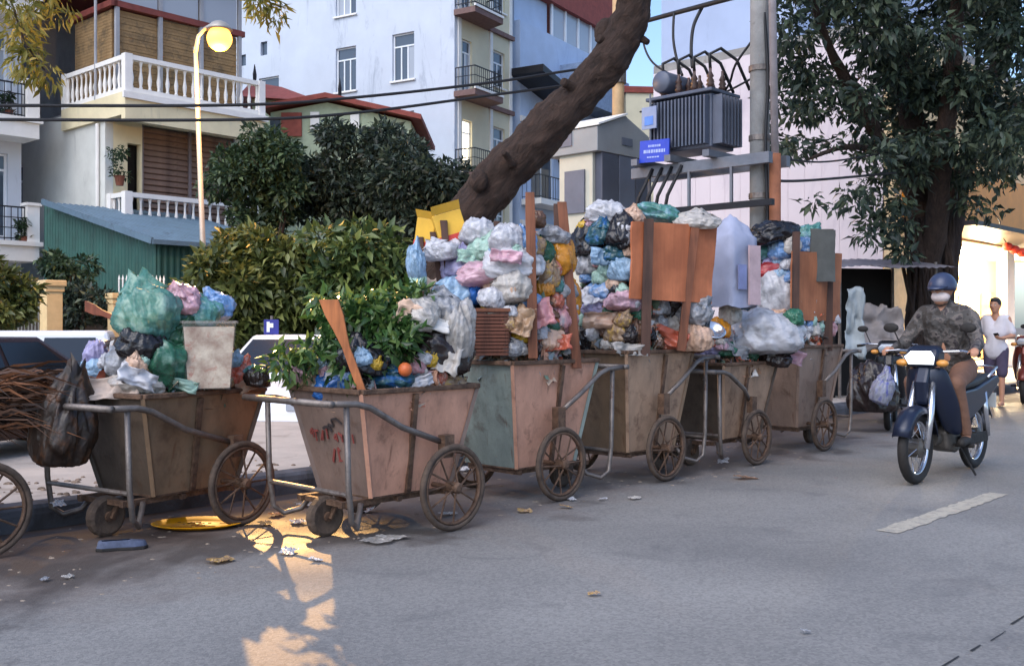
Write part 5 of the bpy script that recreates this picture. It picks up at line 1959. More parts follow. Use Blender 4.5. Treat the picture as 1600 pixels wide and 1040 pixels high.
bags('c3', [
    (747, 366, 27, 20, 'white', 'round white bag beside the yellow box at the top', A(knot=False)),
    (762, 390, 28, 16, 'mint', 'mint green bag below the round white bag'),
    (793, 379, 28, 22, 'white', 'white bag at the top middle of the crate cart', A(mix='offwhite')),
    (820, 380, 18, 18, 'lblue', 'light blue bag left of the tallest post'),
    (800, 412, 46, 25, 'white', 'large white bag across the middle of the crate cart', A(knot=False, mix='lilac')),
    (722, 420, 34, 22, 'lilac', 'lilac bag at the left of the crate cart load'),
    (752, 433, 42, 18, 'pink', 'long pale pink bag above the brown crate', A(knot=False, dy=-0.16)),
    (802, 450, 30, 28, 'offwhite', 'peach white bag left of the tallest post', A(knot=False, mix='peach')),
    (708, 466, 30, 25, 'pblue', 'pale blue bag left of the brown crate', A(knot=True, dy=-0.1)),
    (736, 464, 17, 14, 'blue', 'small vivid blue bag above the brown crate', A(mix='lblue', dy=-0.16)),
    (768, 468, 19, 15, 'white', 'small round white bag on the brown crate', A(dy=-0.16)),
    (820, 472, 26, 14, 'lblue', 'flat blue white bag at the foot of the tallest post'),
    (872, 404, 27, 30, 'orange', 'orange bag between the two tall posts', A(knot=False)),
    (848, 398, 18, 16, 'dgreen', 'dark green bag left of the orange bag', A(mix='tan')),
    (862, 372, 26, 14, 'grey', 'grey green bag on top between the two tall posts', A(mix='mint')),
    (850, 428, 22, 20, 'tan', 'tan bag under the orange bag'),
    (874, 452, 24, 20, 'grey', 'grey bag between the posts halfway down'),
    (850, 452, 16, 14, 'orange', 'small orange bag beside the tallest post'),
    (864, 468, 17, 14, 'coral', 'small coral bag below the grey one between the posts'),
    (872, 500, 26, 26, 'rose', 'rose bag low between the two tall posts', A(mix='grey')),
    (852, 532, 26, 20, 'peach', 'peach bag on the rim between the two tall posts', A(mix='offwhite')),
    (893, 470, 14, 26, 'orange', 'orange bag half behind the shorter post'),
    (813, 525, 14, 13, 'yellow', 'small yellow bag between brown crate and tallest post'),
    (650, 415, 14, 24, 'pblue', 'pale blue bag at the far left of the crate cart load'),
    (652, 442, 14, 14, 'mint', 'small mint bag at the far left below the pale blue one'),
    (690, 395, 26, 14, 'white', 'flat white bag under the yellow boxes'),
    (838, 345, 14, 12, 'brown', 'small brown bag behind the tallest post'),
    (800, 545, 18, 12, 'grey', 'small grey bag on the rim right of the brown crate'),
])
bags('c4', [
    (950, 336, 32, 18, 'white', 'white bag crowning the plywood cart', A(mix='lilac')),
    (986, 341, 18, 12, 'peach', 'small peach bag right of the crowning white bag'),
    (1030, 336, 34, 13, 'teal', 'teal bag lying over the top of the plywood board'),
    (1088, 346, 34, 11, 'offwhite', 'pale yellow bag along the top edge of the plywood board'),
    (928, 378, 34, 32, 'black', 'black bag at the upper left of the plywood cart', A(knot=False)),
    (940, 368, 22, 16, 'dteal', 'shiny teal blue bag bulging from the black bag', A(in_=0, dy=-0.1)),
    (972, 366, 24, 26, 'black', 'black bag against the left edge of the plywood board'),
    (924, 416, 24, 18, 'grey', 'greyish white bag under the black bag', A(mix='white')),
    (962, 398, 24, 16, 'dteal', 'grey teal bag below the black bags'),
    (951, 420, 15, 13, 'mint', 'small round mint bag in the middle of the plywood cart'),
    (942, 436, 15, 14, 'mint', 'second mint bag just below the round one', A(mix='white')),
    (974, 424, 22, 18, 'pblue', 'pale blue bag beside the plywood board'),
    (946, 456, 28, 16, 'lblue', 'light blue bag low on the left of the plywood cart', A(mix='teal')),
    (940, 482, 28, 16, 'lilac', 'lilac bag below the light blue one'),
    (974, 472, 30, 16, 'pink', 'pinkish white bag below the lower left corner of the plywood board', A(mix='white')),
    (914, 500, 18, 18, 'mint', 'mint bag near the shorter post'),
    (920, 530, 28, 24, 'black', 'black bag at the left rim of the plywood cart'),
    (998, 490, 18, 16, 'green', 'green bag left of the thick batten'),
    (966, 520, 20, 18, 'tan', 'tan bag on the rim of the plywood cart', A(mix='grey')),
    (992, 520, 18, 20, 'brown', 'brown bag on the rim left of the thick batten'),
    (1034, 535, 28, 16, 'coral', 'red orange bag on the rim between the two battens', A(knot=False)),
    (1046, 482, 22, 14, 'brownblack', 'small dark bag hanging below the plywood board'),
    (1044, 508, 22, 16, 'offwhite', 'off white bag below the small dark one'),
    (1085, 492, 24, 18, 'grey', 'grey bag under the right side of the plywood board', A(mix='lilac')),
    (1085, 530, 26, 20, 'peach', 'peach bag right of the slanting batten', A(mix='rose')),
    (930, 350, 16, 12, 'pink', 'small pinkish bag at the far upper left of the plywood cart'),
    (962, 446, 16, 12, 'peach', 'small peach bag beside the plywood lower left edge'),
])
bags('c5', [
    (1192, 526, 54, 32, 'white', 'big pale blue and white bag resting on the lower brown cart', A(knot=False, mix='lblue')),
    (1110, 545, 24, 10, 'lilac', 'flat silvery bag at the left rim of the lower brown cart'),
    (1134, 550, 18, 9, 'green', 'small grey green bag on the left rim of the lower brown cart', A(mix='grey')),
    (1240, 497, 14, 11, 'green', 'small bright green bag behind the big pale bag'),
    (1210, 560, 24, 12, 'brownblack', 'dark bag under the big pale bag'),
    (1122, 515, 18, 14, 'orange', 'dull orange bag left of the big pale bag', A(mix='brown')),
    (1140, 492, 16, 16, 'offwhite', 'small beige bag left of the brush bundle'),
])
bags('c6', [
    (1206, 368, 38, 17, 'black', 'black bag draped across the top of the farthest cart', A(knot=False, dy=-0.1)),
    (1190, 394, 24, 15, 'teal', 'teal bag under the draped black bag'),
    (1224, 394, 20, 15, 'lblue', 'light blue bag at the left of the upright brown board', A(mix='white')),
    (1166, 407, 22, 13, 'offwhite', 'off white bag at the upper left of the farthest cart'),
    (1204, 426, 34, 13, 'red', 'long red bag left of the upright brown board', A(knot=False)),
    (1160, 432, 13, 22, 'coral', 'orange red bag at the left end of the farthest cart'),
    (1172, 462, 26, 16, 'lblue', 'blue bag below the long red one', A(mix='teal')),
    (1215, 462, 34, 34, 'white', 'large white bag leaning against the upright brown board', A(knot=False, mix='pink')),
    (1150, 478, 20, 14, 'dteal', 'grey blue bag at the lower left of the farthest cart'),
    (1264, 372, 20, 15, 'teal', 'pale teal bag behind the top of the upright brown board', A(mix='pblue', dy=0.25)),
    (1256, 386, 18, 12, 'lblue', 'small blue bag above the upright brown board', A(dy=0.15)),
    (1292, 514, 14, 12, 'rose', 'small rose bag below the upright brown board'),
    (1266, 514, 14, 14, 'offwhite', 'small off white bag below the upright brown board'),
])

FG = random.Random(99)
WORD = dict(white='white', offwhite='off white', grey='grey', mint='mint', pblue='pale blue', lilac='lilac', pink='pale pink', peach='peach', tan='tan', lblue='light blue', coral='coral', teal='teal', black='black', yellow='yellow', rose='rose', brown='brown', brownblack='dark brown', dgreen='dark green')
SEEN = {}


def fillers(key, u0, u1, v0, v1, n, where, r0=8, r1=16, inset=0.05):
    pal = ['white', 'white', 'white', 'offwhite', 'offwhite', 'grey', 'mint', 'pblue', 'pblue', 'lilac', 'pink', 'peach', 'tan', 'lblue', 'coral', 'teal', 'black', 'rose', 'yellow']
    rows = []
    for k in range(n):
        r_ = FG.uniform(r0, r1)
        u, v = FG.uniform(u0, u1), FG.uniform(v0, v1)
        c = FG.choice(pal) if v < v0 + 0.62 * (v1 - v0) else FG.choice(['brown', 'tan', 'black', 'coral', 'brownblack', 'dgreen', 'peach', 'offwhite', 'brown', 'white'])
        row = ('top', 'upper', 'middle', 'lower', 'bottom')[min(4, int(5 * (v - v0) / (v1 - v0)))]
        colm = ('far left', 'left', 'centre', 'right', 'far right')[min(4, int(5 * (u - u0) / (u1 - u0)))]
        size = 'tiny' if r_ < r0 + (r1 - r0) * 0.4 else 'small'
        lab = '%s %s bag at the %s %s %s' % (size, WORD[c], row, colm, where)
        for adj in ('crumpled ', 'creased ', 'bulging ', 'twisted ', 'flattened '):
            if lab not in SEEN:
                break
            lab = '%s %s%s bag at the %s %s %s' % (size, adj, WORD[c], row, colm, where)
        SEEN[lab] = 1
        rows.append((u, v, r_, r_ * FG.uniform(0.6, 0.95), c, lab, dict(group='small bags wedged in the load', mix=FG.choice(pal[:11]))))
    bags(key, rows, inset)


fillers('c3', 690, 890, 385, 548, 60, 'of the crate cart load')
fillers('c4', 912, 1000, 350, 545, 46, 'of the heap left of the plywood')
fillers('c4', 1000, 1100, 480, 545, 22, 'of the rubbish under the plywood')
fillers('c6', 1146, 1238, 385, 505, 30, 'of the farthest cart load', 7, 14)
fillers('c6', 1245, 1315, 500, 528, 8, 'under the upright brown board', 7, 11)
fillers('c1', 140, 400, 560, 608, 26, 'of the dark left cart', 9, 16)
fillers('c5', 1100, 1240, 515, 560, 18, 'of the lower brown cart', 8, 14)
fillers('c2', 465, 735, 560, 606, 24, 'of the pink cart rim', 8, 15)

# ------------------------------------------------------------------ boards, posts, boxes and other single things on the carts
def post(u0, v0, u1, v1, w, Y0, label, material=None, name='timber_post', depth=0.03, taper=1.0, Y1=None):
    a, b = at(u0, v0, Y0), at(u1, v1, Y1 or Y0)
    m = MB()
    N = 6
    d = (b - a)
    right = Vector((1, 0, 0))
    vs = []
    for i in range(N + 1):
        p = d * (i / N)
        ww = w / F * Y0 * (taper + (1 - taper) * i / N) * (1 + 0.05 * math.sin(i * 2.3 + u0)) / 2
        vs += [p + right * -ww, p + right * ww, p + right * ww + Vector((0, depth, 0)), p + right * -ww + Vector((0, depth, 0))]
    fs = [(0, 1, 2, 3), tuple(4 * N + i for i in (3, 2, 1, 0))]
    for i in range(N):
        for k in range(4):
            fs.append((4 * i + k, 4 * i + 4 + k, 4 * i + 4 + (k + 1) % 4, 4 * i + (k + 1) % 4))
    m.add(vs, fs)
    o = m.build(name, material or M_wood, None, loc=a, bevel=0.004)
    return tag(o, label, 'post' if name == 'timber_post' else 'board')


Y3 = front('c3', 830, 0.0)
post(828, 300, 833, 560, 15, Y3 - 0.02, 'tallest upright timber post on the crate cart')
post(878, 315, 902, 575, 15, front('c3', 895, 0) - 0.02, 'shorter upright timber post at the right end of the crate cart')
post(870, 318, 872, 470, 10, Y3 + 0.5, 'thin post behind the shorter upright timber post', M_darkwood)
post(776, 345, 778, 420, 10, Y3 + 0.45, 'dark post end sticking up behind the white bags', M_darkwood)
Yl = front('c3', 700, 0.02)
post(657, 370, 662, 470, 9, Yl - 0.02, 'leftmost of three thin dark stakes beside the yellow boxes', M_darkwood)
post(676, 362, 690, 460, 10, Yl - 0.07, 'middle of three thin dark stakes beside the yellow boxes', M_darkwood)
post(693, 344, 702, 450, 11, Yl - 0.12, 'rightmost of three thin dark stakes, before the yellow box', M_darkwood)


def flat_board(name, label, quad, Y0, Y1, material, th=0.018, cat='board'):
    """a board given by its four photo corners (left edge at Y0, right edge at Y1)"""
    P_ = [at(quad[0][0], quad[0][1], Y0), at(quad[1][0], quad[1][1], Y1), at(quad[2][0], quad[2][1], Y1), at(quad[3][0], quad[3][1], Y0)]
    o0 = P_[3].copy()
    n_ = (P_[1] - P_[0]).cross(P_[3] - P_[0]).normalized()
    if n_.y < 0:
        n_ = -n_
    vs = [p - o0 for p in P_] + [p - o0 + n_ * th for p in P_]
    m = MB()
    NB = 10
    G_ = []
    for side in (0, 1):
        for i in range(NB + 1):
            for j in range(NB + 1):
                p = vs[0].lerp(vs[1], i / NB).lerp(vs[3].lerp(vs[2], i / NB), j / NB) + n_ * th * side
                q = p * 2.3 + Vector((Y0 * 7, 0, 0))
                p = p + n_ * (0.022 * mn.noise(q) + 0.012 * ((i / NB) * 2 - 1) ** 2)
                if i in (0, NB) or j in (0, NB):
                    p = p + Vector((0.006 * mn.noise(q * 9), 0, 0.006 * mn.noise(q * 9 + Vector((5, 5, 5)))))
                G_.append(p)
    S_ = (NB + 1) ** 2
    ix = lambda i, j, k=0: k * S_ + i * (NB + 1) + j
    F_ = []
    for i in range(NB):
        for j in range(NB):
            F_.append((ix(i, j), ix(i + 1, j), ix(i + 1, j + 1), ix(i, j + 1)))
            F_.append((ix(i, j, 1), ix(i, j + 1, 1), ix(i + 1, j + 1, 1), ix(i + 1, j, 1)))
        F_ += [(ix(i, 0), ix(i, 0, 1), ix(i + 1, 0, 1), ix(i + 1, 0)), (ix(i, NB), ix(i + 1, NB), ix(i + 1, NB, 1), ix(i, NB, 1)), (ix(0, i), ix(0, i + 1), ix(0, i + 1, 1), ix(0, i, 1)), (ix(NB, i), ix(NB, i, 1), ix(NB, i + 1, 1), ix(NB, i + 1))]
    m.add(G_, F_)
    r = thing(name, label, cat, o0)
    m.build('sheet', material, r)
    return r


b0, b1 = front('c4', 990, 0) - 0.05, front('c4', 1118, 0) + 0.02
pb = flat_board('plywood_board', 'large orange plywood board standing on the tan cart', [(990, 346), (1121, 352), (1113, 474), (986, 466)], b0, b1, M_plywood)
o0 = pb.location
m = MB()
for (ua, va, ub, vb, w) in ((1014, 342, 1008, 556, 15), (1086, 356, 1064, 548, 13)):
    Ya = b0 + (b1 - b0) * (ua - 990) / 130 - 0.035
    a, b = at(ua, va, Ya), at(ub, vb, Ya)
    MB().bar(a - o0, b - o0, w / F * Ya, 0.028, (0, -1, 0)).build('batten', M_darkwood if ua < 1050 else M_wood, pb)
c0_, c1_ = front('c6', 1245, 0) - 0.05, front('c6', 1312, 0) + 0.05
bb_ = flat_board('upright_board', 'upright brown board on the farthest cart', [(1240, 392), (1316, 396), (1314, 502), (1240, 500)], c0_, c1_, M_plybrown)
o0 = bb_.location
for (ua, va, vb, w) in ((1244, 362, 548, 11), (1295, 358, 548, 14)):
    Ya = c0_ + (c1_ - c0_) * (ua - 1240) / 75 - 0.03
    MB().bar(at(ua, va, Ya) - o0, at(ua - 2, vb, Ya) - o0, w / F * Ya, 0.03, (0, -1, 0)).build('batten', M_darkwood, bb_)
flat_board('grey_board', 'dark grey panel behind the top of the upright brown board', [(1268, 357), (1306, 359), (1306, 440), (1268, 440)], c0_ + 0.3, c0_ + 0.34, mat('grey_board', C(88, 88, 84), 0.8))
# the loose tapering plank in the leafy cart, and the stick in the left cart
Y2 = front('c2', 545, 0.02)
post(513, 468, 568, 618, 32, Y2 - 0.1, 'orange brown tapering plank leaning out of the leafy cart', wood_mat('plank_orange', C(186, 112, 64)), 'leaning_plank', 0.025, 1.0)
for v_ in bpy.data.objects['leaning_plank'].data.vertices:
    f = (v_.index // 4) / 6
    k = 1.0 if f < 0.12 else max(0.42, 1.0 - (f - 0.12) * 1.9)
    c_ = Vector((at(568, 618, Y2 - 0.1) - at(513, 468, Y2 - 0.1)) * f)
    v_.co.x = c_.x + (v_.co.x - c_.x) * k
Y1_ = front('c1', 200, 0.1)
post(132, 478, 215, 512, 13, Y1_ + 0.05, 'red brown stick poking left out of the dark left cart', wood_mat('red_stick', C(140, 76, 52)), 'wooden_stick', 0.03)
bpy.data.objects['wooden_stick']['category'] = 'stick'
for v_ in bpy.data.objects['wooden_stick'].data.vertices:        # the stick runs sideways: give it height instead of width
    i = v_.index
    f = (i // 4) / 6
    d_ = at(215, 512, Y1_) - at(132, 478, Y1_)
    k = i % 4
    c_ = d_ * f
    hh = 0.026 * (1.25 if f < 0.25 else 0.7)
    v_.co = c_ + Vector((0, 0.03 if k in (2, 3) else 0, hh if k in (0, 3) else -hh))

# brown slatted crate
yc = front('c3', 765, 0.0) - 0.1
cb = at(764, 556, yc)
CR = thing('slatted_crate', 'brown slatted crate on the left front of the crate cart', 'crate', (cb.x, cb.y, cb.z), RYAW - 0.62)
M_crate = wood_mat('crate_brown', C(112, 66, 48))
w_, h_ = 62 / F * yc, 72 / F * yc
for z_ in [i * h_ / 13 for i in range(13)]:
    MB().bb(-w_ / 2, w_ / 2, -0.012, 0.012, z_ + 0.004, z_ + h_ / 13 - 0.002).build('slat', M_crate, CR)
    MB().bb(w_ / 2 + 0.001, w_ / 2 + 0.02, 0.02, 0.24, z_ + 0.004, z_ + h_ / 13 - 0.002).build('slat', M_crate, CR)
for x_ in (-w_ / 2, w_ / 2):
    MB().bb(x_ - 0.014, x_ + 0.014, 0.013, 0.04, 0, h_).build('corner_post', M_crate, CR)
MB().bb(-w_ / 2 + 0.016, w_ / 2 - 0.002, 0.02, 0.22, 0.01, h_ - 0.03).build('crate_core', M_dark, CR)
MB().bb(-w_ / 2 - 0.01, w_ / 2 + 0.01, -0.02, 0.0, h_ - 0.01, h_ + 0.012).build('top_rail', M_wood, CR)

# yellow cartons with red bands
def carton(u, v, Y, w, h, rot, label, tilt=0.15):
    p = at(u, v, Y)
    r = thing('yellow_carton', label, 'box', p, rot)
    r.rotation_euler = (tilt * 0.3, tilt, rot)
    W, Hh = w / F * Y, h / F * Y
    my = mat('yellow_card', C(228, 178, 60), 0.6, var=0.15, bump=0.05)
    MB().bb(-W / 2, W / 2, -W * 0.4, W * 0.4, -Hh / 2, Hh / 2).build('box', my, r, bevel=0.005)
    MB().bb(-W / 2 - 0.003, W / 2 + 0.003, -W * 0.4 - 0.003, W * 0.4 + 0.003, -Hh / 2 - 0.002, -Hh * 0.18).build('red_band', mat('red_card', C(200, 62, 54), 0.6, bump=0.05), r)
    MB().add([(-W / 2, -W * 0.4, Hh / 2 + 0.002), (W / 2, -W * 0.4, Hh / 2 + 0.002), (W / 2, -W * 0.62, Hh / 2 + 0.06), (-W / 2, -W * 0.62, Hh / 2 + 0.06)], [(0, 1, 2, 3)]).build('flap', my, r)


Yt = front('c3', 700, 0.1)
carton(702, 360, Yt + 0.1, 46, 52, 0.25, 'yellow and red carton on top of the crate cart', -0.3)
carton(670, 368, Yt + 0.15, 34, 52, -0.5, 'narrower yellow carton leaning at the left of the other', 0.2)


def crumple(name, label, cat, u, v, Y, w, h, material, seed, rot=(0, 0, 0), amp=0.12, n=14, thick=0.004):
    """a crumpled sheet"""
    W, Hh = w / F * Y, h / F * Y
    vs, fs = [], []
    o_ = Vector((seed * 2.1, seed, 0))
    for i in range(n + 1):
        for j in range(n + 1):
            x_, z_ = (i / n - 0.5) * W, (j / n - 0.5) * Hh
            q = Vector((x_, 0, z_)) / max(W, Hh) * 4 + o_
            d_ = amp * max(W, Hh) * (mn.noise(q) + 0.6 * abs(mn.noise(q * 2.3)) + 0.25 * mn.noise(q * 5))
            vs.append((x_ + 0.12 * W * mn.noise(q * 1.1 + Vector((9, 0, 0))), d_, z_ + 0.12 * Hh * mn.noise(q * 1.2 + Vector((0, 9, 0)))))
    for i in range(n):
        for j in range(n):
            a = i * (n + 1) + j
            fs.append((a, a + n + 1, a + n + 2, a + 1))
    o = MB().add(vs, fs).build(name, material, None, True, loc=at(u, v, Y), rot=rot)
    sd_ = o.modifiers.new('solid', 'SOLIDIFY')
    sd_.thickness = thick
    return tag(o, label, cat)


M_card = mat('pale_card', C(214, 196, 184), 0.8, var=0.2, scale=5, bump=0.1)
M_cloth = mat('beige_cloth', C(196, 176, 162), 0.9, var=0.3, scale=6, bump=0.3)
crumple('card_sheet', 'pale pinkish card sheet at the left of the crate cart', 'card', 677, 456, front('c3', 690, 0) + 0.02, 36, 46, M_card, 2, (0, 0, 0.2), 0.05)
crumple('card_sheet', 'torn peach card beside the cut branches', 'card', 640, 492, front('c2', 640, 0.1), 46, 40, mat('peach_card', C(216, 182, 158), 0.8, var=0.2), 5, (0.1, 0.5, 0.2), 0.1)
crumple('cloth_rag', 'beige rag draped over the left rim of the dark left cart', 'cloth', 165, 605, front('c1', 170, 0) - 0.03, 95, 38, M_cloth, 6, (-0.5, -0.15, 0.1), 0.16)
crumple('paper_sheet', 'crumpled white paper below the torn peach card', 'paper', 672, 505, front('c2', 680, 0.05), 60, 22, mat('white_paper', C(212, 208, 204), 0.8), 8, (-0.4, 0.2, 0), 0.14)

# loose torn film and wrappers caught on the heaps
FILM = [('c3', 705, 500, 44, 34, 'white', 'white torn film beside the pale blue bag left of the crate'), ('c3', 790, 400, 50, 20, 'pink', 'pinkish film lying between the white bags'), ('c3', 845, 490, 40, 44, 'rose', 'rose film hanging beside the tallest post'),
        ('c3', 870, 535, 46, 24, 'coral', 'coral wrapper on the rim between the posts'), ('c3', 735, 400, 46, 20, 'mint', 'mint film under the yellow carton'), ('c3', 820, 500, 30, 50, 'tan', 'tan wrapper hanging right of the crate'),
        ('c4', 940, 500, 56, 26, 'peach', 'peach film spread above the black bag on the plywood cart'), ('c4', 985, 545, 60, 20, 'offwhite', 'off white film over the plywood cart rim'), ('c4', 945, 400, 44, 26, 'pblue', 'pale blue film below the black bags'),
        ('c4', 1045, 525, 60, 26, 'coral', 'orange wrapper hanging between the battens'), ('c4', 1085, 510, 44, 30, 'peach', 'peach wrapper right of the slanting batten'), ('c4', 925, 460, 34, 30, 'white', 'white film beside the light blue bag'),
        ('c6', 1180, 440, 50, 24, 'pblue', 'pale blue film below the red bag'), ('c6', 1225, 490, 46, 26, 'peach', 'peach film at the foot of the upright brown board'), ('c6', 1180, 485, 40, 22, 'white', 'white film at the bottom left of the farthest load'),
        ('c5', 1150, 545, 56, 18, 'grey', 'grey film across the lower brown cart rim'), ('c5', 1235, 555, 46, 22, 'pink', 'pinkish film right under the big pale bag'),
        ('c1', 215, 590, 60, 28, 'white', 'white film below the black bag on the left cart'), ('c1', 280, 600, 60, 18, 'mint', 'mint film over the left cart rim'), ('c1', 390, 600, 40, 22, 'peach', 'peach film at the right rim of the left cart'),
        ('c2', 650, 600, 60, 18, 'white', 'white film over the pink cart rim'), ('c2', 700, 560, 40, 50, 'offwhite', 'cloudy film hanging beside the large black bag')]
for k, (key, u, v, w, h, col, lab) in enumerate(FILM):
    g = random.Random(k + 500)
    o = crumple('plastic_film', lab, 'film', u, v, front(key, u, 0.0) - 0.015, w, h, bag_mat(COLS[col], 0.25, 0.12), k + 60, (g.uniform(-0.5, 0.1), g.uniform(-0.4, 0.4), g.uniform(-0.3, 0.5)), 0.2, 14, 0.002)

# frosted tub full of refuse
yt_ = front('c1', 330, 0.1) - 0.1
tb_ = at(326, 607, yt_)
TUB = thing('frosted_tub', 'frosted clear plastic tub of food waste on the left cart', 'tub', tb_, RYAW - 0.5)
ht = 104 / F * yt_
wt = 40 / F * yt_


def tub(k, z0, z1, inner=0.0):
    m = MB()
    a, b = wt * (0.82 - inner), wt * (1.0 - inner)
    lo = [(-a, -a), (a, -a), (a, a), (-a, a)]
    hi = [(-b, -b), (b, -b), (b, b), (-b, b)]
    m.add([(*p, z0) for p in lo] + [(*p, z1) for p in hi], [(0, 1, 5, 4), (1, 2, 6, 5), (2, 3, 7, 6), (3, 0, 4, 7), (3, 2, 1, 0)])
    return m


fm_, nt0, b0_ = newmat('frosted_plastic')
b0_.inputs['Base Color'].default_value = (*C(190, 178, 168), 1)
b0_.inputs['Roughness'].default_value = 0.3
tp_ = nt0.nodes.new('ShaderNodeBsdfTransparent')
ms_ = nt0.nodes.new('ShaderNodeMixShader')
ms_.inputs[0].default_value = 0.82
nt0.links.new(b0_.outputs[0], ms_.inputs[1])
nt0.links.new(tp_.outputs[0], ms_.inputs[2])
nt0.links.new(ms_.outputs[0], nt0.nodes['Material Output'].inputs[0])
tub(1, 0, ht).build('tub_wall', fm_, TUB, bevel=0.012)
tm = tub(1, 0.01, ht * 0.93, 0.06)
tm.add([(-wt * .93, -wt * .93, ht * 0.93), (wt * .93, -wt * .93, ht * 0.93), (wt * .93, wt * .93, ht * 0.93), (-wt * .93, wt * .93, ht * 0.93)], [(0, 1, 2, 3)])
tm.build('contents', mat('food_waste', C(196, 140, 112), 0.6, var=0.5, scale=9, col2=C(220, 206, 184), dirt=(C(176, 84, 58), 13, 0.56)), TUB)
MB().bar((-wt, -wt, ht), (wt, -wt, ht), 0.02, 0.016).bar((-wt, -wt, ht), (-wt, wt, ht), 0.02, 0.016).bar((wt, -wt, ht), (wt, wt, ht), 0.02, 0.016).bar((-wt, wt, ht), (wt, wt, ht), 0.02, 0.016).build('tub_rim', fm_, TUB)

# pointed grey-blue foam parcel between plywood cart and lower cart
yf = front('c5', 1140, 0.0) + 0.12
pf = at(1142, 480, yf)
FP = thing('pointed_parcel', 'tall blue grey pointed parcel right of the plywood board', 'parcel', pf, RYAW - 0.2)
W = 29 / F * yf
hA, hB = (480 - 372) / F * yf, (480 - 331) / F * yf
M_foam = mat('blue_grey_foam', C(160, 164, 186), 0.75, var=0.12, scale=4, bump=0.1)
m = MB()
m.add([(-W, -W, 0), (W, -W, 0), (W, W, 0), (-W, W, 0), (-W, -W, hA), (W, -W, hA), (W, W, hA), (-W, W, hA), (-0.02, 0, hB)],
      [(0, 1, 5, 4), (1, 2, 6, 5), (2, 3, 7, 6), (3, 0, 4, 7), (4, 5, 8), (5, 6, 8), (6, 7, 8), (7, 4, 8)])
wr = m.build('wrapping', M_foam, FP)
bm = bmesh.new()
bm.from_mesh(wr.data)
bmesh.ops.subdivide_edges(bm, edges=bm.edges[:], cuts=7, use_grid_fill=True)
for v_ in bm.verts:
    q_ = v_.co * 9
    v_.co += Vector((mn.noise(q_), mn.noise(q_ + Vector((4, 0, 0))), mn.noise(q_ + Vector((0, 4, 0))))) * 0.03 + Vector((0, 0, 0.02)) * mn.noise(q_ * 2.5)
for f_ in bm.faces:
    f_.smooth = True
bm.to_mesh(wr.data)
bm.free()
MB().bb(W * 0.1, W * 0.95, -W - 0.04, -W - 0.022, 0.02, hA * 0.88).build('pinkish_side', mat('pink_foam', C(196, 168, 170), 0.8), FP)
MB().bb(-W * 0.7, -W * 0.1, -W - 0.036, -W - 0.024, hA * 0.25, hA * 0.6).build('blue_patch', mat('blue_patch', C(130, 136, 176), 0.7), FP)

# brush bundle on the lower cart and foil tray
yb = front('c5', 1190, 0.05)
BR = thing('brush_bundle', 'bundle of brown twigs lying behind the big pale bag', 'twigs', at(1190, 500, yb + 0.05))
m = MB()
g = random.Random(4)
for k in range(26):
    a = Vector((g.uniform(-0.36, -0.2), g.uniform(-0.06, 0.06), g.uniform(-0.03, 0.05)))
    b = Vector((g.uniform(0.2, 0.36), g.uniform(-0.06, 0.06), g.uniform(-0.03, 0.04)))
    m.tube([a, (a + b) / 2 + Vector((0, 0, 0.03)), b], [0.006, 0.007, 0.004], 5)
tag(m.build('twigs', M_darkwood, BR), kind='stuff')
ft = MB().lathe([(0.0, 0.0), (0.08, 0.0), (0.1, 0.04), (0.11, 0.045), (0.095, 0.05), (0.075, 0.012), (0.0, 0.012)], 18)
tag(ft.build('foil_tray', M_chrome, None, True, loc=at(1112, 521, front('c4', 1100, 0.05)), rot=(0.7, 0.2, 0)), 'shiny foil dish at the right rim of the plywood cart', 'dish')
o = MB().sphere((0, 0, 0), 0.042, 14, 10).build('orange_fruit', mat('orange_peel', C(206, 104, 54), 0.5, var=0.2), None, True, loc=at(633, 577, front('c2', 633, 0.0) - 0.02))
tag(o, 'round orange fruit beside the large black bag', 'fruit')

# cut leafy branches
lm_cut = leaf_mat('cut_leaf', C(34, 60, 30), C(66, 100, 50), C(128, 150, 84), 0.35)


def cut_branch(label, pts, Y, nl, seed, size=0.085):
    r = thing('leafy_branch', label, 'branch', at(*pts[0], Y), 0, 'cut branches heaped on the pink cart')
    path = [at(*p, Y + 0.08 * k) - r.location for k, p in enumerate(pts)]
    MB().tube(path, [0.016, 0.012, 0.008, 0.005][:len(path)], 6).build('stem', M_bark2, r, smooth=True)
    g = random.Random(seed)
    cl_ = []
    for a, b in zip(path[:-1], path[1:]):
        for k in range(7):
            p = a.lerp(b, (k + g.random()) / 7) + Vector((g.uniform(-.1, .1), g.uniform(-.12, .12), g.uniform(-.07, .09)))
            q = g.uniform(0.06, 0.12)
            cl_.append((p, (q, q, q * 0.8)))
    foliage('leaves', cl_, nl, size, lm_cut, r, seed, 0.35, 0.36, 0.2)


yb = front('c2', 545, 0.1)
cut_branch('leafy green branch spilling over the left corner of the pink cart', [(545, 545), (500, 545), (470, 570), (455, 590)], yb - 0.02, 520, 1)
cut_branch('leafy green branch reaching highest, behind the leaning plank', [(560, 555), (545, 520), (530, 490), (515, 475)], yb + 0.12, 520, 2)
cut_branch('broad leafy branch in the middle of the cut foliage', [(560, 560), (575, 525), (585, 495), (590, 472)], yb + 0.05, 620, 3)
cut_branch('leafy branch drooping right over the large black bag', [(575, 550), (610, 515), (635, 520), (650, 545)], yb + 0.05, 560, 4)
cut_branch('low leafy branch between leaning plank and black bag', [(560, 575), (590, 560), (615, 548), (632, 540)], yb - 0.06, 420, 5)
cut_branch('leafy branch standing above the peach card', [(600, 545), (615, 505), (630, 480), (645, 468)], yb + 0.25, 420, 6)

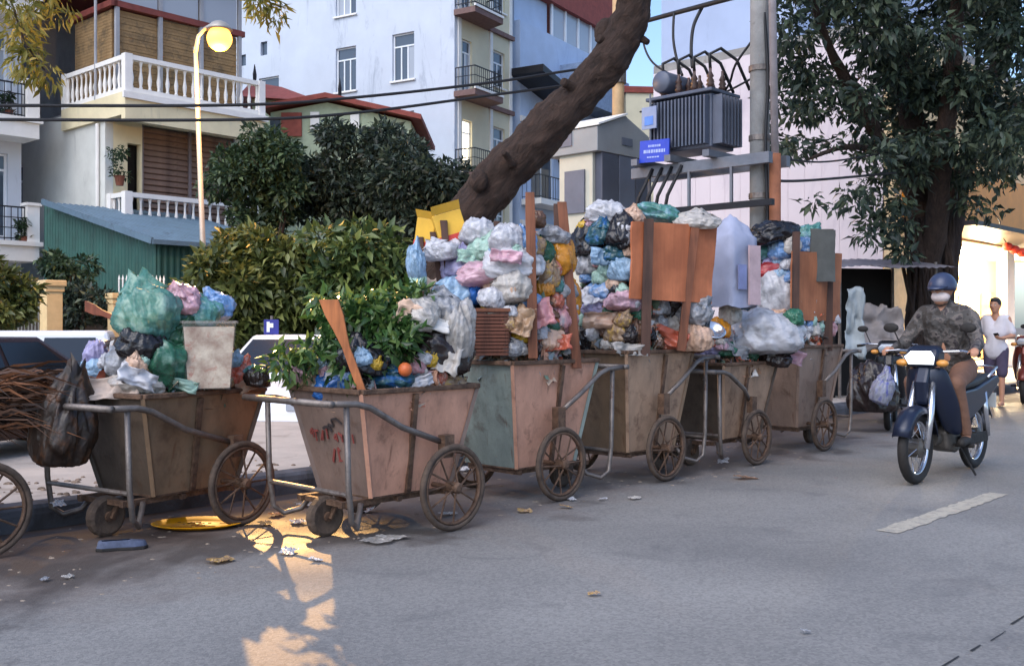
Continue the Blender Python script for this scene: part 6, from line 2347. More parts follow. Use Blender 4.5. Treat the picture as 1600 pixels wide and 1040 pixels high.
# big black-brown sack slung from the left cart's handle, and the dead palm leaves behind it
c_ = at(100, 672, 5.95)
o = link('hanging_sack', KNOT[2])
o.location = c_
o.scale = (0.17, 0.17, 0.3)
o.rotation_euler = (0, 0.12, 0.4)
o.material_slots[0].link = 'OBJECT'
o.material_slots[0].material = bag_mat(C(58, 44, 36), 0.5, 0, C(120, 76, 44))
tag(o, 'dark brown sack hanging at the handle of the left cart', 'sack')
PL = thing('dead_palm_leaves', 'heap of dry orange brown palm leaves left of the hanging sack', 'palm leaves', at(20, 640, 6.0))
m = MB()
g = random.Random(6)
for k in range(420):
    a = Vector((g.uniform(-0.35, 0.1), g.uniform(-0.25, 0.25), g.uniform(-0.1, 0.2)))
    l = g.uniform(0.25, 0.5)
    d_ = Vector((1, g.uniform(-0.3, 0.3), g.uniform(-0.15, 0.3))).normalized()
    w_ = Vector((0, g.uniform(-1, 1), g.uniform(-1, 1))).normalized() * g.uniform(0.003, 0.010)
    p1 = a + d_ * l * 0.5 + Vector((0, 0, 0.02))
    p2 = a + d_ * l + Vector((0, 0, -g.uniform(0.0, 0.12)))
    m.mi = k % 3
    m.add([a - w_, a + w_, p1 + w_, p1 - w_, p2], [(0, 1, 2, 3), (3, 2, 4)])
tag(m.build('leaf_blades', [mat('dry_leaf_%d' % i, c, 0.8, var=0.3, bump=0) for i, c in enumerate((C(112, 68, 38), C(78, 52, 36), C(52, 38, 32)))], PL), kind='stuff')

# ------------------------------------------------------------------ cars in the yard
def car(name, label, p, rz, body, sc=1.0, van=False, plate=False):
    r = thing(name, label, 'van' if van else 'car', p, rz, None, sc)
    Wd = 0.84
    if van:
        prof = [(-2.1, 0.3), (-2.15, 0.7), (-2.1, 0.98), (2.0, 0.98), (2.15, 0.8), (2.18, 0.35), (2.1, 0.25), (-2.05, 0.25)]
        cab = ((-2.08, 1.75, 0.98), (-1.95, 0.85, 1.75))
    else:
        prof = [(-1.95, 0.3), (-2.0, 0.6), (-1.92, 0.92), (-1.3, 0.95), (1.0, 0.93), (1.75, 0.8), (1.98, 0.62), (2.0, 0.3), (1.9, 0.22), (-1.85, 0.22)]
        cab = ((-1.65, 1.15, 0.93), (-1.0, 0.35, 1.44))
    MB().prism(prof, -Wd, Wd).build('body', body, r, bevel=0.07)
    (x0, x1, zb0), (x2, x3, zt0) = cab
    wb, wt0 = Wd * 0.97, Wd * 0.74
    V8 = [(x0, -wb, zb0 - 0.03), (x1, -wb, zb0 - 0.03), (x1, wb, zb0 - 0.03), (x0, wb, zb0 - 0.03), (x2, -wt0, zt0), (x3, -wt0, zt0), (x3, wt0, zt0), (x2, wt0, zt0)]
    MB().add(V8, [(0, 1, 5, 4), (1, 2, 6, 5), (2, 3, 7, 6), (3, 0, 4, 7), (4, 5, 6, 7), (3, 2, 1, 0)]).build('cabin', body, r, bevel=0.06)
    gl = glass_mat('car_glass', (0.012, 0.014, 0.018), 0.12)
    faces = [(0, 1, 5, 4), (1, 2, 6, 5), (2, 3, 7, 6), (3, 0, 4, 7)]
    nm = ('side_window', 'windscreen', 'side_window', 'rear_window')
    for fi, f in enumerate(faces):
        P_ = [Vector(V8[i]) for i in f]
        n_ = (P_[1] - P_[0]).cross(P_[3] - P_[0]).normalized()
        c_ = sum(P_, Vector()) / 4
        if n_.dot(c_ - Vector((0, 0, 1))) < 0:
            n_ = -n_
        spans = [(0.06, 0.94)] if fi in (1, 3) else ([(0.0, 0.1), (0.36, 0.56), (0.72, 0.94)] if van else [(0.14, 0.5), (0.53, 0.9)])
        for si, (a, b) in enumerate(spans):
            if van and fi in (0, 2) and si < 1:
                continue
            q = []
            for (fu, fv) in ((a, 0.14), (b, 0.14), (b, 0.88), (a, 0.88)):
                lo_, hi_ = P_[0].lerp(P_[1], fu), P_[3].lerp(P_[2], fu)
                q.append(lo_.lerp(hi_, fv) + n_ * 0.012)
            q2 = [p_ - n_ * 0.01 for p_ in q]
            MB().add(q + q2, [(0, 1, 2, 3), (0, 4, 5, 1), (1, 5, 6, 2), (2, 6, 7, 3), (3, 7, 4, 0)]).build(nm[fi], gl, r)
    for x_ in (-1.25, 1.3):
        for y_ in (-Wd + 0.06, Wd - 0.06):
            wh = MB().lathe([(0.18, -0.1), (0.29, -0.1), (0.31, -0.07), (0.31, 0.07), (0.29, 0.1), (0.18, 0.1)], 22, (0, 0, 0), 'y').build('wheel', M_black, r, loc=(x_, y_, 0.31))
            MB().lathe([(0.04, -0.106), (0.18, -0.104), (0.18, 0.104), (0.04, 0.106)], 16, (0, 0, 0), 'y').build('rim', M_steel, wh)
    for y_ in (-0.62, 0.62):
        MB().bb(1.86, 2.0, y_ - 0.16, y_ + 0.16, 0.58, 0.72).build('headlight', M_curtain, r)
        MB().bb(-2.02, -1.92, y_ - 0.15, y_ + 0.15, 0.62, 0.82).build('tail_light', mat('tail_red', C(140, 30, 30), 0.3, bump=0), r)
    MB().bb(-2.06, -1.9, -Wd, Wd, 0.3, 0.48).build('bumper', body, r, bevel=0.03)
    MB().bb(1.9, 2.06, -Wd, Wd, 0.28, 0.46).build('bumper', body, r, bevel=0.03)
    for y_ in (-Wd - 0.02, Wd + 0.02):
        MB().bb(-0.35, -0.15, y_ - 0.015, y_ + 0.015, 0.8, 0.83).build('door_handle', M_chrome, r)
        MB().bb(0.75, 0.95, y_ - 0.06, y_ + 0.08, 0.93, 1.06).build('mirror', body, r, bevel=0.02)
    pl = MB().bb(-2.09, -2.062, -0.24, 0.24, 0.52, 0.66).build('number_plate', mat('plate_white', C(214, 214, 210), 0.5, var=0.1, bump=0), r)
    for k in range(6):
        MB().bb(-2.096, -2.0905, -0.19 + k * 0.066, -0.15 + k * 0.066, 0.555, 0.625).build('plate_character', M_cable, pl)
    return r


M_carw = mat('white_car_paint', C(226, 226, 228), 0.25, var=0.04, scale=2, bump=0)
M_card_ = mat('dark_car_paint', C(62, 40, 32), 0.22, 0.2, var=0.2, scale=2, bump=0)
car('white_van', 'white van parked behind the dark left cart', (at(-62, 508, 12.2).x, 12.2, -0.32), RYAW - 0.50 + PI, M_carw, 0.86, True)
car('white_car', 'white car parked before the shrubs between the first two carts', (at(478, 508, 13.9).x, 13.9, -0.32), RYAW + 0.62 + PI, M_carw, 1.0)
car('dark_car', 'dark brown car at the left edge with pale number plate', (at(-60, 508, 8.6).x, 8.9, 0.14), RYAW + 0.35, M_card_, 0.7)
# small blue sign above the white car
p = at(424, 530, 13.9)
sgn = thing('parking_sign', 'small dark blue sign with white mark above the white car', 'sign', (p.x, p.y, GZ))
MB().tube([(0, 0.02, 0), (0, 0.02, 1.7)], 0.02, 8).build('post', M_steel, sgn)
zs_ = at(424, 522, 13.9).z - GZ
MB().bb(-0.1, 0.1, -0.01, 0.01, zs_, zs_ + 0.2).build('plate', mat('deep_blue', C(40, 44, 130), 0.5, bump=0), sgn)
MB().bb(-0.06, -0.02, -0.016, -0.011, zs_ + 0.03, zs_ + 0.17).bb(-0.02, 0.03, -0.016, -0.011, zs_ + 0.09, zs_ + 0.15).build('white_mark', M_frame, sgn)

# ------------------------------------------------------------------ litter on the road
def paper_shape(seed):
    vs, fs = [], []
    o_ = Vector((seed * 3.3, seed, 0))
    n_ = 9
    for i in range(n_ + 1):
        for j in range(n_ + 1):
            x_, y_ = i / n_ * 2 - 1, j / n_ * 2 - 1
            q = Vector((x_, y_, 0)) * 1.6 + o_
            vs.append((x_ + 0.35 * mn.noise(q), y_ + 0.35 * mn.noise(q + Vector((5, 5, 0))), 0.9 * abs(mn.noise(q * 1.4)) + 0.5 * mn.noise(q * 3.1) + 0.2))
    for i in range(n_):
        for j in range(n_):
            a = i * (n_ + 1) + j
            fs.append((a, a + n_ + 1, a + n_ + 2, a + 1))
    return MB().add(vs, fs).mesh('litter', M_card)


PAPER = [paper_shape(k + 1) for k in range(5)]
g = random.Random(77)
M_lit = [bag_mat(COLS[c], 0.6) for c in ('white', 'offwhite', 'tan', 'peach', 'grey')]
lit = [
    (450, 864, 17, 7, 0, 'white paper scrap torn on the road before the pink cart'), (493, 877, 10, 5, 0, 'small white scrap right of the torn paper on the road'), (345, 878, 20, 9, 2, 'crumpled beige wrapper alone on the road'),
    (465, 818, 16, 8, 0, 'white scrap between the first two carts'), (432, 806, 12, 7, 3, 'pinkish scrap by the left cart wheel'), (415, 820, 14, 7, 2, 'yellowish scrap below the left cart wheel'),
    (500, 805, 16, 6, 3, 'pale scrap left of the pink cart castor'), (478, 790, 14, 6, 1, 'off white scrap by the kerb between the first two carts'), (574, 800, 14, 10, 0, 'white bag scrap under the pink cart'), (600, 845, 34, 4, 1, 'flat pale strip on the road behind the pink cart castor'),
    (884, 794, 9, 6, 2, 'yellow beige scrap below the crate cart wheel'), (893, 782, 8, 5, 0, 'tiny white scrap by the crate cart wheel'), (942, 782, 7, 5, 0, 'round white scrap on the road right of the crate cart'), (992, 780, 10, 4, 1, 'flat pale scrap before the tan cart'),
    (928, 931, 9, 7, 2, 'lone bright scrap in the middle of the road'), (1165, 748, 18, 5, 3, 'flat pinkish scrap before the lower brown cart'), (1130, 722, 12, 5, 0, 'white scrap under the lower brown cart'), (106, 904, 9, 5, 1, 'small pale scrap near the left edge of the road'),
    (70, 908, 8, 4, 4, 'tiny grey scrap nearest the left edge of the road'), (1258, 990, 7, 4, 4, 'dark speck of litter low in the road'), (90, 790, 14, 8, 0, 'white litter on the pavement edge near the left border'), (730, 735, 16, 10, 0, 'white litter glimpsed behind the pink cart wheel'),
    (820, 800, 12, 4, 2, 'thin tan scrap under the crate cart'), (700, 805, 14, 5, 1, 'pale scrap inside the shade of the pink cart wheel')]
for i, (u, v, a, b, c, lab) in enumerate(lit):
    z = 0.16 if (u, v) == (90, 790) else 0.0
    p = ground(u, v, z)
    o = link('litter_scrap', PAPER[i % 5], None, loc=p + Vector((0, 0, 0.012)), rot=(g.uniform(-.2, .2), g.uniform(-.2, .2), g.uniform(0, 6)))
    k = a / F * p.y
    o.scale = (k, k * 0.7, max(0.012, b / F * p.y * 0.6))
    o.material_slots[0].link = 'OBJECT'
    o.material_slots[0].material = M_lit[c]
    tag(o, lab, 'litter', 'litter on the road')
M_sandal = mat('slate_cloth', C(78, 86, 108), 0.85, var=0.4, scale=20, bump=0.3)
p = ground(190, 858)
SHO = thing('dropped_shoe', None, None, p, 0.35)
sl = [(-0.13, 0.03), (-0.1, 0.042), (0.0, 0.035), (0.08, 0.048), (0.13, 0.03), (0.14, 0.0), (0.12, -0.035), (0.06, -0.045), (-0.02, -0.034), (-0.1, -0.04), (-0.135, -0.02)]
MB().prism(sl, 0.0, 0.018, 'xy').build('sole', M_black, SHO, bevel=0.004)
m = MB()
N = len(sl)
m.add([(a * 0.97, b * 0.95, 0.0185) for a, b in sl] + [(a * 0.9, b * 0.8, 0.045 + 0.01 * (a < -0.05)) for a, b in sl] + [(a * 0.55 - 0.03, b * 0.5, 0.055) for a, b in sl], [(i, (i + 1) % N, N + (i + 1) % N, N + i) for i in range(N)] + [(N + i, N + (i + 1) % N, 2 * N + (i + 1) % N, 2 * N + i) for i in range(N)])
m.build('upper', M_sandal, SHO, True)
tag(SHO, 'flattened slate blue shoe on the road below the left cart', 'shoe')
# flat yellow tray lying under the left cart
p = ground(308, 822)
TY = thing('yellow_tray', 'flat oval bright yellow tray lying under the left cart', 'tray', p, 0.05)
m = MB()
N = 28
ring = lambda a, b, z: [(a * math.cos(2 * PI * k / N), b * math.sin(2 * PI * k / N), z) for k in range(N)]
R0, R1, R2 = ring(0.26, 0.19, 0.03), ring(0.23, 0.165, 0.008), ring(0.28, 0.205, 0.026)
m.add(R1 + R0 + R2, [tuple(range(N))] + [(k, (k + 1) % N, N + (k + 1) % N, N + k) for k in range(N)] + [(N + k, N + (k + 1) % N, 2 * N + (k + 1) % N, 2 * N + k) for k in range(N)])
m.build('tray', mat('yellow_plastic', C(240, 168, 28), 0.4, var=0.15, bump=0), TY, smooth=True)
for k in range(16):
    x_, y_ = g.uniform(-0.15, 0.15), g.uniform(-0.09, 0.09)
    MB().bb(x_, x_ + g.uniform(0.01, 0.05), y_, y_ + g.uniform(0.008, 0.02), 0.0095, 0.012).build('dark_print', mat('tray_print', C(140, 84, 24), 0.6, bump=0), TY)
# rubble on the kerb strip
m = MB()
g = random.Random(21)
for k in range(260):
    q = R(g.uniform(-0.5, 4.8), g.uniform(6.62, 7.5), 0.14)
    r_ = g.uniform(0.006, 0.028)
    m.sphere(q, (r_ * g.uniform(.8, 1.5), r_, r_ * 0.7), 6, 4)
tag(m.build('rubble', mat('rubble', C(130, 112, 98), 0.9, var=0.5, scale=12)), 'scattered rubble and grit on the kerb strip', 'rubble', kind='stuff')
m = MB()
g = random.Random(22)
for k in range(420):
    q = R(g.uniform(0, 10), g.uniform(4.6, 6.38), 0.0)
    r_ = g.uniform(0.004, 0.014)
    m.sphere(q, (r_ * g.uniform(.8, 2), r_, r_ * 0.4), 6, 4)
tag(m.build('grit', mat('grit', C(150, 134, 118), 0.9, var=0.6, scale=12)), 'fine grit and crumbs in the gutter under the carts', 'grit', kind='stuff')

# ------------------------------------------------------------------ motorbikes
M_seat = mat('seat_vinyl', C(40, 36, 36), 0.55, var=0.2, bump=0.1)
M_engine = mat('engine_alloy', C(110, 104, 98), 0.5, 0.6, var=0.4, scale=12, bump=0.2)


def motorbike(label, p, rz, paint, sc=1.0, lit=False, group=None):
    r = thing('motorbike', label, 'motorbike', p, rz, group, sc)
    for x_ in (0.62, -0.62):
        hub = MB().lathe([(0.03, -0.07), (0.075, -0.05), (0.075, 0.05), (0.03, 0.07)], 14, (0, 0, 0), 'y').build('wheel', M_engine, r, loc=(x_, 0, 0.285))
        MB().torus((0, 0, 0), 0.245, 0.04, 'y', 36, 10).build('tyre', M_black, hub, smooth=True)
        MB().torus((0, 0, 0), 0.207, 0.014, 'y', 36, 6, 1.8).build('rim', M_chrome, hub, smooth=True)
        m = MB()
        for k in range(18):
            a = 2 * PI * k / 18
            sg = 1 if k % 2 else -1
            m.tube([(0.07 * math.cos(a + 0.35 * sg), sg * 0.04, 0.07 * math.sin(a + 0.35 * sg)), (0.2 * math.cos(a), 0, 0.2 * math.sin(a))], 0.003, 4)
        m.build('spokes', M_chrome, hub)
    for y_ in (-0.085, 0.085):
        MB().tube([(0.62, y_, 0.285), (0.53, y_, 0.56), (0.44, y_ * 0.8, 0.82)], [0.026, 0.028, 0.024], 10).build('fork', M_chrome, r, smooth=True)
        MB().tube([(-0.62, y_ * 1.35, 0.3), (-0.5, y_ * 1.5, 0.68)], [0.03, 0.03], 10).build('shock', M_chrome, r, smooth=True)
        MB().bar((-0.62, y_ * 1.15, 0.285), (-0.05, y_ * 1.15, 0.33), 0.03, 0.05).build('swing_arm', M_engine, r)

    def fender(cx, a0, a1, rad, w, name):
        m = MB()
        vs, fs = [], []
        N = 10
        for i in range(N + 1):
            a = a0 + (a1 - a0) * i / N
            for yy, dr in ((-w, -0.05), (-w * 0.8, 0.0), (0, 0.015), (w * 0.8, 0.0), (w, -0.05)):
                vs.append((cx + (rad + dr) * math.cos(a), yy, 0.285 + (rad + dr) * math.sin(a)))
        for i in range(N):
            for k in range(4):
                fs.append((i * 5 + k, i * 5 + k + 1, (i + 1) * 5 + k + 1, (i + 1) * 5 + k))
        o_ = m.add(vs, fs).build(name, paint, r, True)
        sd_ = o_.modifiers.new('solid', 'SOLIDIFY')
        sd_.thickness = 0.006
    fender(0.62, math.radians(20), math.radians(165), 0.325, 0.075, 'front_fender')
    fender(-0.62, math.radians(25), math.radians(150), 0.33, 0.08, 'rear_fender')
    # leg shield: two curved wings either side of the front
    for sg in (-1, 1):
        m = MB()
        rows = [((0.47, 0.03, 0.93), (0.44, 0.14, 0.92), (0.38, 0.16, 0.90)), ((0.50, 0.05, 0.80), (0.45, 0.14, 0.78), (0.35, 0.2, 0.76)), ((0.44, 0.06, 0.66), (0.38, 0.16, 0.62), (0.26, 0.22, 0.62)), ((0.36, 0.07, 0.52), (0.29, 0.15, 0.46), (0.18, 0.2, 0.48)), ((0.26, 0.07, 0.40), (0.19, 0.15, 0.34), (0.10, 0.19, 0.37))]
        vs = [(a, sg * b, c) for row in rows for a, b, c in row]
        fs = [(i * 3 + k, i * 3 + k + 1, i * 3 + k + 4, i * 3 + k + 3) for i in range(4) for k in range(2)]
        o_ = m.add(vs, fs).build('leg_shield', paint, r, True)
        sd_ = o_.modifiers.new('solid', 'SOLIDIFY')
        sd_.thickness = 0.014
        sb_ = o_.modifiers.new('sub', 'SUBSURF')
        sb_.levels = sb_.render_levels = 2
    MB().prism([(0.52, 0.62), (0.54, 0.80), (0.47, 0.94), (0.34, 0.92), (0.28, 0.70), (0.34, 0.55)], -0.055, 0.055).build('front_panel', paint, r, bevel=0.025)
    # headlight cowl, lamp, indicators
    MB().prism([(0.34, 0.93), (0.50, 0.91), (0.545, 0.99), (0.50, 1.07), (0.40, 1.10), (0.32, 1.04)], -0.13, 0.13).build('headlight_cowl', paint, r, bevel=0.045)
    hl = MB().add([(0.515, -0.10, 0.94), (0.515, 0.10, 0.94), (0.545, 0.12, 1.0), (0.515, 0.08, 1.045), (0.515, -0.08, 1.045), (0.545, -0.12, 1.0), (0.565, 0, 0.99)],
                  [(0, 1, 6), (1, 2, 6), (2, 3, 6), (3, 4, 6), (4, 5, 6), (5, 0, 6)]).build('headlight', emit_mat('head_lamp', (0.86, 0.92, 1.0), 1.1) if lit else M_curtain, r, True)
    for sg in (-1, 1):
        MB().sphere((0.49, sg * 0.16, 0.95), (0.04, 0.05, 0.03), 10, 7).build('indicator', mat('amber_lens', C(220, 150, 70), 0.3, bump=0), r, True)
        MB().tube([(0.40, 0, 1.03), (0.38, sg * 0.14, 1.04), (0.34, sg * 0.26, 1.045), (0.29, sg * 0.36, 1.02)], 0.012, 8).build('handlebar', M_chrome, r, True)
        MB().tube([(0.325, sg * 0.29, 1.035), (0.285, sg * 0.38, 1.015)], 0.018, 10).build('grip', M_black, r, True)
        MB().tube([(0.35, sg * 0.24, 1.05), (0.42, sg * 0.33, 1.04)], 0.006, 6).build('brake_lever', M_chrome, r)
        mi_ = MB().tube([(0.34, sg * 0.22, 1.05), (0.36, sg * 0.28, 1.2)], 0.006, 6).build('mirror_stem', M_black, r)
        MB().sphere((0.36, sg * 0.31, 1.23), (0.02, 0.065, 0.04), 12, 8).build('mirror', M_black, mi_, True)
        MB().tube([(0.06, sg * 0.08, 0.27), (0.06, sg * 0.25, 0.27)], 0.016, 8).build('footpeg', M_black, r)
        # side fairing
        m = MB().prism([(0.2, 0.42), (0.26, 0.62), (0.10, 0.70), (-0.3, 0.72), (-0.8, 0.82), (-0.86, 0.76), (-0.55, 0.60), (-0.2, 0.48)], sg * 0.11, sg * 0.15)
        m.build('side_fairing', paint, r, bevel=0.015)
    MB().prism([(0.14, 0.70), (0.16, 0.75), (-0.1, 0.77), (-0.4, 0.80), (-0.72, 0.84), (-0.74, 0.78), (-0.4, 0.72)], -0.125, 0.125).build('seat', M_seat, r, bevel=0.04)
    MB().tube([(-0.6, 0.13, 0.80), (-0.82, 0.13, 0.88), (-0.9, 0.0, 0.89), (-0.82, -0.13, 0.88), (-0.6, -0.13, 0.80)], 0.012, 8).build('grab_rail', M_chrome, r, True)
    MB().bb(-0.92, -0.84, -0.08, 0.08, 0.74, 0.82).build('tail_light', mat('tail_red', C(140, 30, 30), 0.3, bump=0), r, bevel=0.015)
    MB().bb(-0.93, -0.915, -0.09, 0.09, 0.52, 0.65).build('number_plate', mat('plate_white', C(214, 214, 210), 0.5), r)
    MB().prism([(0.2, 0.24), (0.24, 0.40), (0.05, 0.46), (-0.18, 0.42), (-0.2, 0.26), (0.0, 0.2)], -0.1, 0.1).build('engine', M_engine, r, bevel=0.03)
    MB().lathe([(0.055, -0.13), (0.06, 0.0), (0.055, 0.1)], 12, (0.2, 0, 0.33), 'x').build('cylinder_head', M_engine, r)
    MB().tube([(0.24, -0.06, 0.28), (0.1, -0.14, 0.2), (-0.2, -0.17, 0.22), (-0.3, -0.17, 0.25), (-0.9, -0.18, 0.36)], [0.02, 0.02, 0.025, 0.042, 0.045], 12).build('exhaust', M_chrome, r, True)
    MB().tube([(0.42, 0, 0.82), (0.2, 0, 0.5), (-0.1, 0, 0.45), (-0.5, 0, 0.66), (-0.8, 0, 0.78)], 0.03, 8).build('frame_tube', M_black, r, True)
    MB().bb(-0.62, 0.02, 0.105, 0.13, 0.25, 0.34).build('chain_case', M_black, r, bevel=0.01)
    MB().tube([(0.0, 0.12, 0.24), (-0.06, 0.22, 0.02)], 0.01, 6).build('side_stand', M_black, r)
    return r


# ------------------------------------------------------------------ people
def capsule(m, p0, p1, r0, r1):
    p0, p1 = Vector(p0), Vector(p1)
    m.sphere(p0, r0, 12, 8)
    m.sphere(p1, r1, 12, 8)
    m.tube([p0, p1], [r0, r1], 12)


def blob(name, caps, ells, material, parent, voxel=0.016, it=8):
    """tapered capsules and ellipsoids fused into one continuous surface"""
    m = MB()
    for c in caps:
        capsule(m, *c)
    for e in ells:
        m.sphere(e[0], e[1], 16, 10)
    me = m.mesh(name, material)
    o = bpy.data.objects.new(name + '_tmp', me)
    COL.objects.link(o)
    rm_ = o.modifiers.new('r', 'REMESH')
    rm_.mode = 'VOXEL'
    rm_.voxel_size = voxel
    sm_ = o.modifiers.new('s', 'SMOOTH')
    sm_.iterations = it
    sm_.factor = 0.5
    dg = bpy.context.evaluated_depsgraph_get()
    nm = bpy.data.meshes.new_from_object(o.evaluated_get(dg))
    bpy.data.objects.remove(o)
    nm.name = name
    nm.materials.clear()
    nm.materials.append(material)
    nm.polygons.foreach_set('use_smooth', [True] * len(nm.polygons))
    return link(name, nm, parent)


def hand_caps(wrist, d, palm_n, side, curl=0.9, s=1.0):
    """palm, four unequal curled fingers and a thumb"""
    w = Vector(wrist)
    d = Vector(d).normalized()
    n_ = Vector(palm_n).normalized()
    x_ = d.cross(n_).normalized() * side
    caps = [(w, w + d * 0.075 * s, 0.026 * s, 0.03 * s), (w + d * 0.04 * s + x_ * 0.016 * s, w + d * 0.08 * s + x_ * 0.02 * s, 0.022 * s, 0.02 * s), (w + d * 0.04 * s - x_ * 0.016 * s, w + d * 0.08 * s - x_ * 0.02 * s, 0.022 * s, 0.02 * s)]
    for k, L_ in enumerate((0.066, 0.075, 0.07, 0.055)):
        b = w + d * 0.085 * s + x_ * (0.03 - 0.02 * k) * s
        p1 = b + (d * math.cos(curl * 0.6) + n_ * math.sin(curl * 0.6)) * L_ * 0.5 * s
        p2 = p1 + (d * math.cos(curl * 1.6) + n_ * math.sin(curl * 1.6)) * L_ * 0.6 * s
        caps += [(b, p1, 0.010 * s, 0.009 * s), (p1, p2, 0.009 * s, 0.0075 * s)]
    t0 = w + d * 0.03 * s + x_ * 0.03 * s
    t1 = t0 + (d * 0.6 + x_ * 0.7 + n_ * 0.4).normalized() * 0.04 * s
    t2 = t1 + (d * 0.8 + n_ * 0.6).normalized() * 0.03 * s
    caps += [(t0, t1, 0.013 * s, 0.011 * s), (t1, t2, 0.011 * s, 0.009 * s)]
    return caps


M_skin = mat('skin', C(178, 128, 102), 0.55, var=0.08, scale=8, bump=0.03)
M_hair = mat('black_hair', C(28, 24, 24), 0.5, var=0.3, scale=30, bump=0.4, bscale=80)


def face(root, h, f, r):
    """eyes, brows and mouth on a head centred at h facing f"""
    h, f = Vector(h), Vector(f).normalized()
    sd_ = Vector((0, 0, 1)).cross(f).normalized()
    for sg in (-1, 1):
        e = MB().sphere(h + f * r * 0.86 + sd_ * sg * 0.032 + Vector((0, 0, 0.005)), 0.011, 10, 7).build('eye', mat('eye_white', C(214, 208, 202), 0.3, bump=0), root, True)
        MB().sphere(h + f * (r * 0.86 + 0.008) + sd_ * sg * 0.032 + Vector((0, 0, 0.005)), 0.0055, 8, 6).build('iris', M_hair, e, True)
        MB().bar(h + f * r * 0.93 + sd_ * (sg * 0.018) + Vector((0, 0, 0.026)), h + f * r * 0.87 + sd_ * (sg * 0.048) + Vector((0, 0, 0.024)), 0.008, 0.006).build('eyebrow', M_hair, root)


# rider
fc, rc = ground(1426, 757), ground(1524, 730)
dirv = (fc - rc)
mid = (fc + rc) / 2
brz = math.atan2(dirv.y, dirv.x)
M_bluebike = mat('blue_bike_paint', C(30, 37, 56), 0.3, 0.2, var=0.1, bump=0)
SCB = 1.0
bike = motorbike('dark blue underbone motorbike ridden towards the left with headlight on', (mid.x, mid.y, 0.0), brz, M_bluebike, SCB, True)
PR = thing('person', 'motorbike rider in dark camouflage jacket, blue helmet, pale mask and brown trousers', 'person', (mid.x, mid.y, 0.0), brz, None, SCB)
cj, ct = [], []
for sg in (-1, 1):
    cj += [((0.03, sg * 0.15, 1.35), (0.0, sg * 0.20, 1.30), 0.075, 0.078), ((0.0, sg * 0.20, 1.31), (0.12, sg * 0.30, 1.10), 0.072, 0.055), ((0.12, sg * 0.30, 1.10), (0.265, sg * 0.325, 1.045), 0.055, 0.043)]
    ct += [((-0.14, sg * 0.10, 0.88), (0.26, sg * 0.175, 0.78), 0.105, 0.072), ((0.26, sg * 0.175, 0.78), (0.07, sg * 0.19, 0.38), 0.07, 0.05)]
cj += [((-0.14, 0, 0.90), (-0.10, 0, 1.08), 0.15, 0.155), ((-0.10, -0.05, 1.08), (0.0, -0.06, 1.30), 0.15, 0.14), ((-0.10, 0.05, 1.08), (0.0, 0.06, 1.30), 0.15, 0.14), ((0.02, 0, 1.38), (0.035, 0, 1.43), 0.075, 0.068)]
ct += [((-0.16, -0.06, 0.88), (-0.16, 0.06, 0.88), 0.14, 0.14)]


def camo():
    m, nt, b = newmat('camouflage_cloth')
    L = nt.links
    tc = nt.nodes.new('ShaderNodeTexCoord')
    n_ = nt.nodes.new('ShaderNodeTexNoise')
    n_.inputs['Scale'].default_value = 11
    n_.inputs['Detail'].default_value = 3
    L.new(tc.outputs['Object'], n_.inputs['Vector'])
    rp = ramp(nt, [(0.0, C(60, 54, 50)), (0.44, C(78, 74, 72)), (0.53, C(102, 94, 90)), (0.6, C(66, 60, 62))])
    rp.color_ramp.interpolation = 'CONSTANT'
    L.new(n_.outputs['Fac'], rp.inputs[0])
    L.new(rp.outputs[0], b.inputs['Base Color'])
    b.inputs['Roughness'].default_value = 0.85
    w = nt.nodes.new('ShaderNodeTexNoise')
    w.inputs['Scale'].default_value = 11
    L.new(tc.outputs['Object'], w.inputs['Vector'])
    bp = nt.nodes.new('ShaderNodeBump')
    bp.inputs['Strength'].default_value = 0.9
    bp.inputs['Distance'].default_value = 0.06
    L.new(w.outputs['Fac'], bp.inputs['Height'])
    L.new(bp.outputs[0], b.inputs['Normal'])
    return m


body = []
HD = Vector((0.075, 0, 1.535))
body += [((0.03, 0, 1.36), (0.06, 0, 1.47), 0.058, 0.058)]
for sg in (-1, 1):
    body += [((0.20, sg * 0.318, 1.07), (0.28, sg * 0.33, 1.045), 0.036, 0.028)]
    body += hand_caps((0.275, sg * 0.33, 1.045), (0.3, 0.1 * sg, 0.03), (0.2, 0, -1), -1, 1.1, 0.85)
    body += [((0.07, sg * 0.19, 0.42), (0.07, sg * 0.19, 0.33), 0.04, 0.036)]
body += [((-0.05, 0, 1.0), (0.02, 0, 1.36), 0.09, 0.09), ((0.0, -0.14, 1.3), (0.0, 0.14, 1.3), 0.05, 0.05)]
for sg in (-1, 1):
    body += [((0.0, sg * 0.2, 1.31), (0.12, sg * 0.30, 1.10), 0.045, 0.038), ((0.12, sg * 0.30, 1.10), (0.2, sg * 0.318, 1.07), 0.038, 0.036)]
    body += [((-0.14, sg * 0.10, 0.88), (0.26, sg * 0.175, 0.78), 0.07, 0.05), ((0.26, sg * 0.175, 0.78), (0.07, sg * 0.19, 0.42), 0.05, 0.04), ((-0.05, 0, 1.0), (-0.14, sg * 0.1, 0.88), 0.09, 0.08)]
blob('body', body, [(HD, (0.095, 0.078, 0.115)), (HD + Vector((0.092, 0, -0.015)), (0.018, 0.014, 0.024)), (HD + Vector((0.03, 0, -0.075)), (0.06, 0.055, 0.05)), (HD + Vector((0, 0.08, -0.005)), (0.018, 0.01, 0.028)), (HD + Vector((0, -0.08, -0.005)), (0.018, 0.01, 0.028))], M_skin, PR, 0.009, 4)
blob('jacket', cj, [], camo(), PR, 0.016, 6)
M_trous = mat('brown_trousers', C(128, 92, 74), 0.85, var=0.25, scale=6, bump=0.5, bscale=14)
blob('trousers', ct, [], M_trous, PR, 0.016, 6)
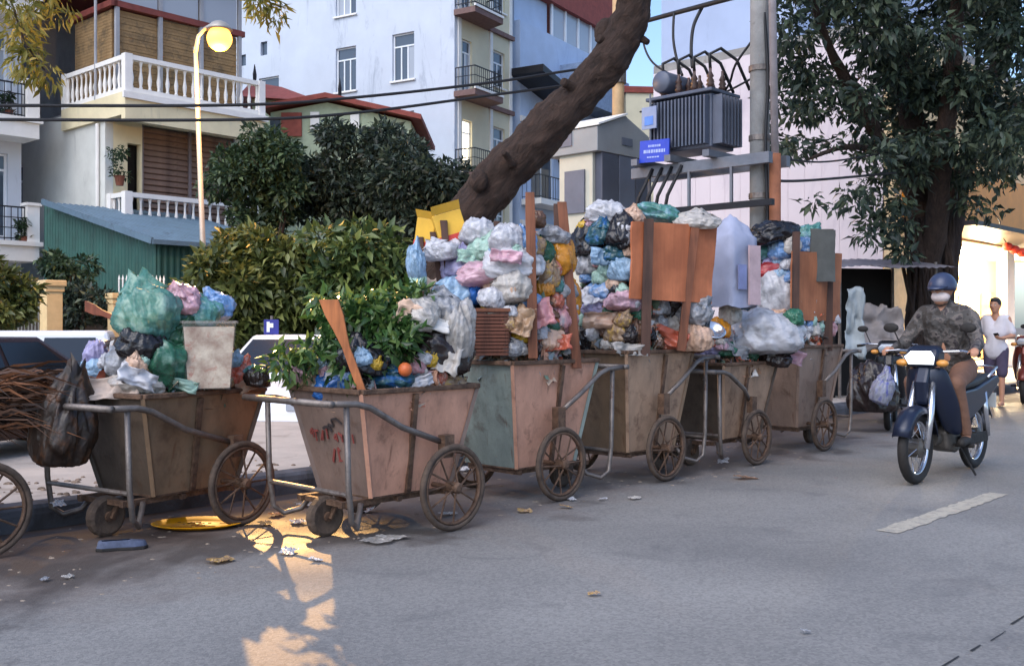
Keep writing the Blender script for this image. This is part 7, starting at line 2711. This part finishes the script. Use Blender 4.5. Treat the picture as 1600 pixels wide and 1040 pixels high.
for sg in (-1, 1):
    blob('shoe', [((0.05, sg * 0.19, 0.32), (0.20, sg * 0.20, 0.305), 0.042, 0.036)], [], M_black, PR, 0.012, 4)
face(PR, HD, (1, 0, 0), 0.098)
M_mask = mat('pale_mask', C(224, 206, 200), 0.8, var=0.08, bump=0.1)
o = blob('face_mask', [], [(HD + Vector((0.035, 0, -0.05)), (0.08, 0.075, 0.055))], M_mask, PR, 0.01, 2)
M_helm = mat('blue_helmet', C(54, 62, 88), 0.35, 0.1, var=0.08, bump=0)
m = MB()
vs, fs = [], []
NH, MH = 24, 9
for i in range(MH + 1):
    a = (PI * 0.5) * i / MH * 1.12
    for k in range(NH):
        b = 2 * PI * k / NH
        vs.append(HD + Vector((0.0, 0, 0.025)) + Vector((0.132 * math.sin(a) * math.cos(b) - 0.005, 0.112 * math.sin(a) * math.sin(b), 0.128 * math.cos(a))))
for i in range(MH):
    for k in range(NH):
        fs.append((i * NH + k, i * NH + (k + 1) % NH, (i + 1) * NH + (k + 1) % NH, (i + 1) * NH + k))
o = m.add(vs, fs).build('helmet', M_helm, PR, True)
o.modifiers.new('solid', 'SOLIDIFY').thickness = 0.012
vz = MB().add([HD + Vector(p) for p in ((0.10, -0.085, 0.03), (0.135, -0.04, 0.035), (0.14, 0.04, 0.035), (0.10, 0.085, 0.03), (0.16, 0.055, 0.012), (0.185, 0.025, 0.01), (0.185, -0.025, 0.01), (0.16, -0.055, 0.012))], [(0, 1, 6, 7), (1, 2, 5, 6), (2, 3, 4, 5)]).build('helmet_peak', M_helm, o, True)
vz.modifiers.new('solid', 'SOLIDIFY').thickness = 0.008
for sg in (-1, 1):
    MB().tube([HD + Vector((0.02, sg * 0.1, -0.01)), HD + Vector((0.045, sg * 0.06, -0.11)), HD + Vector((0.05, 0, -0.125))], 0.006, 6).build('chin_strap', M_black, o)

# pedestrian
pf_ = ground(1556, 634)
PD = thing('person', 'pedestrian in pale shirt and dark shorts before the lit shop', 'person', pf_, math.radians(225), None, 0.99)
bd = []
for sg in (-1, 1):
    bd += [((0, sg * 0.09, 0.9), (0.03 * sg, sg * 0.10, 0.50), 0.085, 0.056), ((0.03 * sg, sg * 0.10, 0.50), (-0.02 + 0.05 * sg, sg * 0.10, 0.09), 0.055, 0.036), ((-0.03 + 0.05 * sg, sg * 0.10, 0.045), (0.12 + 0.05 * sg, sg * 0.115, 0.035), 0.038, 0.03)]
bd += [((0, 0, 0.92), (0, 0, 1.15), 0.13, 0.12), ((0, -0.05, 1.15), (0, -0.1, 1.36), 0.12, 0.075), ((0, 0.05, 1.15), (0, 0.1, 1.36), 0.12, 0.075), ((0, 0, 1.38), (0.015, 0, 1.48), 0.055, 0.052)]
bd += [((0, -0.18, 1.36), (-0.03, -0.25, 1.10), 0.05, 0.04), ((-0.03, -0.25, 1.10), (0.06, -0.26, 0.88), 0.038, 0.028)]
bd += [((0, 0.18, 1.36), (-0.02, 0.25, 1.10), 0.05, 0.04), ((-0.02, 0.25, 1.10), (0.2, 0.16, 1.06), 0.038, 0.028)]
bd += hand_caps((0.06, -0.26, 0.88), (0.1, 0, -1), (0.3, 1, 0), 1, 0.5, 0.9)
bd += hand_caps((0.2, 0.16, 1.06), (1, -0.4, 0.1), (0, -0.4, 1), 1, 0.9, 0.9)
HP = Vector((0.03, 0, 1.57))
blob('body', bd, [(HP, (0.093, 0.075, 0.115)), (HP + Vector((0.09, 0, -0.015)), (0.02, 0.014, 0.024)), (HP + Vector((0.03, 0, -0.07)), (0.055, 0.05, 0.05)), (HP + Vector((0, 0.078, -0.005)), (0.018, 0.01, 0.028)), (HP + Vector((0, -0.078, -0.005)), (0.018, 0.01, 0.028))], M_skin, PD, 0.010, 4)
face(PD, HP, (1, 0, 0), 0.096)
MB().tube([HP + Vector((0.088, -0.02, -0.055)), HP + Vector((0.095, 0, -0.057)), HP + Vector((0.088, 0.02, -0.055))], 0.004, 6).build('mouth', mat('lips', C(140, 84, 74), 0.5, bump=0), PD)
blob('hair', [], [(HP + Vector((-0.022, 0, 0.03)), (0.096, 0.088, 0.105)), (HP + Vector((0.03, 0, 0.085)), (0.06, 0.065, 0.04))], M_hair, PD, 0.012, 2)
sh = [((0, -0.05, 0.9), (0, 0.05, 0.9), 0.14, 0.14), ((0, -0.04, 0.84), (0, 0.04, 0.84), 0.13, 0.13), ((0, 0, 0.9), (0, 0, 1.15), 0.15, 0.14), ((0, -0.05, 1.15), (0, -0.11, 1.35), 0.135, 0.09), ((0, 0.05, 1.15), (0, 0.11, 1.35), 0.135, 0.09)]
for sg in (-1, 1):
    sh += [((0, sg * 0.15, 1.37), (-0.02, sg * 0.235, 1.16), 0.066, 0.062)]
blob('shirt', sh, [], mat('pale_shirt', C(206, 200, 206), 0.85, var=0.1, scale=8, bump=0.5, bscale=12), PD, 0.014, 6)
st_ = []
for sg in (-1, 1):
    st_ += [((0, sg * 0.085, 0.88), (0.03 * sg, sg * 0.105, 0.52), 0.11, 0.085)]
blob('shorts', st_, [], mat('dark_shorts', C(72, 62, 84), 0.85, var=0.2, scale=8, bump=0.4, bscale=12), PD, 0.014, 6)
ph_ = MB().bb(-0.01, 0.07, -0.035, 0.035, 0, 0.012).build('phone', M_black, None, bevel=0.004, loc=PD.matrix_basis @ Vector((0.29, 0.12, 1.10)), rot=(0.2, -0.5, math.radians(225)))
tag(ph_, 'small dark phone held by the pedestrian in the pale shirt', 'phone')

# parked motorbikes
q = ground(1372, 668)
M_blackbike = mat('black_bike_paint', C(30, 30, 34), 0.25, 0.2, bump=0)
motorbike('black motorbike parked behind the farthest cart with sacks on it', (q.x + 0.25, q.y + 0.25, 0), RYAW + PI + 0.35, M_blackbike, 0.98)
o = link('black_sack', LUMP[1])
o.location = at(1362, 612, 12.0)
o.scale = (0.3, 0.28, 0.34)
o.material_slots[0].link = 'OBJECT'
o.material_slots[0].material = bag_mat(COLS['brownblack'], 0.4)
tag(o, 'bulky black sack slung on the parked black motorbike', 'sack')
o = link('bottle_bag', KNOT[4])
o.location = at(1378, 612, 11.65)
o.scale = (0.13, 0.1, 0.2)
o.rotation_euler = (0, 0.35, 0)
o.material_slots[0].link = 'OBJECT'
o.material_slots[0].material = bag_mat(C(176, 176, 190), 0.35, 0, C(60, 70, 190))
tag(o, 'white and blue bag hanging before the bulky black sack', 'bag')
M_redbike = mat('red_bike_paint', C(110, 48, 40), 0.3, 0.2, bump=0)
q = ground(1602, 632)
motorbike('dark red motorbike parked at the right edge behind the pedestrian', (q.x + 0.3, q.y + 0.5, 0), RYAW + PI + 0.2, M_redbike, 1.0, group='parked motorbikes')
q = ground(1640, 626)
motorbike('second dark motorbike parked at the far right edge', (q.x + 0.6, q.y + 1.2, 0), RYAW + PI + 0.1, M_blackbike, 1.0, group='parked motorbikes')

# ------------------------------------------------------------------ dark stall with tarpaulins behind the last cart
p = at(1312, 540, 15.6)
STL = thing('street_stall', 'dark street stall under a grey sheet awning behind the last cart', 'stall', (p.x, p.y, 0.14), RYAW - 0.55)
for x_, y_ in ((0, 0), (1.7, 0), (0, 1.1), (1.7, 1.1)):
    MB().tube([(x_, y_, 0), (x_, y_, 2.1)], 0.025, 8).build('post', M_steel, STL)
MB().bb(0, 1.75, 1.12, 1.16, 0, 2.05).bb(-0.04, -0.01, 0.1, 1.1, 0, 2.0).build('shade_sheet', M_dark, STL)  # near-black sheets stand in for the shade inside the stall
m = MB()
vs, fs = [], []
NA = 30
for i in range(NA + 1):
    x_ = -0.15 + 2.0 * i / NA
    dz = 0.02 * (i % 2) + 0.03 * mn.noise(Vector((x_ * 2, 0, 0)))
    vs += [(x_, -0.35, 1.98 + dz), (x_, 1.2, 2.2 + dz)]
for i in range(NA):
    fs.append((2 * i, 2 * i + 2, 2 * i + 3, 2 * i + 1))
m.add(vs, fs).build('awning_sheet', mat('grey_sheet', C(126, 122, 130), 0.6, 0.2, var=0.3, scale=3), STL)
MB().bb(0.1, 1.1, 0.5, 1.0, 0.0, 0.75).build('counter', M_dark, STL, bevel=0.02)
M_tarp = mat('grey_tarp', C(140, 130, 126), 0.7, var=0.25, scale=4, bump=0.3, bscale=12)
crumple('tarpaulin', 'brownish grey tarpaulin draped over the stall front', 'tarpaulin', 1376, 512, 15.2, 80, 76, M_tarp, 14, (-0.35, 0, 0.25), 0.16, 18)
crumple('tarpaulin', 'tall pale grey green tarpaulin bundle left of the draped one', 'tarpaulin', 1337, 505, 14.6, 30, 108, mat('pale_tarp', C(158, 164, 166), 0.6, var=0.2, scale=4, bump=0.3), 17, (-0.15, 0.06, 0.1), 0.14, 16)
# red lantern-like bracket before the shop
LB = thing('shop_ornament', 'red paper garland hanging at the lit shop front', 'ornament', at(1588, 392, 24))
for k in range(4):
    MB().sphere((-0.2 + k * 0.16, 0, 0.1 - k * 0.07), (0.12, 0.1, 0.1), 12, 8).build('paper_ball', mat('red_paper', C(206, 62, 36), 0.6, var=0.2), LB, True)
MB().tube([(-0.3, 0, 0.3), (-0.2, 0, 0.12), (0.3, 0, -0.1)], 0.01, 6).build('cord', M_cable, LB)
